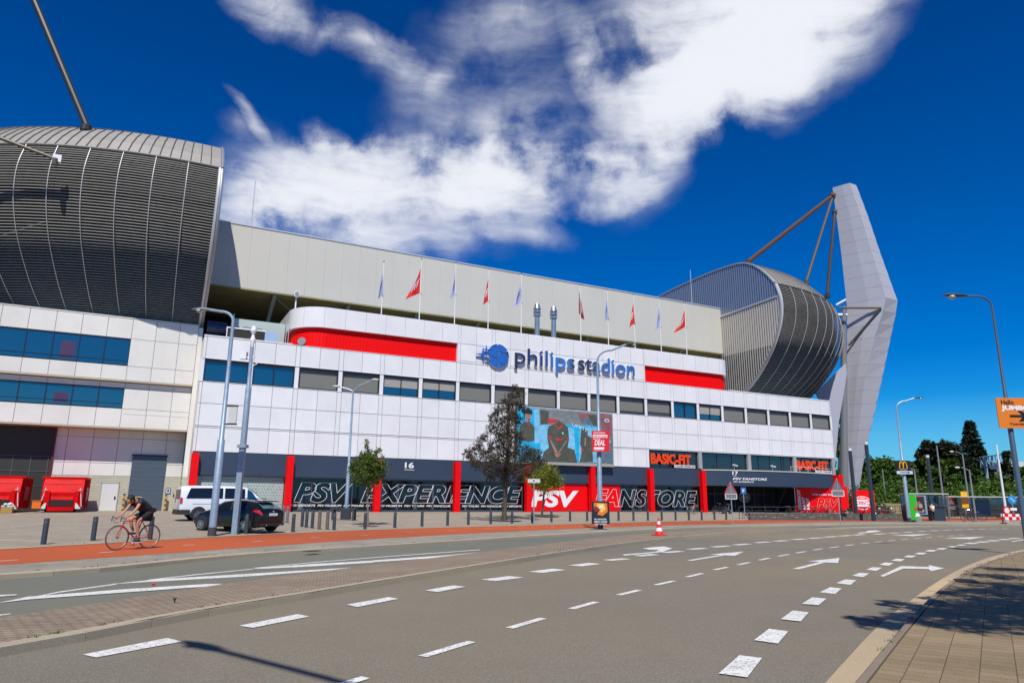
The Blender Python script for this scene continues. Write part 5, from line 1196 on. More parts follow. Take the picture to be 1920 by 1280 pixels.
# ------------------------------------------------------------------ traffic cone, signs
cone = thing('traffic_cone', 'red and white striped traffic cone on the paved island', 'cone', tuple(at(1236, 1003, 2, 0)))
CR = mat('cone_red', (.75,.025,.012), .5)
q = MB(); q.box(-.27,.27,-.27,.27,0,.05); q.build('base', CR, cone); q = MB(); prof = [(.2,.05),(.165,.2),(.165,.2),(.13,.36),(.13,.36),(.095,.52),(.095,.52),(.07,.66),(.07,.66),(.035,.82)]
for i in range(0, 10, 2): q.mi = 1 if i in (2, 6) else 0; q.lathe([prof[i], prof[i+1]], n=20)
q.build('cone', [CR, WHITEP], cone, smooth=True)
GALV = mat('sign_post_steel', (.42,.46,.5), .4, metal=.5)
def tri_sign(px, py, pt, lab, plate=True, back=True, rz=0):
    b = at(px, py, 2, .01); H = pole_top(px-2, pt, b); t = thing('road_sign', lab, 'road sign', tuple(b), vr+rz); MB().tube([(0,0,0),(0,0,H)], .035, 8).build('post', GALV, t)
    s = .85; q = MB(); q.prism([(-s/2, H-.78),(s/2, H-.78),(0, H-.02)], 1, .02, .04); q.build('triangle', mat('sign_back_grey', (.16,.17,.18), .5) if back else WHITEP, t)
    r = MB()
    P = [Vector((-s/2,.03,H-.80)), Vector((s/2,.03,H-.80)), Vector((0,.03,H))]
    for i in range(3): r.bar(P[i], P[(i+1) % 3], .05, .07, up=(0,1,0))
    r.build('triangle_rim', mat('rim_red', (.5,.02,.02), .5), t)
    if plate: q = MB(); q.box(-.4,.4,.02,.04,H-1.22,H-.86); q.build('plate', mat('plate_grey', (.17,.18,.18), .5), t); r = MB(); r.box(-.43,.43,0,.02,H-.88,H-.84).box(-.43,.43,0,.02,H-1.24,H-1.2).box(-.43,-.39,0,.02,H-1.24,H-.84).box(.39,.43,0,.02,H-1.24,H-.84); r.build('plate_frame', WHITEP, t)
    return t
tri_sign(1374, 983, 903, 'back of a warning triangle sign before the entrance'); tri_sign(1577, 987, 896, 'back of a warning triangle sign in front of the mast')
b = GP(1397, 973); H = pole_top(1395, 914, b); t = thing('parking_sign', 'small blue sign on a thin post left of the low wall', 'sign', tuple(b), vr); MB().tube([(0,0,0),(0,0,H)], .035, 8).build('post', GALV, t); q = MB().box(-.25,.25,-.04,-.02,H-.6,H); qo = q.build('plate', mat('plate_blue', (.03,.12,.4), .5), t); q = MB(); text_on(q, 'P', (-.1,-.05,H-.48), (1,0,0), (0,0,1), .2, .32, depth=.004, bold=.03); q.build('lettering', WHITEL, qo, fixn=False)
b = at(1001, 983, 2, .01); H = pole_top(1000, 902, b); t = thing('street_name_sign', 'white two armed plate on a thin post before the red shop wall', 'sign', tuple(b), vr); MB().tube([(0,0,0),(0,0,H)], .035, 8).build('post', GALV, t); MB().box(-.42,-.1,-.05,-.03,H-.1,H+.15).box(.1,.42,-.05,-.03,H-.1,H+.15).box(-.1,.1,-.06,-.02,H-.12,H+.17).build('plate', mat('plate_white', (.6,.62,.62), .5), t); q = MB(); text_on(q, 'B', (-.05,-.065,H-.03), (1,0,0), (0,0,1), .1, .13, depth=.004, bold=.03); q.build('lettering', BLACK, t, fixn=False)

# bench by the double lamp
b = GP(652, 975); t = thing('bench', 'dark flat bench beside the double headed lamp', 'bench', tuple(b), vr); MB().box(-1.1,.55,-.35,.35,.72,.8).build('seat', BOLL, t)
for x in (-.95, .4): 
    for y in (-.28, .28): MB().box(x-.06,x+.06,y-.06,y+.06,0,.72).build('leg', BOLL, t)
# cardboard box with rubbish at the left container, orange crate
CARD = mat('cardboard', (.42,.25,.07), .9)

# ------------------------------------------------------------------ waste compactors
def compactor(loc, rz, lab, s=1.0):
    t = thing('waste_compactor', lab, 'waste container', tuple(loc), rz, 'red waste compactors at the loading gate'); R_ = mat('container_red', (.66,.0,.001), .55, spec=.15, var=.35, vscale=1.5); RD = mat('container_dark', (.10,.006,.006), .6)
    m = MB(); m.prism([(.0,.3),(5.4,.25),(5.4,2.65),(.55,2.65),(.0,1.55)], 0, -1.38, 1.38); m.v = [(v[0], v[1], v[2]) for v in m.v]; m.build('body', R_, t)
    m = MB(); m.box(-1.55,1.55,.5,5.5,2.62,2.78).box(-1.48,-1.38,1.0,5.4,.5,2.62).box(1.38,1.48,1.0,5.4,.5,2.62); 
    for k in range(6): m.box(-1.54,-1.48,1.2+.8*k,1.32+.8*k,.3,2.62).box(1.48,1.54,1.2+.8*k,1.32+.8*k,.3,2.62)
    m.build('rim', R_, t)
    m = MB(); m.slab([(-.75,-.12,.85),(.75,-.12,.85),(.72,.18,1.8),(-.72,.18,1.8)], (0,-1,.3), .1); m.build('hopper_door', R_, t)
    m = MB(); m.slab([(-1.3,.3,2.22),(1.3,.3,2.22),(1.3,.5,2.5),(-1.3,.5,2.5)], (0,-1,.3), .08); m.build('lid', mat('container_lid', (.58,.0,.0), .5, spec=.2), t)
    MB().box(-.80,.80,-.14,.3,.44,.98).build('hopper', mat('hopper_black', (.03,.004,.004), .7), t); MB().box(-.9,.9,-.3,.1,.12,.42).build('ram_bar', R_, t)
    for x in (-1, 1):
        MB().box(x*.98-.14,x*.98+.14,-.14,.2,.35,1.65).build('side_rail', R_, t)
        MB().prism([(x*1.0,.28),(x*1.38,.28),(x*1.08,.72),(x*.98,.72)], 1, -.35, -.28).build('side_flap', mat('flap_pale', (.6,.68,.64), .5), t)
        MB().tube([(x*1.4,-.15,.45),(x*1.18,.1,1.9)], .035).build('gas_strut', STEELW, t); MB().box(x*1.16-.1,x*1.16+.1,-.05,.0,1.7,1.76).build('hook', STEELW, t)
        MB().cyl((x*.85,.4,.18),(x*1.1,.4,.18),.16).build('roller', DARK, t)
    m = MB(); text_on(m, 'PSV', (1.56,1.0,.9), (0,1,0), (0,0,1), 2.6, 1.1, depth=.01, bold=.05, shear=.3); m.build('side_lettering', mat('container_letter', (.35,.30,.38), .5), t, fixn=False)
    t.scale = (s,)*3; return t
pc = GP(118, 959); pc = Vector((-5.3, 58.2, ramp(-5.3, 58.2))); c1 = compactor(at(113, 955, 1, 59.3)-Vector((0,0,0)), 0, 'red waste compactor with open hopper left of the white door', .88)
c1.location = (at(113, 955, 1, 59.0).x, 59.0, .49)
c2 = copy_tree(c1); c2.location = (at(-22, 955, 1, 58.2).x+.35, 58.4, .48); c2['label'] = 'red waste compactor cut by the left edge of the photo'
cb = thing('cardboard_box', 'open cardboard box of crumpled paper between the compactors', 'box', (at(13, 955, 1, 57.6).x, 57.6, .46)); q = MB(); q.box(-.34,.34,-.25,.25,0,.02).box(-.34,.34,-.25,-.23,0,.42).box(-.34,.34,.23,.25,0,.42).box(-.34,-.32,-.25,.25,0,.42).box(.32,.34,-.25,.25,0,.42); q.build('carton', CARD, cb)
rr = random.Random(3); q = MB()
for i in range(16): q.sphere((rr.uniform(-.28,.3), rr.uniform(-.2,.2), .4+rr.uniform(0,.22)), rr.uniform(.06,.12), 3, (rr.uniform(.7,1.6), 1, rr.uniform(.5,.9)))
q.build('crumpled_paper', mat('paper_white', (.7,.72,.75), .9), cb)
ob = thing('orange_crate', 'orange bin hung beside the compactor hopper', 'bin', (at(68, 950, 1, 58.8).x, 58.8, .75)); MB().box(-.25,.25,-.2,.2,0,.5).build('tub', mat('crate_orange', (.8,.16,.01), .5), ob); MB().box(-.28,.28,-.23,.23,.5,.54).build('rim', mat('crate_orange'), ob)

# ------------------------------------------------------------------ vehicles
def lerp(a, b, t): return a+(b-a)*t
class Hull:
    """body grown from cross sections; columns run from keel to roof ridge on one side"""
    def __init__(s, st):
        s.st = st; s.rows = []
        for (x, hw, zb, zs, zbelt, hb, zr, hr) in st:
            s.rows.append([(x,0,zb),(x,hw*.86,zb),(x,hw*.985,zs),(x,hw,lerp(zs,zbelt,.55)),(x,hb,zbelt),(x,lerp(hb,hr,.5)+.015,lerp(zbelt,zr,.5)),(x,hr,lerp(zbelt,zr,.93)),(x,hr*.6,zr),(x,0,zr+.012)])
    def pt(s, u, v, side=1, off=0):
        i = min(int(u), len(s.rows)-2); a = u-i; j = min(int(v), len(s.rows[0])-2); b = v-j
        P = lambda i, j: Vector(s.rows[i][j]); p = P(i,j)*(1-a)*(1-b)+P(i+1,j)*a*(1-b)+P(i,j+1)*(1-a)*b+P(i+1,j+1)*a*b
        du = P(i+1,j)*(1-b)+P(i+1,j+1)*b-P(i,j)*(1-b)-P(i,j+1)*b; dv = P(i,j+1)*(1-a)+P(i+1,j+1)*a-P(i,j)*(1-a)-P(i+1,j)*a
        n = du.cross(dv); n = n.normalized() if n.length > 1e-9 else Vector((0,1,0))
        if n.y < 0 and abs(n.y) > .2: n = -n
        if n.z < 0 and abs(n.y) <= .2: n = -n
        p = p+n*off; return (p.x, p.y*side, p.z)
    def body(s, name, m, par):
        q = MB()
        for sd in (1, -1): q.grid([[(x, y*sd, z) for x, y, z in r] for r in s.rows], sd < 0)
        for e in (0, -1):
            r = s.rows[e]; q.add([(x, y, z) for x, y, z in r]+[(x, -y, z) for x, y, z in r[::-1][1:-1]], [tuple(range(2*len(r)-2))])
        o = q.build(name, m, par, smooth=True); md = o.modifiers.new('sub', 'SUBSURF'); md.levels = 1; md.render_levels = 2; return o
    def patch(s, name, m, par, quad, side=1, off=.018, n=6):
        """quad: four (x,v) corners: low rear, low front, high front, high rear"""
        xs = [a[0] for a in s.st]
        def U(x):
            for i in range(len(xs)-1):
                if (xs[i]-x)*(xs[i+1]-x) <= 0: return i+(x-xs[i])/(xs[i+1]-xs[i])
            return 0 if abs(x-xs[0]) < abs(x-xs[-1]) else len(xs)-1.001
        q = MB(); rows = []
        for k in range(n+1):
            b = k/n; rows.append([s.pt(U(lerp(lerp(quad[0][0],quad[1][0],a/n), lerp(quad[3][0],quad[2][0],a/n), b)), lerp(lerp(quad[0][1],quad[1][1],a/n), lerp(quad[3][1],quad[2][1],a/n), b), side, off) for a in range(n+1)])
        q.grid(rows); return q.build(name, m, par, smooth=True, fixn=False)
def wheel(par, x, y, r, side, rimm, w=.2):
    t = MB(); t.tube([(x, y-side*w, r), (x, y-side*.02, r), (x, y, r)], [r, r, r*.93], 28); o = t.build('wheel', RUBBER, par, smooth=True)
    q = MB(); q.tube([(x, y+side*.004, r), (x, y+side*.012, r)], [r*.64, r*.62], 24); q.build('rim', mat('rim_dark', (.05,.05,.055), .4), o)
    q = MB()
    for k in range(10):
        a = 2*pi*k/10; q.bar((x, y+side*.02, r), (x+r*.6*cos(a), y+side*.02, r+r*.6*sin(a)), .035, .02, up=(0,1,0))
    q.tube([(x+r*.62*cos(2*pi*i/24), y+side*.02, r+r*.62*sin(2*pi*i/24)) for i in range(24)], .014, 5, closed=True); q.tube([(x, y+side*.01, r),(x, y+side*.035, r)], .055, 10); q.build('spokes', rimm, o)
    return o
def arch(par, x, y, r, side, m):
    q = MB(); n = 18; P = [(x+(r)*cos(pi*i/n), r*.98+(r)*sin(pi*i/n)) for i in range(n+1)]; P = [(x+r, r*.55)]+P+[(x-r, r*.55)]
    q.prism(P, 1, y-side*.35, y+side*.006); q.build('wheel_arch', m, par)
CARP = mat('car_black', (.007,.007,.008), .25, coat=.5, spec=.35); CGL = glass('car_glass', (.01,.012,.014), .12, .25, .02); VANW = mat('van_white', (.74,.76,.80), .3, coat=.6); PLAS = mat('black_plastic', (.025,.026,.028), .6)
REDL = mat('tail_red', (.55,.01,.01), .2, coat=1)
HB_ = [(-2.15,.60,.42,.48,.78,.58,.84,.45),(-2.10,.78,.30,.42,.92,.74,1.0,.58),(-1.98,.86,.24,.38,.98,.80,1.10,.60),(-1.75,.885,.22,.36,1.0,.83,1.26,.60),(-1.5,.895,.21,.35,1.0,.84,1.37,.58),(-1.0,.90,.20,.34,.98,.85,1.44,.60),(-.3,.90,.20,.33,.96,.85,1.46,.61),(.25,.90,.20,.33,.95,.85,1.42,.60),(.62,.895,.20,.33,.94,.84,1.25,.62),(.98,.89,.20,.34,.93,.83,1.03,.70),(1.3,.885,.21,.34,.90,.80,.95,.62),(1.75,.86,.22,.35,.83,.76,.87,.55),(2.02,.78,.25,.38,.72,.68,.76,.45),(2.15,.60,.34,.42,.58,.52,.62,.35)]
car = thing('black_hatchback', 'black hatchback parked nose away beside the lamp posts', 'car', (0,0,0)); h = Hull(HB_)
bd = h.body('body', CARP, car)
for sd in (1, -1):
    h.patch('side_window', CGL, bd, ((-1.45,4.15),(.62,4.15),(.35,5.75),(-1.15,5.8)), sd); 
    q = MB(); q.bar((-.42, sd*.86, .98), (-.36, sd*.70, 1.36), .07, .04); q.build('door_pillar', BLACK, bd)
    arch(bd, 1.32, sd*.885, .37, sd, SHADE); arch(bd, -1.33, sd*.885, .37, sd, SHADE)
    wheel(car, 1.32, sd*.91, .325, sd, CHROME); wheel(car, -1.33, sd*.91, .325, sd, CHROME)
    h.patch('tail_light', REDL, bd, ((-2.13,3.5),(-1.72,3.75),(-1.80,4.0),(-2.12,4.05)), sd, .02)
    q = MB(); q.box(-.5,.5,sd*.88-.02,sd*.88+.02,.0,.001); 
    m_ = MB(); m_.sphere((.62, sd*.98, 1.0), .11, 5, (.8,1,.7)); m_.build('mirror', CARP, bd)
    m_ = MB(); m_.tube([(-1.1, sd*.60, 1.50), (.2, sd*.60, 1.50)], .02); m_.build('roof_rail', BLACK, bd)
    q = MB(); q.box(.05,.25,sd*.898,sd*.915,.78,.81).box(-.85,-.65,sd*.898,sd*.915,.79,.82); q.build('door_handle', CARP, bd)
h.patch('windscreen', CGL, bd, ((.95,8),(.95,6.2),(.35,6.4),(.35,8)), 1); h.patch('windscreen', CGL, bd, ((.95,8),(.95,6.2),(.35,6.4),(.35,8)), -1)
for sd in (1, -1): h.patch('rear_window', glass('rear_glass', (.12,.22,.22), .2, .2), bd, ((-2.03,8),(-2.03,6.25),(-1.56,6.35),(-1.56,8)), sd, .012)
q = MB(); rw = [(-2.045,.60,1.08),(-1.62,.52,1.36)]
q.slab([(-2.06,-.56,1.09),(-2.06,.56,1.09),(-1.64,.50,1.37),(-1.64,-.50,1.37)], (-.6,0,.8), .02); q.v = [(v[0]-.02, v[1], v[2]+.02) for v in q.v]; pass
q = MB(); q.slab([(-1.9,-.55,1.40),(-1.9,.55,1.40),(-1.5,.55,1.43),(-1.5,-.55,1.43)], (0,0,1), .03); q.build('spoiler', CARP, bd)
q = MB(); q.box(-2.175,-2.155,-.26,.26,.74,.86); po = q.build('number_plate', mat('plate_face', (.72,.74,.76), .4), bd)
q = MB(); q.box(-2.2,-2.1,-.7,.7,.30,.42); q.build('bumper', PLAS, bd); q = MB(); q.tube([(-2.22,.45,.33),(-2.1,.45,.33)], .04).tube([(-2.22,-.45,.33),(-2.1,-.45,.33)], .04); q.build('exhaust', CHROME, bd)
q = MB(); q.tube([(-2.17,0,.93),(-2.15,0,.93)], .04, 14); q.build('badge', mat('badge_grey', (.4,.42,.5), .4), bd)
hd = Vector((-.62,.785,0)); RL = GP(457, 999.5); lv_ = Vector((-hd.y, hd.x, 0)); c = RL+hd*1.33-lv_*.88
car.location = (c.x, c.y, ramp(c.x, c.y)); car.rotation_euler = (0,0,atan2(hd.y, hd.x))
VN = [(-2.55,.80,.45,.52,1.15,.80,1.80,.72),(-2.50,.90,.36,.46,1.15,.90,1.88,.78),(-2.2,.95,.33,.44,1.15,.935,1.92,.80),(-1.2,.96,.32,.43,1.15,.94,1.94,.81),(.4,.96,.32,.43,1.15,.94,1.94,.81),(1.0,.96,.32,.43,1.13,.94,1.90,.80),(1.35,.955,.32,.43,1.12,.93,1.66,.80),(1.72,.95,.32,.43,1.10,.92,1.32,.82),(1.95,.94,.32,.43,1.05,.90,1.14,.78),(2.35,.88,.33,.44,.90,.82,.96,.6),(2.55,.72,.38,.46,.68,.66,.72,.45)]
van = thing('white_van', 'white passenger van with dark side windows parked behind the black car', 'van', (0,0,0)); h = Hull(VN); bd = h.body('body', VANW, van)
for sd in (1, -1):
    h.patch('side_window', GLASSD, bd, ((-2.25,4.2),(-.35,4.2),(-.35,5.75),(-2.05,5.75)), sd, .012); h.patch('side_window', GLASSD, bd, ((-.25,4.2),(.85,4.2),(.85,5.75),(-.25,5.75)), sd, .012); h.patch('side_window', GLASSB, bd, ((.98,4.2),(1.62,4.2),(1.25,5.7),(.98,5.75)), sd, .012)
    arch(bd, 1.62, sd*.95, .40, sd, SHADE); arch(bd, -1.55, sd*.95, .40, sd, SHADE); wheel(van, 1.62, sd*.965, .34, sd, CHROME); wheel(van, -1.55, sd*.965, .34, sd, CHROME)
    h.patch('tail_light', REDL, bd, ((-2.53,3.4),(-2.42,3.4),(-2.42,4.3),(-2.53,4.3)), sd, .02)
    q = MB(); q.box(-2.5,-2.0,sd*.945,sd*.97,.36,.62).box(-1.1,1.15,sd*.945,sd*.97,.34,.46); q.build('side_trim', PLAS, bd); q = MB(); q.box(-1.9,.7,sd*.958,sd*.965,.93,.95); q.build('rail_slot', mat('slot_grey', (.4,.41,.43), .5), bd)
q = MB(); q.box(-2.62,-2.45,-.85,.85,.36,.62); q.build('bumper', PLAS, bd); q = MB(); q.box(-2.56,-2.545,-.68,.68,1.2,1.7); q.build('rear_window', GLASSD, bd)
h.patch('windscreen', GLASSD, bd, ((1.75,8),(1.75,6.1),(1.12,6.3),(1.12,8)), 1); h.patch('windscreen', GLASSD, bd, ((1.75,8),(1.75,6.1),(1.12,6.3),(1.12,8)), -1)
az_ = radians(6); hd = Vector((cos(az_), sin(az_), 0)); lv_ = Vector((-hd.y, hd.x, 0)); W1 = GP(373, 977); c = W1+hd*1.55+lv_*.965; van.location = (c.x, c.y, ramp(c.x, c.y)); van.rotation_euler = (0,0,az_); van.scale = (1.05, 1.05, 1.05)

# ------------------------------------------------------------------ bicycles
def bicycle(lab, m, road=False, name='bicycle', loc=(0,0,0), rz=0, grp=None, r=.34, basket=False, wb=.52):
    t = thing(name, lab, 'bicycle', tuple(loc), rz, grp); n_ = 26
    BB = (-.06,0,.28); ST_ = (-.20,0,.80) if road else (-.20,0,.72); HT = (wb-.16,0,.80) if road else (wb-.17,0,.92); HB2 = (wb-.12,0,.66) if road else (wb-.13,0,.72); RH = (-wb,0,r); FH = (wb,0,r)
    f = MB(); f.tube([BB, ST_], .016, 8).tube([ST_, HT] if road else [(-.12,0,.5), HT], .016, 8).tube([BB, HB2], .019, 8).tube([HB2, HT], .019, 8)
    for s in (-.05, .05): f.tube([BB, (RH[0], s, RH[2])], .010, 6).tube([ST_, (RH[0], s, RH[2])], .009, 6)
    f.build('frame', m, t, smooth=True)
    f = MB()
    for s in (-.045, .045): f.tube([HB2, (wb-.04, s, .5), (FH[0], s, FH[2])], .012, 6)
    f.build('fork', m, t, smooth=True)
    for c in (RH, FH):
        w = MB(); w.tube([(c[0]+r*cos(2*pi*i/n_), 0, c[2]+(r-.012)*sin(2*pi*i/n_)) for i in range(n_)], .016 if road else .022, 6, closed=True); wo = w.build('wheel', mat('tyre_tan', (.16,.07,.04), .7) if road else RUBBER, t, smooth=True)
        w = MB(); w.tube([(c[0]+(r-.03)*cos(2*pi*i/n_), 0, c[2]+(r-.04)*sin(2*pi*i/n_)) for i in range(n_)], .009, 5, closed=True); w.build('rim', mat('rim_satin', (.28,.27,.26), .45, metal=.4), wo)
        w = MB()
        for i in range(14): a = 2*pi*i/14; w.tube([c, (c[0]+(r-.03)*cos(a), 0, c[2]+(r-.04)*sin(a))], .0022, 4, cap=False)
        w.tube([(c[0],-.05,c[2]),(c[0],.05,c[2])], .02, 8); w.build('spokes', mat('spoke_grey', (.10,.10,.10), .5), wo)
    s = MB(); s.tube([ST_, (ST_[0]-.03,0,ST_[2]+.12)], .012, 6); s.build('seat_post', CHROME, t); z = ST_[2]+.14
    s = MB(); s.grid([[( -.14+ST_[0]-.03+.28*i/5, (.07-.055*(i/5)**.7)*cos(pi*j/6), z+.02*sin(pi*j/6)) for j in range(7)] for i in range(6)]); s.build('saddle', BLACK, t, smooth=True)
    hb = MB()
    if road:
        hb.tube([HT, (HT[0]-.01,0,HT[2]+.07), (HT[0]+.09,0,HT[2]+.09)], .014, 6)
        for sd in (-1, 1): hb.tube([(HT[0]+.09,0,HT[2]+.09),(HT[0]+.09,sd*.2,HT[2]+.09),(HT[0]+.18,sd*.21,HT[2]+.08),(HT[0]+.20,sd*.21,HT[2]-.0),(HT[0]+.12,sd*.21,HT[2]-.05),(HT[0]+.04,sd*.21,HT[2]-.05)], .013, 6)
        hb.build('handlebar', mat('bar_tape', (.25,.26,.27), .6), t, smooth=True); b = MB()
        for sd in (-1, 1): b.tube([(HT[0]+.17,sd*.21,HT[2]+.09),(HT[0]+.23,sd*.21,HT[2]+.13),(HT[0]+.26,sd*.21,HT[2]+.0)], .012, 6)
        b.build('brake_lever', BLACK, t)
    else:
        hb.tube([HT, (HT[0]-.03,0,HT[2]+.13)], .014, 6).tube([(HT[0]-.18,-.28,HT[2]+.15),(HT[0],-.2,HT[2]+.17),(HT[0]+.02,0,HT[2]+.13),(HT[0],.2,HT[2]+.17),(HT[0]-.18,.28,HT[2]+.15)], .011, 6); hb.build('handlebar', CHROME, t, smooth=True)
        f = MB()
        for c in (RH, FH): f.grid([[(c[0]+(r+.03)*cos(a), y, c[2]+(r+.03)*sin(a)) for y in (-.03,.03)] for a in [radians(v) for v in range(20,171,15)]])
        f.build('mudguard', m, t, fixn=False)
        f = MB(); f.box(-wb-.2,-wb+.18,-.06,.06,r*2+.06,r*2+.08).tube([(-wb-.15,.06,r*2+.06),(-wb,.06,r)], .007, 5); f.build('luggage_rack', BLACK, t)
    c = MB(); c.tube([(BB[0]+.09*cos(2*pi*i/20),-.05,BB[2]+.09*sin(2*pi*i/20)) for i in range(20)], .008, 5, closed=True).tube([(BB[0],-.07,BB[2]),(BB[0],.07,BB[2])], .02, 8).bar((BB[0],-.07,BB[2]),(BB[0]-.02,-.08,BB[2]-.17),.02).bar((BB[0],.07,BB[2]),(BB[0]+.02,.08,BB[2]+.17),.02).box(BB[0]-.07,BB[0]+.03,-.16,-.08,BB[2]-.18,BB[2]-.16).tube([(BB[0],-.05,BB[2]+.09),(RH[0],-.05,RH[2]+.035)], .005, 4).tube([(BB[0],-.05,BB[2]-.09),(RH[0],-.05,RH[2]-.035)], .005, 4); c.build('crankset', mat('crank_grey', (.3,.3,.3), .35, metal=.8), t)
    if basket: b = MB(); b.box(wb-.02,wb+.3,-.16,.16,.72,.95); b.build('basket', mat('basket_brown', (.18,.11,.05), .8), t)
    return t
fa = at(215.6, 1031, 2, .005); ra = at(278.5, 1027.2, 2, .005); hd = fa-ra; hd.z = 0; az_b = atan2(hd.y, hd.x); S_ = 1.075
mid = (fa+ra)/2
bike = bicycle('red racing bicycle ridden along the red cycle path', mat('frame_red', (.55,.012,.02), .3, coat=.5), True, 'racing_bicycle', (mid.x, mid.y, .005), az_b, r=.345, wb=.50); bike.scale = (S_, S_, S_)
# rider: leaning over the bars, one knee up
SKIN = mat('skin', (.50,.235,.12), .55); CLO = mat('black_jersey', (.018,.019,.024), .8); HAIR = mat('hair_black', (.012,.010,.009), .7)
rider = thing('person', 'cyclist in black jersey and shorts bent low over the handlebar', 'person', (mid.x, mid.y, .005), az_b)
Z = lambda x, y, z, r, r2=None: (x, y, z, r, r2 or r)
J = [Z(-.35,0,1.00,.09,.11), Z(-.24,0,1.16,.085,.10), Z(-.08,0,1.31,.085,.12), Z(.05,0,1.385,.06,.08), Z(.13,0,1.41,.055), Z(.20,0,1.395,.075), Z(.245,0,1.36,.07),
     # arms (near is +y? left side faces the road)
     Z(.02,.18,1.36,.06), Z(.16,.22,1.15,.042), Z(.33,.21,.965,.03), Z(.40,.205,.93,.024),
     Z(.02,-.18,1.36,.06), Z(.16,-.22,1.15,.042), Z(.33,-.21,.965,.03), Z(.40,-.205,.93,.024),
     # legs: +y knee up and forward, -y stretched further down
     Z(-.30,.10,.97,.085), Z(.03,.12,.80,.06), Z(-.02,.11,.52,.048), Z(-.07,.11,.30,.032),
     Z(-.30,-.10,.97,.085), Z(.10,-.11,.86,.06), Z(.02,-.11,.62,.048), Z(-.05,-.11,.50,.032)]
E_ = [(0,1),(1,2),(2,3),(3,4),(4,5),(5,6),(2,7),(7,8),(8,9),(9,10),(2,11),(11,12),(12,13),(13,14),(0,15),(15,16),(16,17),(17,18),(0,19),(19,20),(20,21),(21,22)]
vs, fs = skin_mesh(J, E_, 2); m = MB(); m.add(vs, fs)
# hands with fingers closed on the bar, and a face
def hand(c, fwd, side):
    """palm with four curled fingers and a thumb, gripping a bar that runs along side"""
    c = Vector(c); f = Vector(fwd).normalized(); s = Vector(side).normalized(); u = f.cross(s); 
    if u.z < 0: u = -u
    m.obox(c+f*.03, f*.045, s*.04, u*.014)
    for k, L_ in enumerate((.8, .95, 1.0, .85)):
        b = c+f*.07+s*(.03-.02*k); m.tube([b, b+f*.028*L_-u*.01, b+f*.03*L_-u*.04*L_, b+f*.005-u*.055*L_], [.0095,.009,.0085,.007], 6)
    b = c+f*.02-s*.04*(1 if side[1] > 0 else 1); m.tube([b, b+f*.025-u*.02, b+f*.04-u*.04], [.011,.010,.008], 6)
for sd in (1, -1): hand((.40, sd*.205, .94), (.8,0,-.45), (0,1,0))
hdir = Vector((.72,0,-.55)).normalized()   # where the face looks
hc = Vector((.23,0,1.385)); m.sphere(hc, .10, 10, (1.05,.78,1.12)); face_u = Vector((.6,0,.8))
m.obox(hc+hdir*.105+face_u*-.005, hdir*.018, Vector((0,.011,0)), face_u*.022)
m.obox(hc+hdir*.095-face_u*.045, hdir*.006, Vector((0,.022,0)), face_u*.006)
for sd in (1, -1):
    m.sphere(hc+Vector((-.005, sd*.082, -.01)), .022, 5, (.7,.35,1.2))
bodyo = m.build('body', SKIN, rider, smooth=True)
q = MB()
for sd in (1, -1): q.sphere(hc+hdir*.09+face_u*.02+Vector((0, sd*.032, 0)), .011, 5)
q.build('eyes', mat('eye_dark', (.03,.02,.015), .3), rider)
# hair: cap of short black hair over crown and nape
q = MB(); q.sphere(hc-hdir*.018+face_u*.022, .108, 10, (1.08,.86,1.14)); q.v = [v for v in q.v]; hr_ = q
keep = []; 
for f_ in hr_.f:
    c_ = sum((Vector(hr_.v[i]) for i in f_), Vector())/len(f_)-hc
    if c_.dot(hdir) < .052 and not (c_.dot(face_u) < -.035 and c_.dot(hdir) > -.03): keep.append(f_)
hr_.f = keep; hr_.m = [0]*len(keep)
rr = random.Random(4)
hr_.v = [tuple(Vector(v)+Vector((rr.uniform(-1,1), rr.uniform(-1,1), rr.uniform(-1,1)))*.006) for v in hr_.v]; hr_.build('hair', HAIR, rider, smooth=True)
def garment(name, J, E, m_, par, cut=None):
    vs, fs = skin_mesh(J, E, 2); q = MB(); q.add(vs, fs); return q.build(name, m_, par, smooth=True)
garment('jersey', [Z(-.39,0,1.02,.16,.18), Z(-.25,0,1.18,.165,.185), Z(-.08,0,1.31,.165,.20), Z(.05,0,1.375,.11,.14), Z(.02,.18,1.35,.095), Z(.10,.205,1.24,.08), Z(.02,-.18,1.35,.095), Z(.10,-.205,1.24,.08)], [(0,1),(1,2),(2,3),(2,4),(4,5),(2,6),(6,7)], CLO, rider)
garment('shorts', [Z(-.36,0,1.0,.155,.175), Z(-.29,.10,.96,.12), Z(-.06,.12,.84,.095), Z(-.29,-.10,.96,.12), Z(-.01,-.11,.89,.095)], [(0,1),(1,2),(0,3),(3,4)], mat('black_shorts', (.010,.010,.011), .85), rider)
for (x, y, z) in ((-.09,.11,.235), (-.07,-.11,.435)):
    q = MB(); q.sphere((x+.06,y,z), .06, 6, (2.3,.75,.7)); so3 = q.build('shoe', mat('shoe_blue', (.02,.03,.07), .6), rider, smooth=True); q = MB(); q.box(x-.07,x+.19,y-.04,y+.04,z-.05,z-.03); q.build('sole', WHITEP, so3)
q = MB(); q.sphere((-.50,0,1.10), .11, 6, (1.25,.9,.75)); q.build('hip_pouch', BLACK, rider, smooth=True)
q = MB(); q.tube([(-.02,.13,1.47),(.06,.05,1.475),(.10,-.05,1.46)], .012, 6); q.build('collar_strap', mat('strap_yellow', (.55,.5,.2), .6), rider)
# rider fits the bicycle (both share one scale)
rider.scale = (S_, S_, S_)

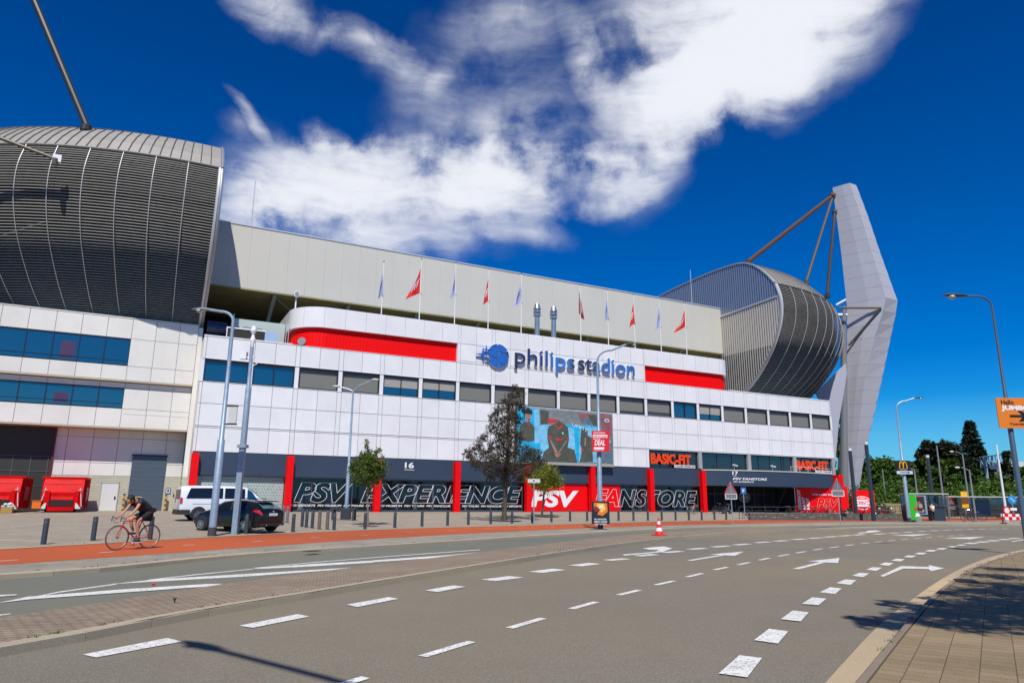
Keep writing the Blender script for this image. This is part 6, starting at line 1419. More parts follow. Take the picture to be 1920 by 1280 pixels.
# parked bicycles
BK = [mat('bike_black', (.015,.015,.016), .4), mat('bike_blue', (.03,.07,.2), .4), mat('bike_red', (.4,.03,.03), .4), mat('bike_green', (.05,.2,.12), .4), mat('bike_silver', (.45,.46,.48), .35, metal=.6)]
def put(px, dist_y, rz, lab, k, basket=False, lean=0, yy=None):
    p = at(px, 960, 1, yy) if yy else GP(px, dist_y); b = bicycle(lab, BK[k], False, 'bicycle', (p.x, p.y, ramp(p.x, p.y)), rz, 'bicycles parked at the stadium', basket=basket); b.rotation_euler = (lean, 0, rz); return b
put(1297, 0, .25, 'silver bicycle leaning between flared pillar and shop window', 4, True, .12, yy=56.5)
mo = put(1345, 0, .1, 'black bicycle with a mudguard in the dark entrance', 0, False, .1, yy=57.2)
put(1398, 0, 1.2, 'black bicycle at the left end of the low wall', 0, False, .1, yy=50.2)
# moped at the entrance
p = at(1362, 955, 1, 57.4); mp_ = thing('moped', 'dark moped standing in the entrance', 'moped', (p.x, 57.4, ramp(p.x, 57.4)), .15)
q = MB(); q.tube([(-.5,0,.55),(-.1,0,.6),(.05,0,.35),(.3,0,.35),(.48,0,.85)], [.16,.16,.12,.1,.09], 10); q.build('body', mat('moped_grey', (.05,.055,.06), .4), mp_, smooth=True)
for x in (-.55,.62): 
    q = MB(); q.tube([(x,-.06,.26),(x,.06,.26)], .26, 18); w_ = q.build('wheel', RUBBER, mp_, smooth=True); q = MB(); q.tube([(x,-.065,.26),(x,.065,.26)], .14, 14); q.build('rim', CHROME, w_)
MB().box(-.62,.0,-.14,.14,.70,.82).build('seat', BLACK, mp_); MB().tube([(.42,-.3,1.02),(.45,0,1.0),(.42,.3,1.02)], .02).build('handlebar', CHROME, mp_)
spots = [(1478,0,'at the left end of the rack'),(1494,2,'red framed in the rack before the motto wall'),(1508,1,'blue framed in the rack before the motto wall'),(1522,0,'under the bowed canopy end'),(1534,2,'red and dark beside the red wall'),(1547,0,'before the last red pillar'),(1558,4,'silver framed by the last red pillar')]
for i, (px, k, l) in enumerate(spots): put(px, 0, 1.15+.12*sin(i*2.1), '%s bicycle %s' % (['black','blue','red','green','silver'][k], l), k, False, .08, yy=52.8+.3*sin(i))
sp2 = [(1582,0,'left of the mast foot'),(1590,4,'at the mast foot'),(1598,0,'right of the mast foot'),(1607,1,'between mast and crest board'),(1616,0,'before the crest board'),(1626,3,'under the taller leaning light post'),(1640,4,'right of the taller light post'),(1652,2,'left of the red saddle cover'),(1661,2,'with a red saddle cover'),(1672,3,'at the right end of the rack')]
for i, (px, k, l) in enumerate(sp2):
    p = at(px, 960, 1, 51.5-.35*i); b = bicycle('%s bicycle %s' % (['black','blue','red','green','silver'][k], l), BK[k], False, 'bicycle', (p.x, p.y, ramp(p.x, p.y)), .9+.25*sin(i*1.7), 'bicycles parked at the stadium')
# bicycles at the crossing
p = at(1818, 977, 2, .01)
bicycle('left of two dark bicycles parked by the crossing', BK[0], False, 'bicycle', (p.x, p.y, .01), vr+.15, 'bicycles by the crossing'); p = at(1832, 976, 2, .01); b = bicycle('right of two dark bicycles parked by the crossing', BK[1], False, 'bicycle', (p.x, p.y, .01), vr+2.9, 'bicycles by the crossing')
# ------------------------------------------------------------------ low wall, rack rail, street furniture to the right
wl = thing('low_wall', 'long low dark concrete wall with pale marks before the bicycles', 'wall', (0,0,0))
A = at(1405, 974.5, 2, .0); B = at(1691, 975, 2, .0); A = Vector((A.x, A.y, ramp(A.x, A.y))); B = Vector((B.x, B.y, ramp(B.x, B.y))); d = (B-A).normalized(); nn_ = Vector((-d.y, d.x, 0))
hgt = .62; q = MB(); n = 12
for i in range(n): a = A.lerp(B, i/n)+d*.01; b = A.lerp(B, (i+1)/n)-d*.01; q.obox((a+b)/2+Vector((0,0,hgt/2-.05)), (b-a)/2, nn_*.15, Vector((0,0,hgt/2+.05)))
q.build('wall', mat('wall_concrete', (.10,.105,.09), .85, var=.3, vscale=2), wl)
q = MB(); rr = random.Random(9)
for i in range(26):
    u = (i+.5)/26+rr.uniform(-.01,.01); c = A.lerp(B, u)-nn_*.155; z = rr.uniform(.15,.45); w = rr.uniform(.12,.3)
    text_on(q, rr.choice(['PSV','EHV','FANS','STEIN','OOST','NOORD','ZUID']), c+Vector((0,0,z)), d, (0,0,1), w*1.3, .10, depth=.004, bold=.02)
q.build('wall_writing', mat('writing_grey', (.36,.37,.33), .7), wl, fixn=False)
rl = thing('rack_railing', 'thin dark railing above the low wall', 'railing', (0,0,0)); q = MB(); A2 = A+nn_*1.6; B2 = B+nn_*1.6
for i in range(13): p = A2.lerp(B2, i/12); q.tube([p, p+Vector((0,0,1.15))], .03, 6)
q.tube([A2+Vector((0,0,1.15)), B2+Vector((0,0,1.15))], .035, 6); q.build('rail', mat('rail_dark', (.05,.055,.06), .5, metal=.3), rl)

# slim dark light posts with white caps
SLATE = mat('post_slate', (.03,.045,.06), .4)
for (px, yt, dist, lab) in ((1602, 840, 78, 'shorter slim dark light post before the mast'), (1634, 828, 74, 'taller slim dark light post right of the mast'), (1748, 853, 88, 'tall slim dark light post behind the poster shelter')):
    b = onray(px, dist); H = pole_top(px-8, yt, b); t = thing('light_post', lab, 'light post', tuple(b), 0, 'slim dark light posts')
    MB().tube([(0,0,0),(0,0,H-.25)], [.19,.17], 14).build('post', SLATE, t, smooth=True); MB().tube([(0,0,H-.25),(0,0,H)], [.17,.16], 14).build('cap_light', mat('cap_white', (.7,.72,.75), .4), t)
for (px, yt, dist, lab, hd_) in ((1764, 835, 95, 'thin dark pole beside the dark round tree', 0), (1811, 850, 100, 'thin grey lamp pole before the dark round tree', 1), (1820, 880, 90, 'short grey lamp pole left of the bus shelter', 1), (1878, 833, 78, 'tall white pole left of the barrier', 0), (1716, 880, 96, 'pale forked lamp pole behind the poster', 1), (1656, 885, 120, 'pale lamp pole in front of the hedge', 0)):
    b = onray(px+4, dist); H = pole_top(px, yt, b); t = thing('thin_pole', lab, 'pole', tuple(b)); m_ = WHITEP if 'white' in lab else mat('pole_grey', (.22,.25,.26), .5)
    MB().tube([(0,0,0),(0,0,H)], [.12,.07], 8).build('pole', m_, t)
    if hd_: MB().tube([(0,0,H-.1),(-.8,.3,H+.25)], .05).build('arm', m_, t); q = MB(); q.sphere((-1.2,.5,H+.2), .35, 6, (1,.5,.3)); q.build('lamp_head', mat('head_white', (.7,.7,.7), .4), t, smooth=True)
# lit poster stand with green side and shelter roof
b = at(1726, 978, 2, .0); t = thing('poster_stand', 'poster stand with dark poster in a pale frame', 'poster stand', (b.x, b.y, 0), vr+.12); 
sc_ = 1
zt = pole_top(1726, 928, b); zb = pole_top(1726, 964, b); MB().box(-.72,.72,-.12,.12,zb,zt).build('case', mat('case_teal_grey', (.30,.38,.40), .4, metal=.3), t)
o = MB().box(-.58,.50,-.14,-.125,zb+.1,zt-.1).build('poster', mat('poster_brown', (.045,.022,.02), .3), t)
q = MB(); q.mi = 0
for (x, z, w, h, mi) in ((-.1,.9,.5,.5,0),(.1,.75,.35,.4,1),(-.3,.7,.25,.3,2),(.3,.35,.2,.2,1),(-.1,1.55,.5,.12,3)): q.mi = mi; q.add([(x-w/2,-.145-.002*mi,zb+z-h/2),(x+w/2,-.145-.002*mi,zb+z-h*.4),(x+w*.35,-.145-.002*mi,zb+z+h/2),(x-w*.4,-.145-.002*mi,zb+z+h*.4)], [(0,1,2,3)])
q.build('poster_art', [mat('art_tan', (.25,.13,.08), .6), mat('art_cream', (.4,.3,.25), .6), mat('art_brick', (.3,.05,.03), .6), mat('art_red', (.3,.03,.04), .6)], o)
q = MB(); text_on(q, 'EXPOSITIE', (-.32,-.15,zb+.18), (1,0,0), (0,0,1), .65, .1, depth=.004); q.build('lettering', WHITEL, o, fixn=False)
MB().box(-.5,.1,-.06,.06,0,zb).build('foot', mat('foot_grey', (.25,.26,.26), .5), t)
b = onray(1709, 73); t = thing('advert_panel', 'bright green upright advert panel left of the poster stand', 'advert', tuple(b), vr-.25); MB().box(-.34,.34,-.1,.1,.15,2.45).build('case', mat('case_grey', (.3,.32,.3), .5), t); o = MB().box(-.3,.3,-.12,-.105,.2,2.4).build('poster', mat('poster_green', (.04,.45,.02), .4), t)
q = MB(); q.lathe([(.01,0),(.28,0),(.28,.02),(.01,.02)], (0,0,0), 18); q.v = [(v[0]*.5+.2, -.125-v[2], v[1]*.5+1.15) for v in q.v]; q.mi = 1; q.add([(.1,-.13,.45),(.5,-.13,.5),(.4,-.13,.8),(.15,-.13,.75)], [(0,1,2,3)]); q.build('poster_art', [mat('art_bright_red', (.7,.03,.02), .5), WHITEL], o)
def shelter(px, dist, w, lab, rz, h=2.5):
    b = onray(px, dist); t = thing('bus_shelter', lab, 'bus shelter', tuple(b), rz)
    MB().box(-w/2,w/2,-.8,.8,h,h+.1).build('roof', mat('shelter_roof', (.5,.52,.5), .5), t)
    for x in (-w/2+.1, w/2-.1):
        for y in (-.7,.7): MB().box(x-.04,x+.04,y-.04,y+.04,0,h).build('post', mat('shelter_post', (.2,.22,.22), .5), t)
    MB().box(-w/2+.1,w/2-.1,.68,.7,.3,h-.1).build('glass_wall', glass('shelter_glass', (.03,.05,.05), .08, .6), t); MB().box(-w/4,w/4,.2,.5,.45,.5).build('seat', SLATE, t); return t
shelter(1732, 82, 4.2, 'bus shelter with striped pale roof behind the poster stand', vr+.1); s2_ = shelter(1858, 92, 11, 'long low bus shelter with a blue poster beyond the crossing', vr+.05, 2.3)
q = MB().box(-1.6,.1,.5,.56,.4,2.1); q.build('blue_poster', mat('poster_blue', (.03,.12,.2), .5), s2_)
b = onray(1752, 80); t = thing('waste_bin', 'dark square bin beside the bus shelter', 'bin', tuple(b), vr); MB().box(-.6,.6,-.4,.4,0,1.25).build('bin', SLATE, t); MB().box(-.65,.65,-.45,.45,1.25,1.32).build('lid', BLACK, t)
b = onray(1700, 76); t = thing('waste_bin', 'black rounded bin behind the restaurant sign lamp', 'bin', tuple(b), vr); MB().lathe([(.5,0),(.55,.3),(.55,1.3),(.4,1.5),(.05,1.52)], n=18).build('bin', BLACK, t, smooth=True); MB().box(-.3,.3,-.58,-.5,1.05,1.2).build('opening', SHADE, t)
# waiting person
b = onray(1745.5, 78); pt = thing('person', 'person in dark clothes with a white top waiting by the shelter', 'person', tuple(b), vr+2.0)
J = [Z(0,0,.95,.13,.16), Z(0,0,1.15,.11,.15), Z(.0,0,1.38,.12,.18), Z(0,0,1.5,.06), Z(.02,0,1.6,.085), Z(.03,0,1.68,.08), Z(0,.2,1.38,.055), Z(.05,.25,1.12,.045), Z(.2,.2,1.0,.035), Z(.27,.17,1.02,.03), Z(0,-.2,1.38,.055), Z(.0,-.26,1.12,.045), Z(.06,-.27,.88,.035), Z(.07,-.27,.8,.03), Z(0,.09,.88,.09), Z(.06,.1,.48,.065), Z(-.02,.1,.08,.045), Z(.1,.11,.04,.04), Z(0,-.09,.88,.09), Z(.02,-.1,.48,.065), Z(-.04,-.1,.08,.045), Z(.08,-.12,.04,.04)]
E2 = [(0,1),(1,2),(2,3),(3,4),(4,5),(2,6),(6,7),(7,8),(8,9),(2,10),(10,11),(11,12),(12,13),(0,14),(14,15),(15,16),(16,17),(0,18),(18,19),(19,20),(20,21)]
vs, fs = skin_mesh(J, E2, 2); q = MB(); q.add(vs, fs); q.build('body', SKIN, pt, smooth=True)
garment('top', [Z(0,0,1.0,.145,.17), Z(0,0,1.2,.14,.175), Z(0,0,1.4,.14,.19), Z(0,.21,1.38,.07), Z(.03,.25,1.2,.06), Z(0,-.21,1.38,.07), Z(0,-.26,1.2,.06)], [(0,1),(1,2),(2,3),(3,4),(2,5),(5,6)], WHITEP, pt)
garment('trousers', [Z(0,0,.95,.15,.17), Z(0,.09,.85,.105), Z(.06,.1,.48,.085), Z(-.02,.1,.1,.07), Z(0,-.09,.85,.105), Z(.02,-.1,.48,.085), Z(-.04,-.1,.1,.07)], [(0,1),(1,2),(2,3),(0,4),(4,5),(5,6)], CLO, pt)
q = MB(); q.sphere((.01,0,1.7), .105, 6, (1,.9,.9)); q.build('hair', HAIR, pt, smooth=True)
# crest board on red at the mast foot
b = onray(1619, 92); t = thing('crest_board', 'red board with striped oval club crest right of the mast foot', 'board', tuple(b), vr-.1); t.scale = (.62,)*3
MB().box(-2.1,1.9,-.15,.15,.3,4.6).build('board', RED, t); MB().box(-1.9,-1.7,-.1,.1,0,.4).box(1.5,1.7,-.1,.1,0,.4).build('foot', DARK, t)
q = MB(); E3 = lambda rx, rz: [(-.35+rx*cos(2*pi*i/36), 2.3+rz*sin(2*pi*i/36)) for i in range(36)]
q.mi = 0; q.prism(E3(1.55,1.25), 1, -.17, -.152); q.mi = 1; q.prism(E3(1.42,1.12), 1, -.185, -.172); q.mi = 0; q.prism(E3(1.22,.95), 1, -.2, -.187)
q.mi = 1
for k in range(-3, 4):
    z = 2.3+k*.24; hw = 1.2*sqrt(max(0, 1-((z-2.3)/.95)**2))
    if k % 2: q.box(-.35-hw*.95, -.35+hw*.95, -.215, -.202, z-.07, z+.07)
q.mi = 0; q.box(-1.15,.45,-.23,-.217,2.05,2.55); q.build('crest', [WHITEL, RED], t); q = MB(); text_on(q, 'PSV', (-1.0,-.235,2.12), (1,0,0), (0,0,1), 1.3, .36, depth=.004, bold=.04); q.build('lettering', RED, t, fixn=False)
b = onray(1575, 74); t = thing('banner_post', 'narrow red banner beside the last red pillar', 'banner', tuple(b), vr); MB().tube([(0,0,0),(0,0,3.3)], .05).build('post', DARK, t); MB().box(.05,.75,-.02,.02,1.1,3.1).build('banner', RED, t)
# signs far right
def far_sign(px, yt, dist, lab, kind):
    b = onray(px, dist); H = pole_top(px, yt, b); t = thing('road_sign', lab, 'road sign', tuple(b), vr); MB().tube([(0,0,0),(0,0,H)], .05, 6).build('post', GALV, t)
    if kind == 'tri': q = MB(); q.prism([(-.55,H-1.05),(.55,H-1.05),(0,H)], 1, -.08, -.05); q.mi = 1; q.prism([(-.33,H-.93),(.33,H-.93),(0,H-.3)], 1, -.1, -.085); q.mi = 1; q.box(-.4,.4,-.08,-.05,H-1.5,H-1.12); q.build('plate', [RED, WHITEP], t)
    if kind == 'yellow': MB().box(-.35,.35,-.1,-.05,H-1.7,H).build('plate', mat('yellow_plate', (.8,.42,.01), .5), t)
    if kind in ('blue', 'red'):
        t.scale = (1, 1, 1) if kind == 'blue' else (.8, .8, .9)
        q = MB(); q.prism([(.4*cos(2*pi*i/20), H-.4+.4*sin(2*pi*i/20)) for i in range(20)], 1, -.08, -.05); q.mi = 1
        if kind == 'red': q.prism([(.27*cos(2*pi*i/20), H-.4+.27*sin(2*pi*i/20)) for i in range(20)], 1, -.1, -.085)
        else: q.add([(-.2,-.1,H-.25),(-.15,-.1,H-.2),(.2,-.1,H-.55),(.15,-.1,H-.6)], [(0,1,2,3)])
        q.build('plate', [RED if kind == 'red' else mat('blue_plate', (.03,.25,.6), .5), WHITEP], t)
        if kind == 'blue': MB().box(-.3,.3,-.08,-.05,H-1.4,H-1.15).build('small_plate', WHITEP, t)
far_sign(1781, 929, 95, 'small red warning triangle before the hedge', 'tri'); far_sign(1807, 921, 90, 'yellow plate on a post above the parked bicycles', 'yellow'); far_sign(1896, 928, 82, 'round blue sign right of the white pole', 'blue'); far_sign(1883, 945, 76, 'round red rimmed sign above the striped barrier', 'red')
b = onray(1892, 74); t = thing('road_barrier', 'red and white striped barrier beside the white pole', 'barrier', tuple(b), vr); t.scale = (.72,)*3
q = MB()
for r_ in (0, 1):
    for k in range(6): q.mi = (k+r_) % 2; q.box(-1.3+k*.43,-1.3+(k+1)*.43,-.03,.03,.45+.35*r_,.78+.35*r_)
q.build('boards', [RED, WHITEP], t); MB().box(-1.2,-1.1,-.05,.05,0,1.1).box(1.1,1.2,-.05,.05,0,1.1).box(-1.35,-.95,-.3,.3,0,.08).box(.95,1.35,-.3,.3,0,.08).build('feet', DARK, t)
# metal railings along the far road
t = thing('guard_rail', 'dark metal railing along the far pavement', 'railing', (0,0,0)); q = MB(); P1, P2 = onray(1640, 96), onray(1925, 98)
for i in range(31): p = P1.lerp(P2, i/30); q.tube([p, p+Vector((0,0,1.1))], .035, 5)
for z in (1.1, .55): q.tube([P1+Vector((0,0,z)), P2+Vector((0,0,z))], .04, 5)
q.build('rail', SLATE, t)
t = thing('yellow_brick_wall', 'low yellowish brick wall behind the railing', 'wall', (0,0,0)); P1, P2 = onray(1640, 103), onray(1810, 106); q = MB(); q.obox((P1+P2)/2+Vector((0,0,.5)), (P2-P1)/2, Vector((-.1,.15,0)), Vector((0,0,.75))); q.build('wall', mat('yellow_brick', (.34,.27,.12), .9, var=.3), t)
q = MB(); q.obox((P1+P2)/2+Vector((0,0,1.28)), (P2-P1)/2, Vector((-.12,.18,0)), Vector((0,0,.04))); q.build('coping', KERB, t)
# rail viaduct wall and its gantry
t = thing('viaduct', 'grey rail viaduct parapet above the hedge', 'viaduct', (0,0,0)); P1, P2 = onray(1600, 168), onray(1990, 150); q = MB(); q.obox((P1+P2)/2+Vector((0,0,4.1)), (P2-P1)/2, Vector((-.3,.5,0)), Vector((0,0,.35))); q.build('parapet', mat('viaduct_grey', (.33,.34,.33), .7), t); q = MB(); q.obox((P1+P2)/2+Vector((.6,.8,2.0)), (P2-P1)/2, Vector((-.3,.5,0)), Vector((0,0,2.1))); q.build('wall', mat('viaduct_wall', (.12,.12,.11), .8), t)
t = thing('rail_gantry', 'grey lattice gantry over the railway right of the conifer', 'gantry', (0,0,0)); b = onray(1856, 165); q = MB()
za = pole_top(1850, 856, b); d_ = (onray(1890, 158)-b); d_.z = 0; d_ = d_.normalized(); L_ = 11.5; zb = za-2.0; e = b+d_*L_
GS = mat('gantry_steel', (.4,.47,.52), .5, metal=.3); q.tube([b+Vector((0,0,4)), Vector((b.x,b.y,za))], .28, 8); q.build('leg', GS, t); q = MB(); q.tube([Vector((e.x,e.y,4)), Vector((e.x,e.y,za))], .22, 8); q.build('leg', GS, t); q = MB()
s_ = b-d_*2.2
for zz in (za, zb): q.tube([Vector((s_.x,s_.y,zz)), Vector((e.x,e.y,zz))], .13, 6)
for i in range(10):
    a = s_.lerp(e, i/10); c = s_.lerp(e, (i+1)/10); q.tube([Vector((a.x,a.y,zb if i % 2 else za)), Vector((c.x,c.y,za if i % 2 else zb))], .09, 5); q.tube([Vector((a.x,a.y,zb)), Vector((a.x,a.y,za))], .08, 5)
q.build('lattice', mat('gantry_steel'), t)
b = onray(1915, 190); t = thing('far_building', 'grey and white low building at the right edge behind the trees', 'building', tuple(b), vr); MB().box(-6,22,0,12,0,8.6).build('wall', mat('far_grey', (.16,.16,.17), .7), t); MB().box(-2,22,-.2,12,8.6,10.2).build('roof', mat('far_white', (.6,.62,.62), .6), t)
q = MB()
for i in range(8): q.box(-4+3*i,-2.4+3*i,-.1,.0,6.2,7.4)
q.build('window', GLASSD, t)

# ------------------------------------------------------------------ trees
def leaf_mat(name, c, isl=.45):
    m = mat(name, c, .55, spec=.3, island=isl, noise_col=tuple(x*.6 for x in c), vscale=.8); t, n, l, b = nodes_of(m)
    tr = n.new('ShaderNodeBsdfTranslucent'); src = b.inputs['Base Color'].links[0].from_socket; l.new(src, tr.inputs['Color']); mx = n.new('ShaderNodeMixShader'); mx.inputs[0].default_value = .35
    l.new(b.outputs[0], mx.inputs[1]); l.new(tr.outputs[0], mx.inputs[2]); l.new(mx.outputs[0], n['Material Output'].inputs[0]); return m
def leaves(m, c, r, n, size, rnd, flat=1.0):
    for _ in range(n):
        while True:
            v = Vector((rnd.uniform(-1,1), rnd.uniform(-1,1), rnd.uniform(-1,1)))
            if v.length <= 1: break
        k = v.length; v = v*(.55+.45*k)/max(k, .05)*min(1, k+.25)
        p = Vector(c)+Vector((v.x*r, v.y*r, v.z*r*flat)); a = Vector((rnd.gauss(0,1), rnd.gauss(0,1), rnd.gauss(0,.7))).normalized(); b = a.cross(Vector((rnd.gauss(0,1), rnd.gauss(0,1), rnd.gauss(0,1)))).normalized()
        s = size*rnd.uniform(.6,1.4); m.mi = rnd.choice((0,0,1)) ; m.add([p-a*s, p-b*s*.5, p+a*s, p+b*s*.5], [(0,1,2,3)])
def spray(m, p, d, L_, k, size, rnd):
    # leaves set along a drooping twig
    for i in range(k):
        u = (i+rnd.random())/k; q = p+d*L_*u+Vector((0,0,-.35*L_*u*u))+Vector((rnd.gauss(0,1), rnd.gauss(0,1), rnd.gauss(0,1)))*size*.9
        a = Vector((rnd.gauss(0,1), rnd.gauss(0,1), rnd.gauss(-.3,1))).normalized(); b = a.cross(Vector((rnd.gauss(0,1), rnd.gauss(0,1), rnd.gauss(0,1)))).normalized(); s = size*rnd.uniform(.6,1.3); m.mi = rnd.choice((0,0,1)); m.add([q-a*s, q-b*s*.5, q+a*s, q+b*s*.5], [(0,1,2,3)])
def tree(lab, base, clumps, n, size, mats, trunk_r, trunk_top, seed=1, sprays=0, bark=None, name='tree', group=None, flat=1.0, limbs=True, cat='tree', trunkname='trunk', jit=.35):
    """clumps: list of (x,y,z,r) in world metres"""
    rnd = random.Random(seed); base = Vector(base); t = thing(name, lab, cat, tuple(base), 0, group)
    m = MB(); tot = sum(c[3]**2 for c in clumps)
    for (x, y, z, r) in clumps:
        c = Vector((x, y, z))-base; k = int(n*r*r/tot)
        if sprays:
            for _ in range(max(3, k//sprays)):
                v = Vector((rnd.gauss(0,1), rnd.gauss(0,1), rnd.gauss(0,1))); dd = (v.normalized()+Vector((rnd.gauss(0,.4), rnd.gauss(0,.4), .15))).normalized(); spray(m, c+v*r*.42, dd, r*rnd.uniform(.4,1.1), sprays, size, rnd)
            continue
        sub = max(4, int(k/12))
        for _ in range(sub):
            v = Vector((rnd.gauss(0,1), rnd.gauss(0,1), rnd.gauss(0,1))).normalized()*r*rnd.uniform(.35,1.0); leaves(m, c+Vector((v.x, v.y, v.z*flat)), r*rnd.uniform(.32,.62), max(1, k//sub), size, rnd, .8)
    m.build('crown', mats, t, fixn=False)
    bark = bark or mat('bark', (.09,.07,.05), .9, var=.4, vscale=8, bump=.5)
    q = MB(); tt = Vector((trunk_top[0], trunk_top[1], trunk_top[2]))-base; mid_ = tt*.5+Vector((rnd.uniform(-.1,.1), 0, 0)); q.tube([Vector((0,0,-.05)), Vector((0,0,.12)), mid_*.5, mid_, tt], [trunk_r*1.5, trunk_r*1.1, trunk_r, trunk_r*.8, trunk_r*.3], 10)
    if limbs:
        for (x, y, z, r) in clumps:
            c = Vector((x, y, z))-base; s = tt*rnd.uniform(.45,.85); 
            if s.z > c.z: s = tt*max(.2, min(.9, c.z/tt.z*.75))
            q.tube([s, (s+c)/2+Vector((0,0,-.05*r)), c], [trunk_r*.30, trunk_r*.17, trunk_r*.05], 6)
    q.build(trunkname, bark, t, smooth=True); return t
def px_clumps(L, Y, rnd, spread=.8):
    o = []
    for (x, y, r) in L:
        p = at(x, y, 1, Y); s = (p-CAM).dot(_fw)/F_PX; rr_ = r*s; dy = rnd.uniform(-1,1)*spread; p2 = at(x, y, 1, Y+dy); o.append((p2.x, p2.y, p2.z, rr_))
    return o
rnd = random.Random(11)
# dark copper tree before the screen
bt = GP(945, 975); CUA = leaf_mat('copper_leaf', (.10,.095,.055)); CUB = leaf_mat('copper_leaf_red', (.13,.085,.055))
cl_ = [(965,727,6),(974,738,8),(958,742,8),(968,752,9),(950,758,10),(978,762,8),(934,768,9),(955,776,12),(926,782,8),(968,788,11),(942,795,12),(922,803,8),(957,812,12),(935,818,10),(972,820,11),(907,822,7),(948,835,13),(925,838,11),(898,838,9),(975,842,12),(885,848,8),(910,853,10),(993,848,10),(1008,852,9),(1014,866,6),(955,858,14),(930,862,12),(873,852,6),(893,866,9),(985,862,12),(1002,868,9),(912,877,10),(940,882,11),(965,880,12),(988,882,9),(922,893,8),(945,898,8),(975,896,7),(883,862,6)]
tree('dark copper leaved tree standing before the video screen', bt, px_clumps(cl_, bt.y, rnd, 2.4), 30000, .058, [CUA, CUB], .17, tuple(at(955, 745, 1, bt.y)), 3, sprays=12)
g2 = GP(690, 985); GA = leaf_mat('green_leaf', (.12,.19,.03)); GB_ = leaf_mat('green_leaf_pale', (.19,.26,.055))
cl_ = [(690,877,17),(674,872,13),(706,872,14),(690,862,13),(674,887,13),(706,889,13),(692,897,13),(714,880,9),(664,878,8),(690,848,6),(689,836,4),(688,827,3),(702,850,5),(710,842,4),(681,852,5),(716,858,3.5)]
tree('round green young tree left of the house number', g2, px_clumps(cl_, g2.y, rnd, .5), 8500, .06, [GA, GB_], .055, tuple(at(691, 860, 1, g2.y)), 4, sprays=8, bark=mat('bark_pale', (.22,.16,.12), .9))
g3 = GP(1016, 968); YA = leaf_mat('yellow_green_leaf', (.30,.33,.04)); YB = leaf_mat('yellow_green_leaf_dark', (.20,.24,.035))
cl_ = [(1020,895,15),(1003,893,12),(1038,895,12),(1012,880,10),(1030,882,10),(1048,902,7),(1022,910,11),(1004,905,9),(1040,909,8),(995,898,6)]
tree('yellow green small tree before the red shop wall', g3, px_clumps(cl_, g3.y, rnd, .6), 8500, .07, [YA, YB], .09, tuple(at(1021, 890, 1, g3.y)), 5, sprays=8)
# soil patches and weeds
m = MB()
for (x, y, w) in ((945,976,1.3),(1016,968,1.5),(690,986,.6)):
    p = GP(x, y); m.lathe([(w,.014),(w*.3,.03),(.02,.03)], tuple(p), 14)
structure(m, 'tree_soil', mat('soil', (.06,.05,.035), .95, var=.4))
def weed(px, py, h, n, lab, c=(.10,.16,.02), z=None):
    p = GP(px, py) if z is None else at(px, py, 2, z); t = thing('weed', lab, 'weed', tuple(p)); rr = random.Random(px); q = MB()
    for i in range(n):
        a = rr.uniform(0, 2*pi); l = h*rr.uniform(.5,1.1); d = Vector((cos(a), sin(a), 0)); s = Vector((-d.y, d.x, 0))*.012*max(.5, h*2)
        q.add([s, -s, d*l*.25+Vector((0,0,l*.6))-s*.8, d*l*.25+Vector((0,0,l*.6))+s*.8, d*l*.5+Vector((0,0,l))], [(0,1,2,3),(3,2,4)])
    q.build('blades', mat('weed_green', c, .7, island=.3), t, fixn=False)
weed(452, 999, .5, 70, 'green weed tuft at the foot of the camera pole'); weed(446, 1001, .22, 60, 'low weed right of the camera pole'); weed(327, 1129, .09, 50, 'tiny weed growing on the paved island', z=0)
# tiny weeds in the kerb joints
m = MB(); rr = random.Random(31)
for line, z, off_ in ((kin, .0, -.02), (isl_lo, .0, .17), (kerb_far, .0, .23), (path_in, .02, .5)):
    for _ in range(42):
        i = rr.randrange(len(line)-1); p = line[i].lerp(line[i+1], rr.random()); t_ = (line[i+1]-line[i]).normalized(); p = p+Vector((-t_.y, t_.x, 0))*(off_+rr.uniform(-.01,.01)); p.z = z
        for _ in range(rr.randrange(4, 16)):
            a = rr.uniform(0, 2*pi); l = rr.uniform(.02,.06); d = Vector((cos(a), sin(a), 0)); s = Vector((-d.y, d.x, 0))*.006; o = p+Vector((rr.uniform(-.05,.05), rr.uniform(-.05,.05), 0)); m.add([o+s, o-s, o+d*l*.7+Vector((0,0,l*.8))], [(0,1,2)])
wd = m.build('weeds', mat('weed_green_dull', (.09,.12,.03), .8, island=.3), None, fixn=False); tag(wd, 'tiny weeds sprouting from the kerb joints', 'weeds', kind='stuff')
lf = thing('litter', 'small red crumpled wrapper on the bus lane', 'litter', tuple(at(287, 1097, 2, ZR+.02))); q = MB(); q.sphere((0,0,.02), .03, 4, (1.3,.9,.6)); rr = random.Random(2); q.v = [tuple(Vector(v)*rr.uniform(.7,1.2)) for v in q.v]; q.build('wrapper', RED, lf)
# drains
dr = mat('drain_iron', (.05,.035,.025), .7)
for (x, y, z, w, l, lab, rz) in ((585, 1032, -.02, .5, .3, 'rusty kerb drain below the tight cluster of posts', .5), (1812, 1087, .006, .55, .4, 'rusty square manhole cover on the near pavement', .7)):
    p = at(x, y, 2, z+.02); t = thing('drain', lab, 'drain', (p.x, p.y, z+.005), rz); q = MB(); q.box(-w/2,w/2,-l/2,l/2,0,.012); q.build('cover', dr, t); q = MB()
    for i in range(4): q.box(-w/2+.06+i*w/4,-w/2+.12+i*w/4,-l/2+.04,l/2-.04,.012,.018)
    q.build('grating', BLACK, t)

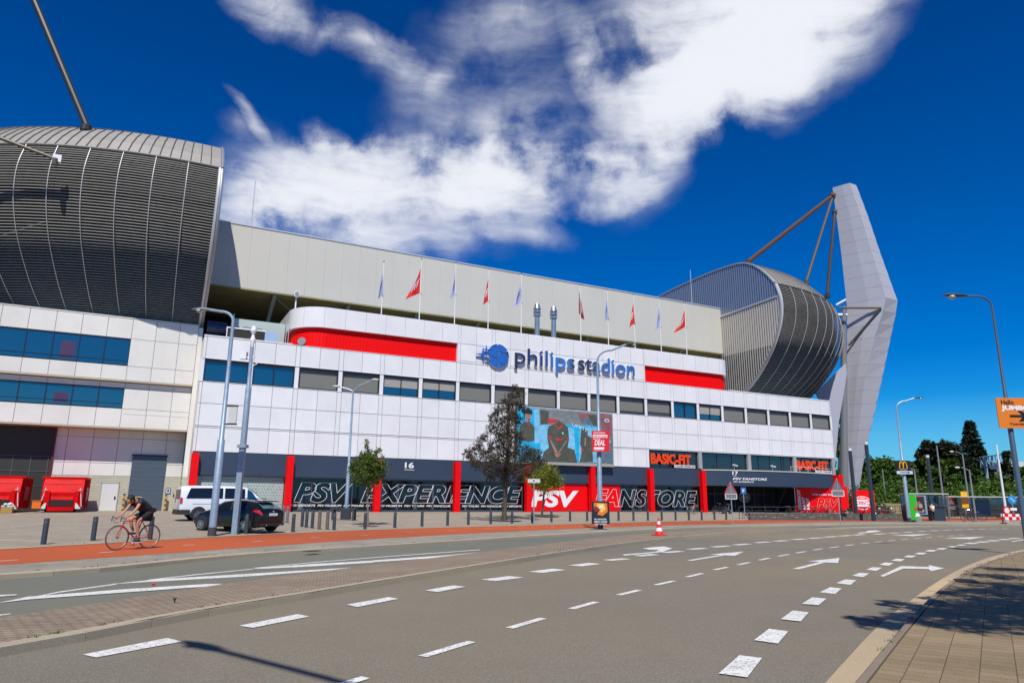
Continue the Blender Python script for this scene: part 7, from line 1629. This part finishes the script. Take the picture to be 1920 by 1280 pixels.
# tree behind the viewer at the right whose branches shade the near pavement
SH = [(1612,1143,.26),(1630,1150,.3),(1650,1158,.34),(1640,1148,.32),(1690,1148,.4),(1712,1140,.4),(1735,1150,.5),(1660,1120,.26),(1668,1156,.35),(1700,1160,.4),(1690,1118,.32),(1720,1122,.35),(1745,1130,.5),(1770,1110,.5),(1790,1150,.7),(1830,1140,.8),(1850,1110,.7),(1880,1165,.8),(1910,1130,1.0),(1760,1170,.45),(1820,1175,.6),(1870,1080,.7),(1900,1068,.8),(1915,1100,1.0),(1960,1150,1.4),(2020,1120,1.8)]
cl_ = []; rnd2 = random.Random(8)
for (x, y, r) in SH:
    p = at(x, y, 2, 0); z = 9.0+rnd2.uniform(-.7,.7); k = z/tan(SUN_EL); cl_.append((p.x-cos(SUN_AZ)*k, p.y-sin(SUN_AZ)*k, z, r*.85))
tb = Vector((15.5, .5, 0))
tree('leafy street tree beside the viewer on the near pavement', tb, cl_, 17000, .075, [GA, GB_], .22, (15.0, 1.2, 9.6), 9)

# background trees
def ball_clumps(px, y0, y1, w, dist, n, rnd, conic=False, top=0):
    """clumps filling a crown seen between rows y0 and y1, w pixels wide"""
    b = onray(px, dist); s = (b-CAM).dot(_fw)/F_PX; o = []
    for i in range(n):
        v = rnd.random(); y = y0+(y1-y0)*v
        half = w/2*(sin(pi*min(1, .12+v*.83))**.6 if not conic else (.10+.9*v)); x = px+rnd.uniform(-1,1)*half*.8; r = (w*.16 if not conic else w*(.07+.11*v))*rnd.uniform(.7,1.2)
        p = b.copy(); d = ray(x, y); k = (b.x*d.x+b.y*d.y)/(d.x**2+d.y**2); q = CAM+d*k; dp = Vector((b.x, b.y, 0)).normalized()*rnd.uniform(-1,1)*half*s*.7; o.append((q.x+dp.x, q.y+dp.y, q.z, r*s))
    return b, o
DKA = leaf_mat('dark_tree_leaf', (.030,.042,.018)); DKB = leaf_mat('dark_tree_leaf_brown', (.045,.04,.02)); FGA = leaf_mat('far_green_leaf', (.085,.17,.02)); FGB = leaf_mat('far_green_leaf_pale', (.15,.24,.03)); CNA = leaf_mat('conifer_leaf', (.018,.036,.018)); CNB = leaf_mat('conifer_leaf_pale', (.03,.05,.024))
TR = [ (1765,842,930,104,150,60,0,'big dark round tree behind the crossing',DKA,DKB,20000,.40),
       (1776,866,950,54,126,26,0,'light green tree in front of the dark round tree',FGA,FGB,8000,.26),
       (1740,862,950,40,132,20,0,'slender green tree left of the dark round tree',FGA,FGB,6000,.26),
       (1690,872,950,66,140,28,0,'bright green tree above the hedge left of the sign lamp',FGA,FGB,9000,.3),
       (1647,868,950,84,150,34,0,'wide green tree right of the mast',FGA,FGB,11000,.32),
       (1826,870,955,40,128,26,1,'pointed green tree under the conifer',FGA,DKA,7000,.26),
       (1888,846,955,50,135,34,1,'tall pointed dark green tree at the right',CNB,FGA,10000,.3),
       (1930,880,955,66,140,20,0,'green tree cut by the right edge',FGA,FGB,6000,.3),
       (1570,790,930,30,175,26,0,'tall green tree seen between stadium and mast',FGA,FGB,5000,.34),
       (1715,884,950,24,120,10,0,'small green tree beside the poster shelter',FGA,FGB,1500,.22)]
for i, (px, y0, y1, w, dist, n, con, lab, ma_, mb_, cnt, sz) in enumerate(TR):
    rr = random.Random(40+i); b, c = ball_clumps(px, y0, y1, w, dist, n, rr, con); top = max(c, key=lambda a: a[2]); tree(lab, b, c, cnt, sz, [ma_, mb_], .35, (top[0], top[1], top[2]*.85), 60+i, name='conifer' if False else 'tree', group='trees beyond the crossing', limbs=False)
# conifer with drooping tiers
b = onray(1836, 170); H = pole_top(1831, 792, b); t = thing('conifer', 'tall dark conifer with ragged tiers beyond the crossing', 'tree', tuple(b), 0, 'trees beyond the crossing'); m = MB(); rr = random.Random(77)
for k in range(40):
    z = H*(.25+.75*k/40); rad = (1-k/40)**.9*3.7*(.75+.35*rr.random())+.35
    for j in range(9):
        a = rr.uniform(0, 2*pi); 
        for s in range(5):
            u = (s+.6)/5; p = Vector((cos(a)*rad*u, sin(a)*rad*u, z-rad*u*.28)); leaves(m, p, .55, 9, .30, rr, .4)
m.build('crown', [CNA, CNB], t, fixn=False); MB().tube([(0,0,0),(0,0,H*.95)], [.4,.05], 8).build('trunk', mat('bark'), t)
# hedge and undergrowth: nobody could count it
m = MB(); rr = random.Random(21)
for i in range(330):
    px = 1560+rr.random()*420; dist = rr.uniform(108, 138); p = onray(px, dist); z = rr.uniform(.2, 4.3)*(1 if dist > 118 else .55); r = rr.uniform(1.0,2.0)
    for _ in range(4): v = Vector((rr.gauss(0,1), rr.gauss(0,1), rr.gauss(0,.7))).normalized()*r*.8; leaves(m, p+v+Vector((0,0,z)), r*.55, 22, .24, rr, .8)
hg = m.build('hedge', [FGA, FGB], None, fixn=False); tag(hg, 'thick green undergrowth on the bank beyond the crossing', 'hedge', kind='stuff')
m = MB(); m.mi = 0
for i in range(90):
    px = 1600+rr.random()*330; p = onray(px, rr.uniform(98, 110)); r = rr.uniform(.5,1.1); leaves(m, p+Vector((0,0,r*.7)), r, 60, .2, rr, .7)
h2 = m.build('low_hedge', [DKA, FGA], None, fixn=False); tag(h2, 'low dark shrubs behind the brick wall and railing', 'hedge', kind='stuff')
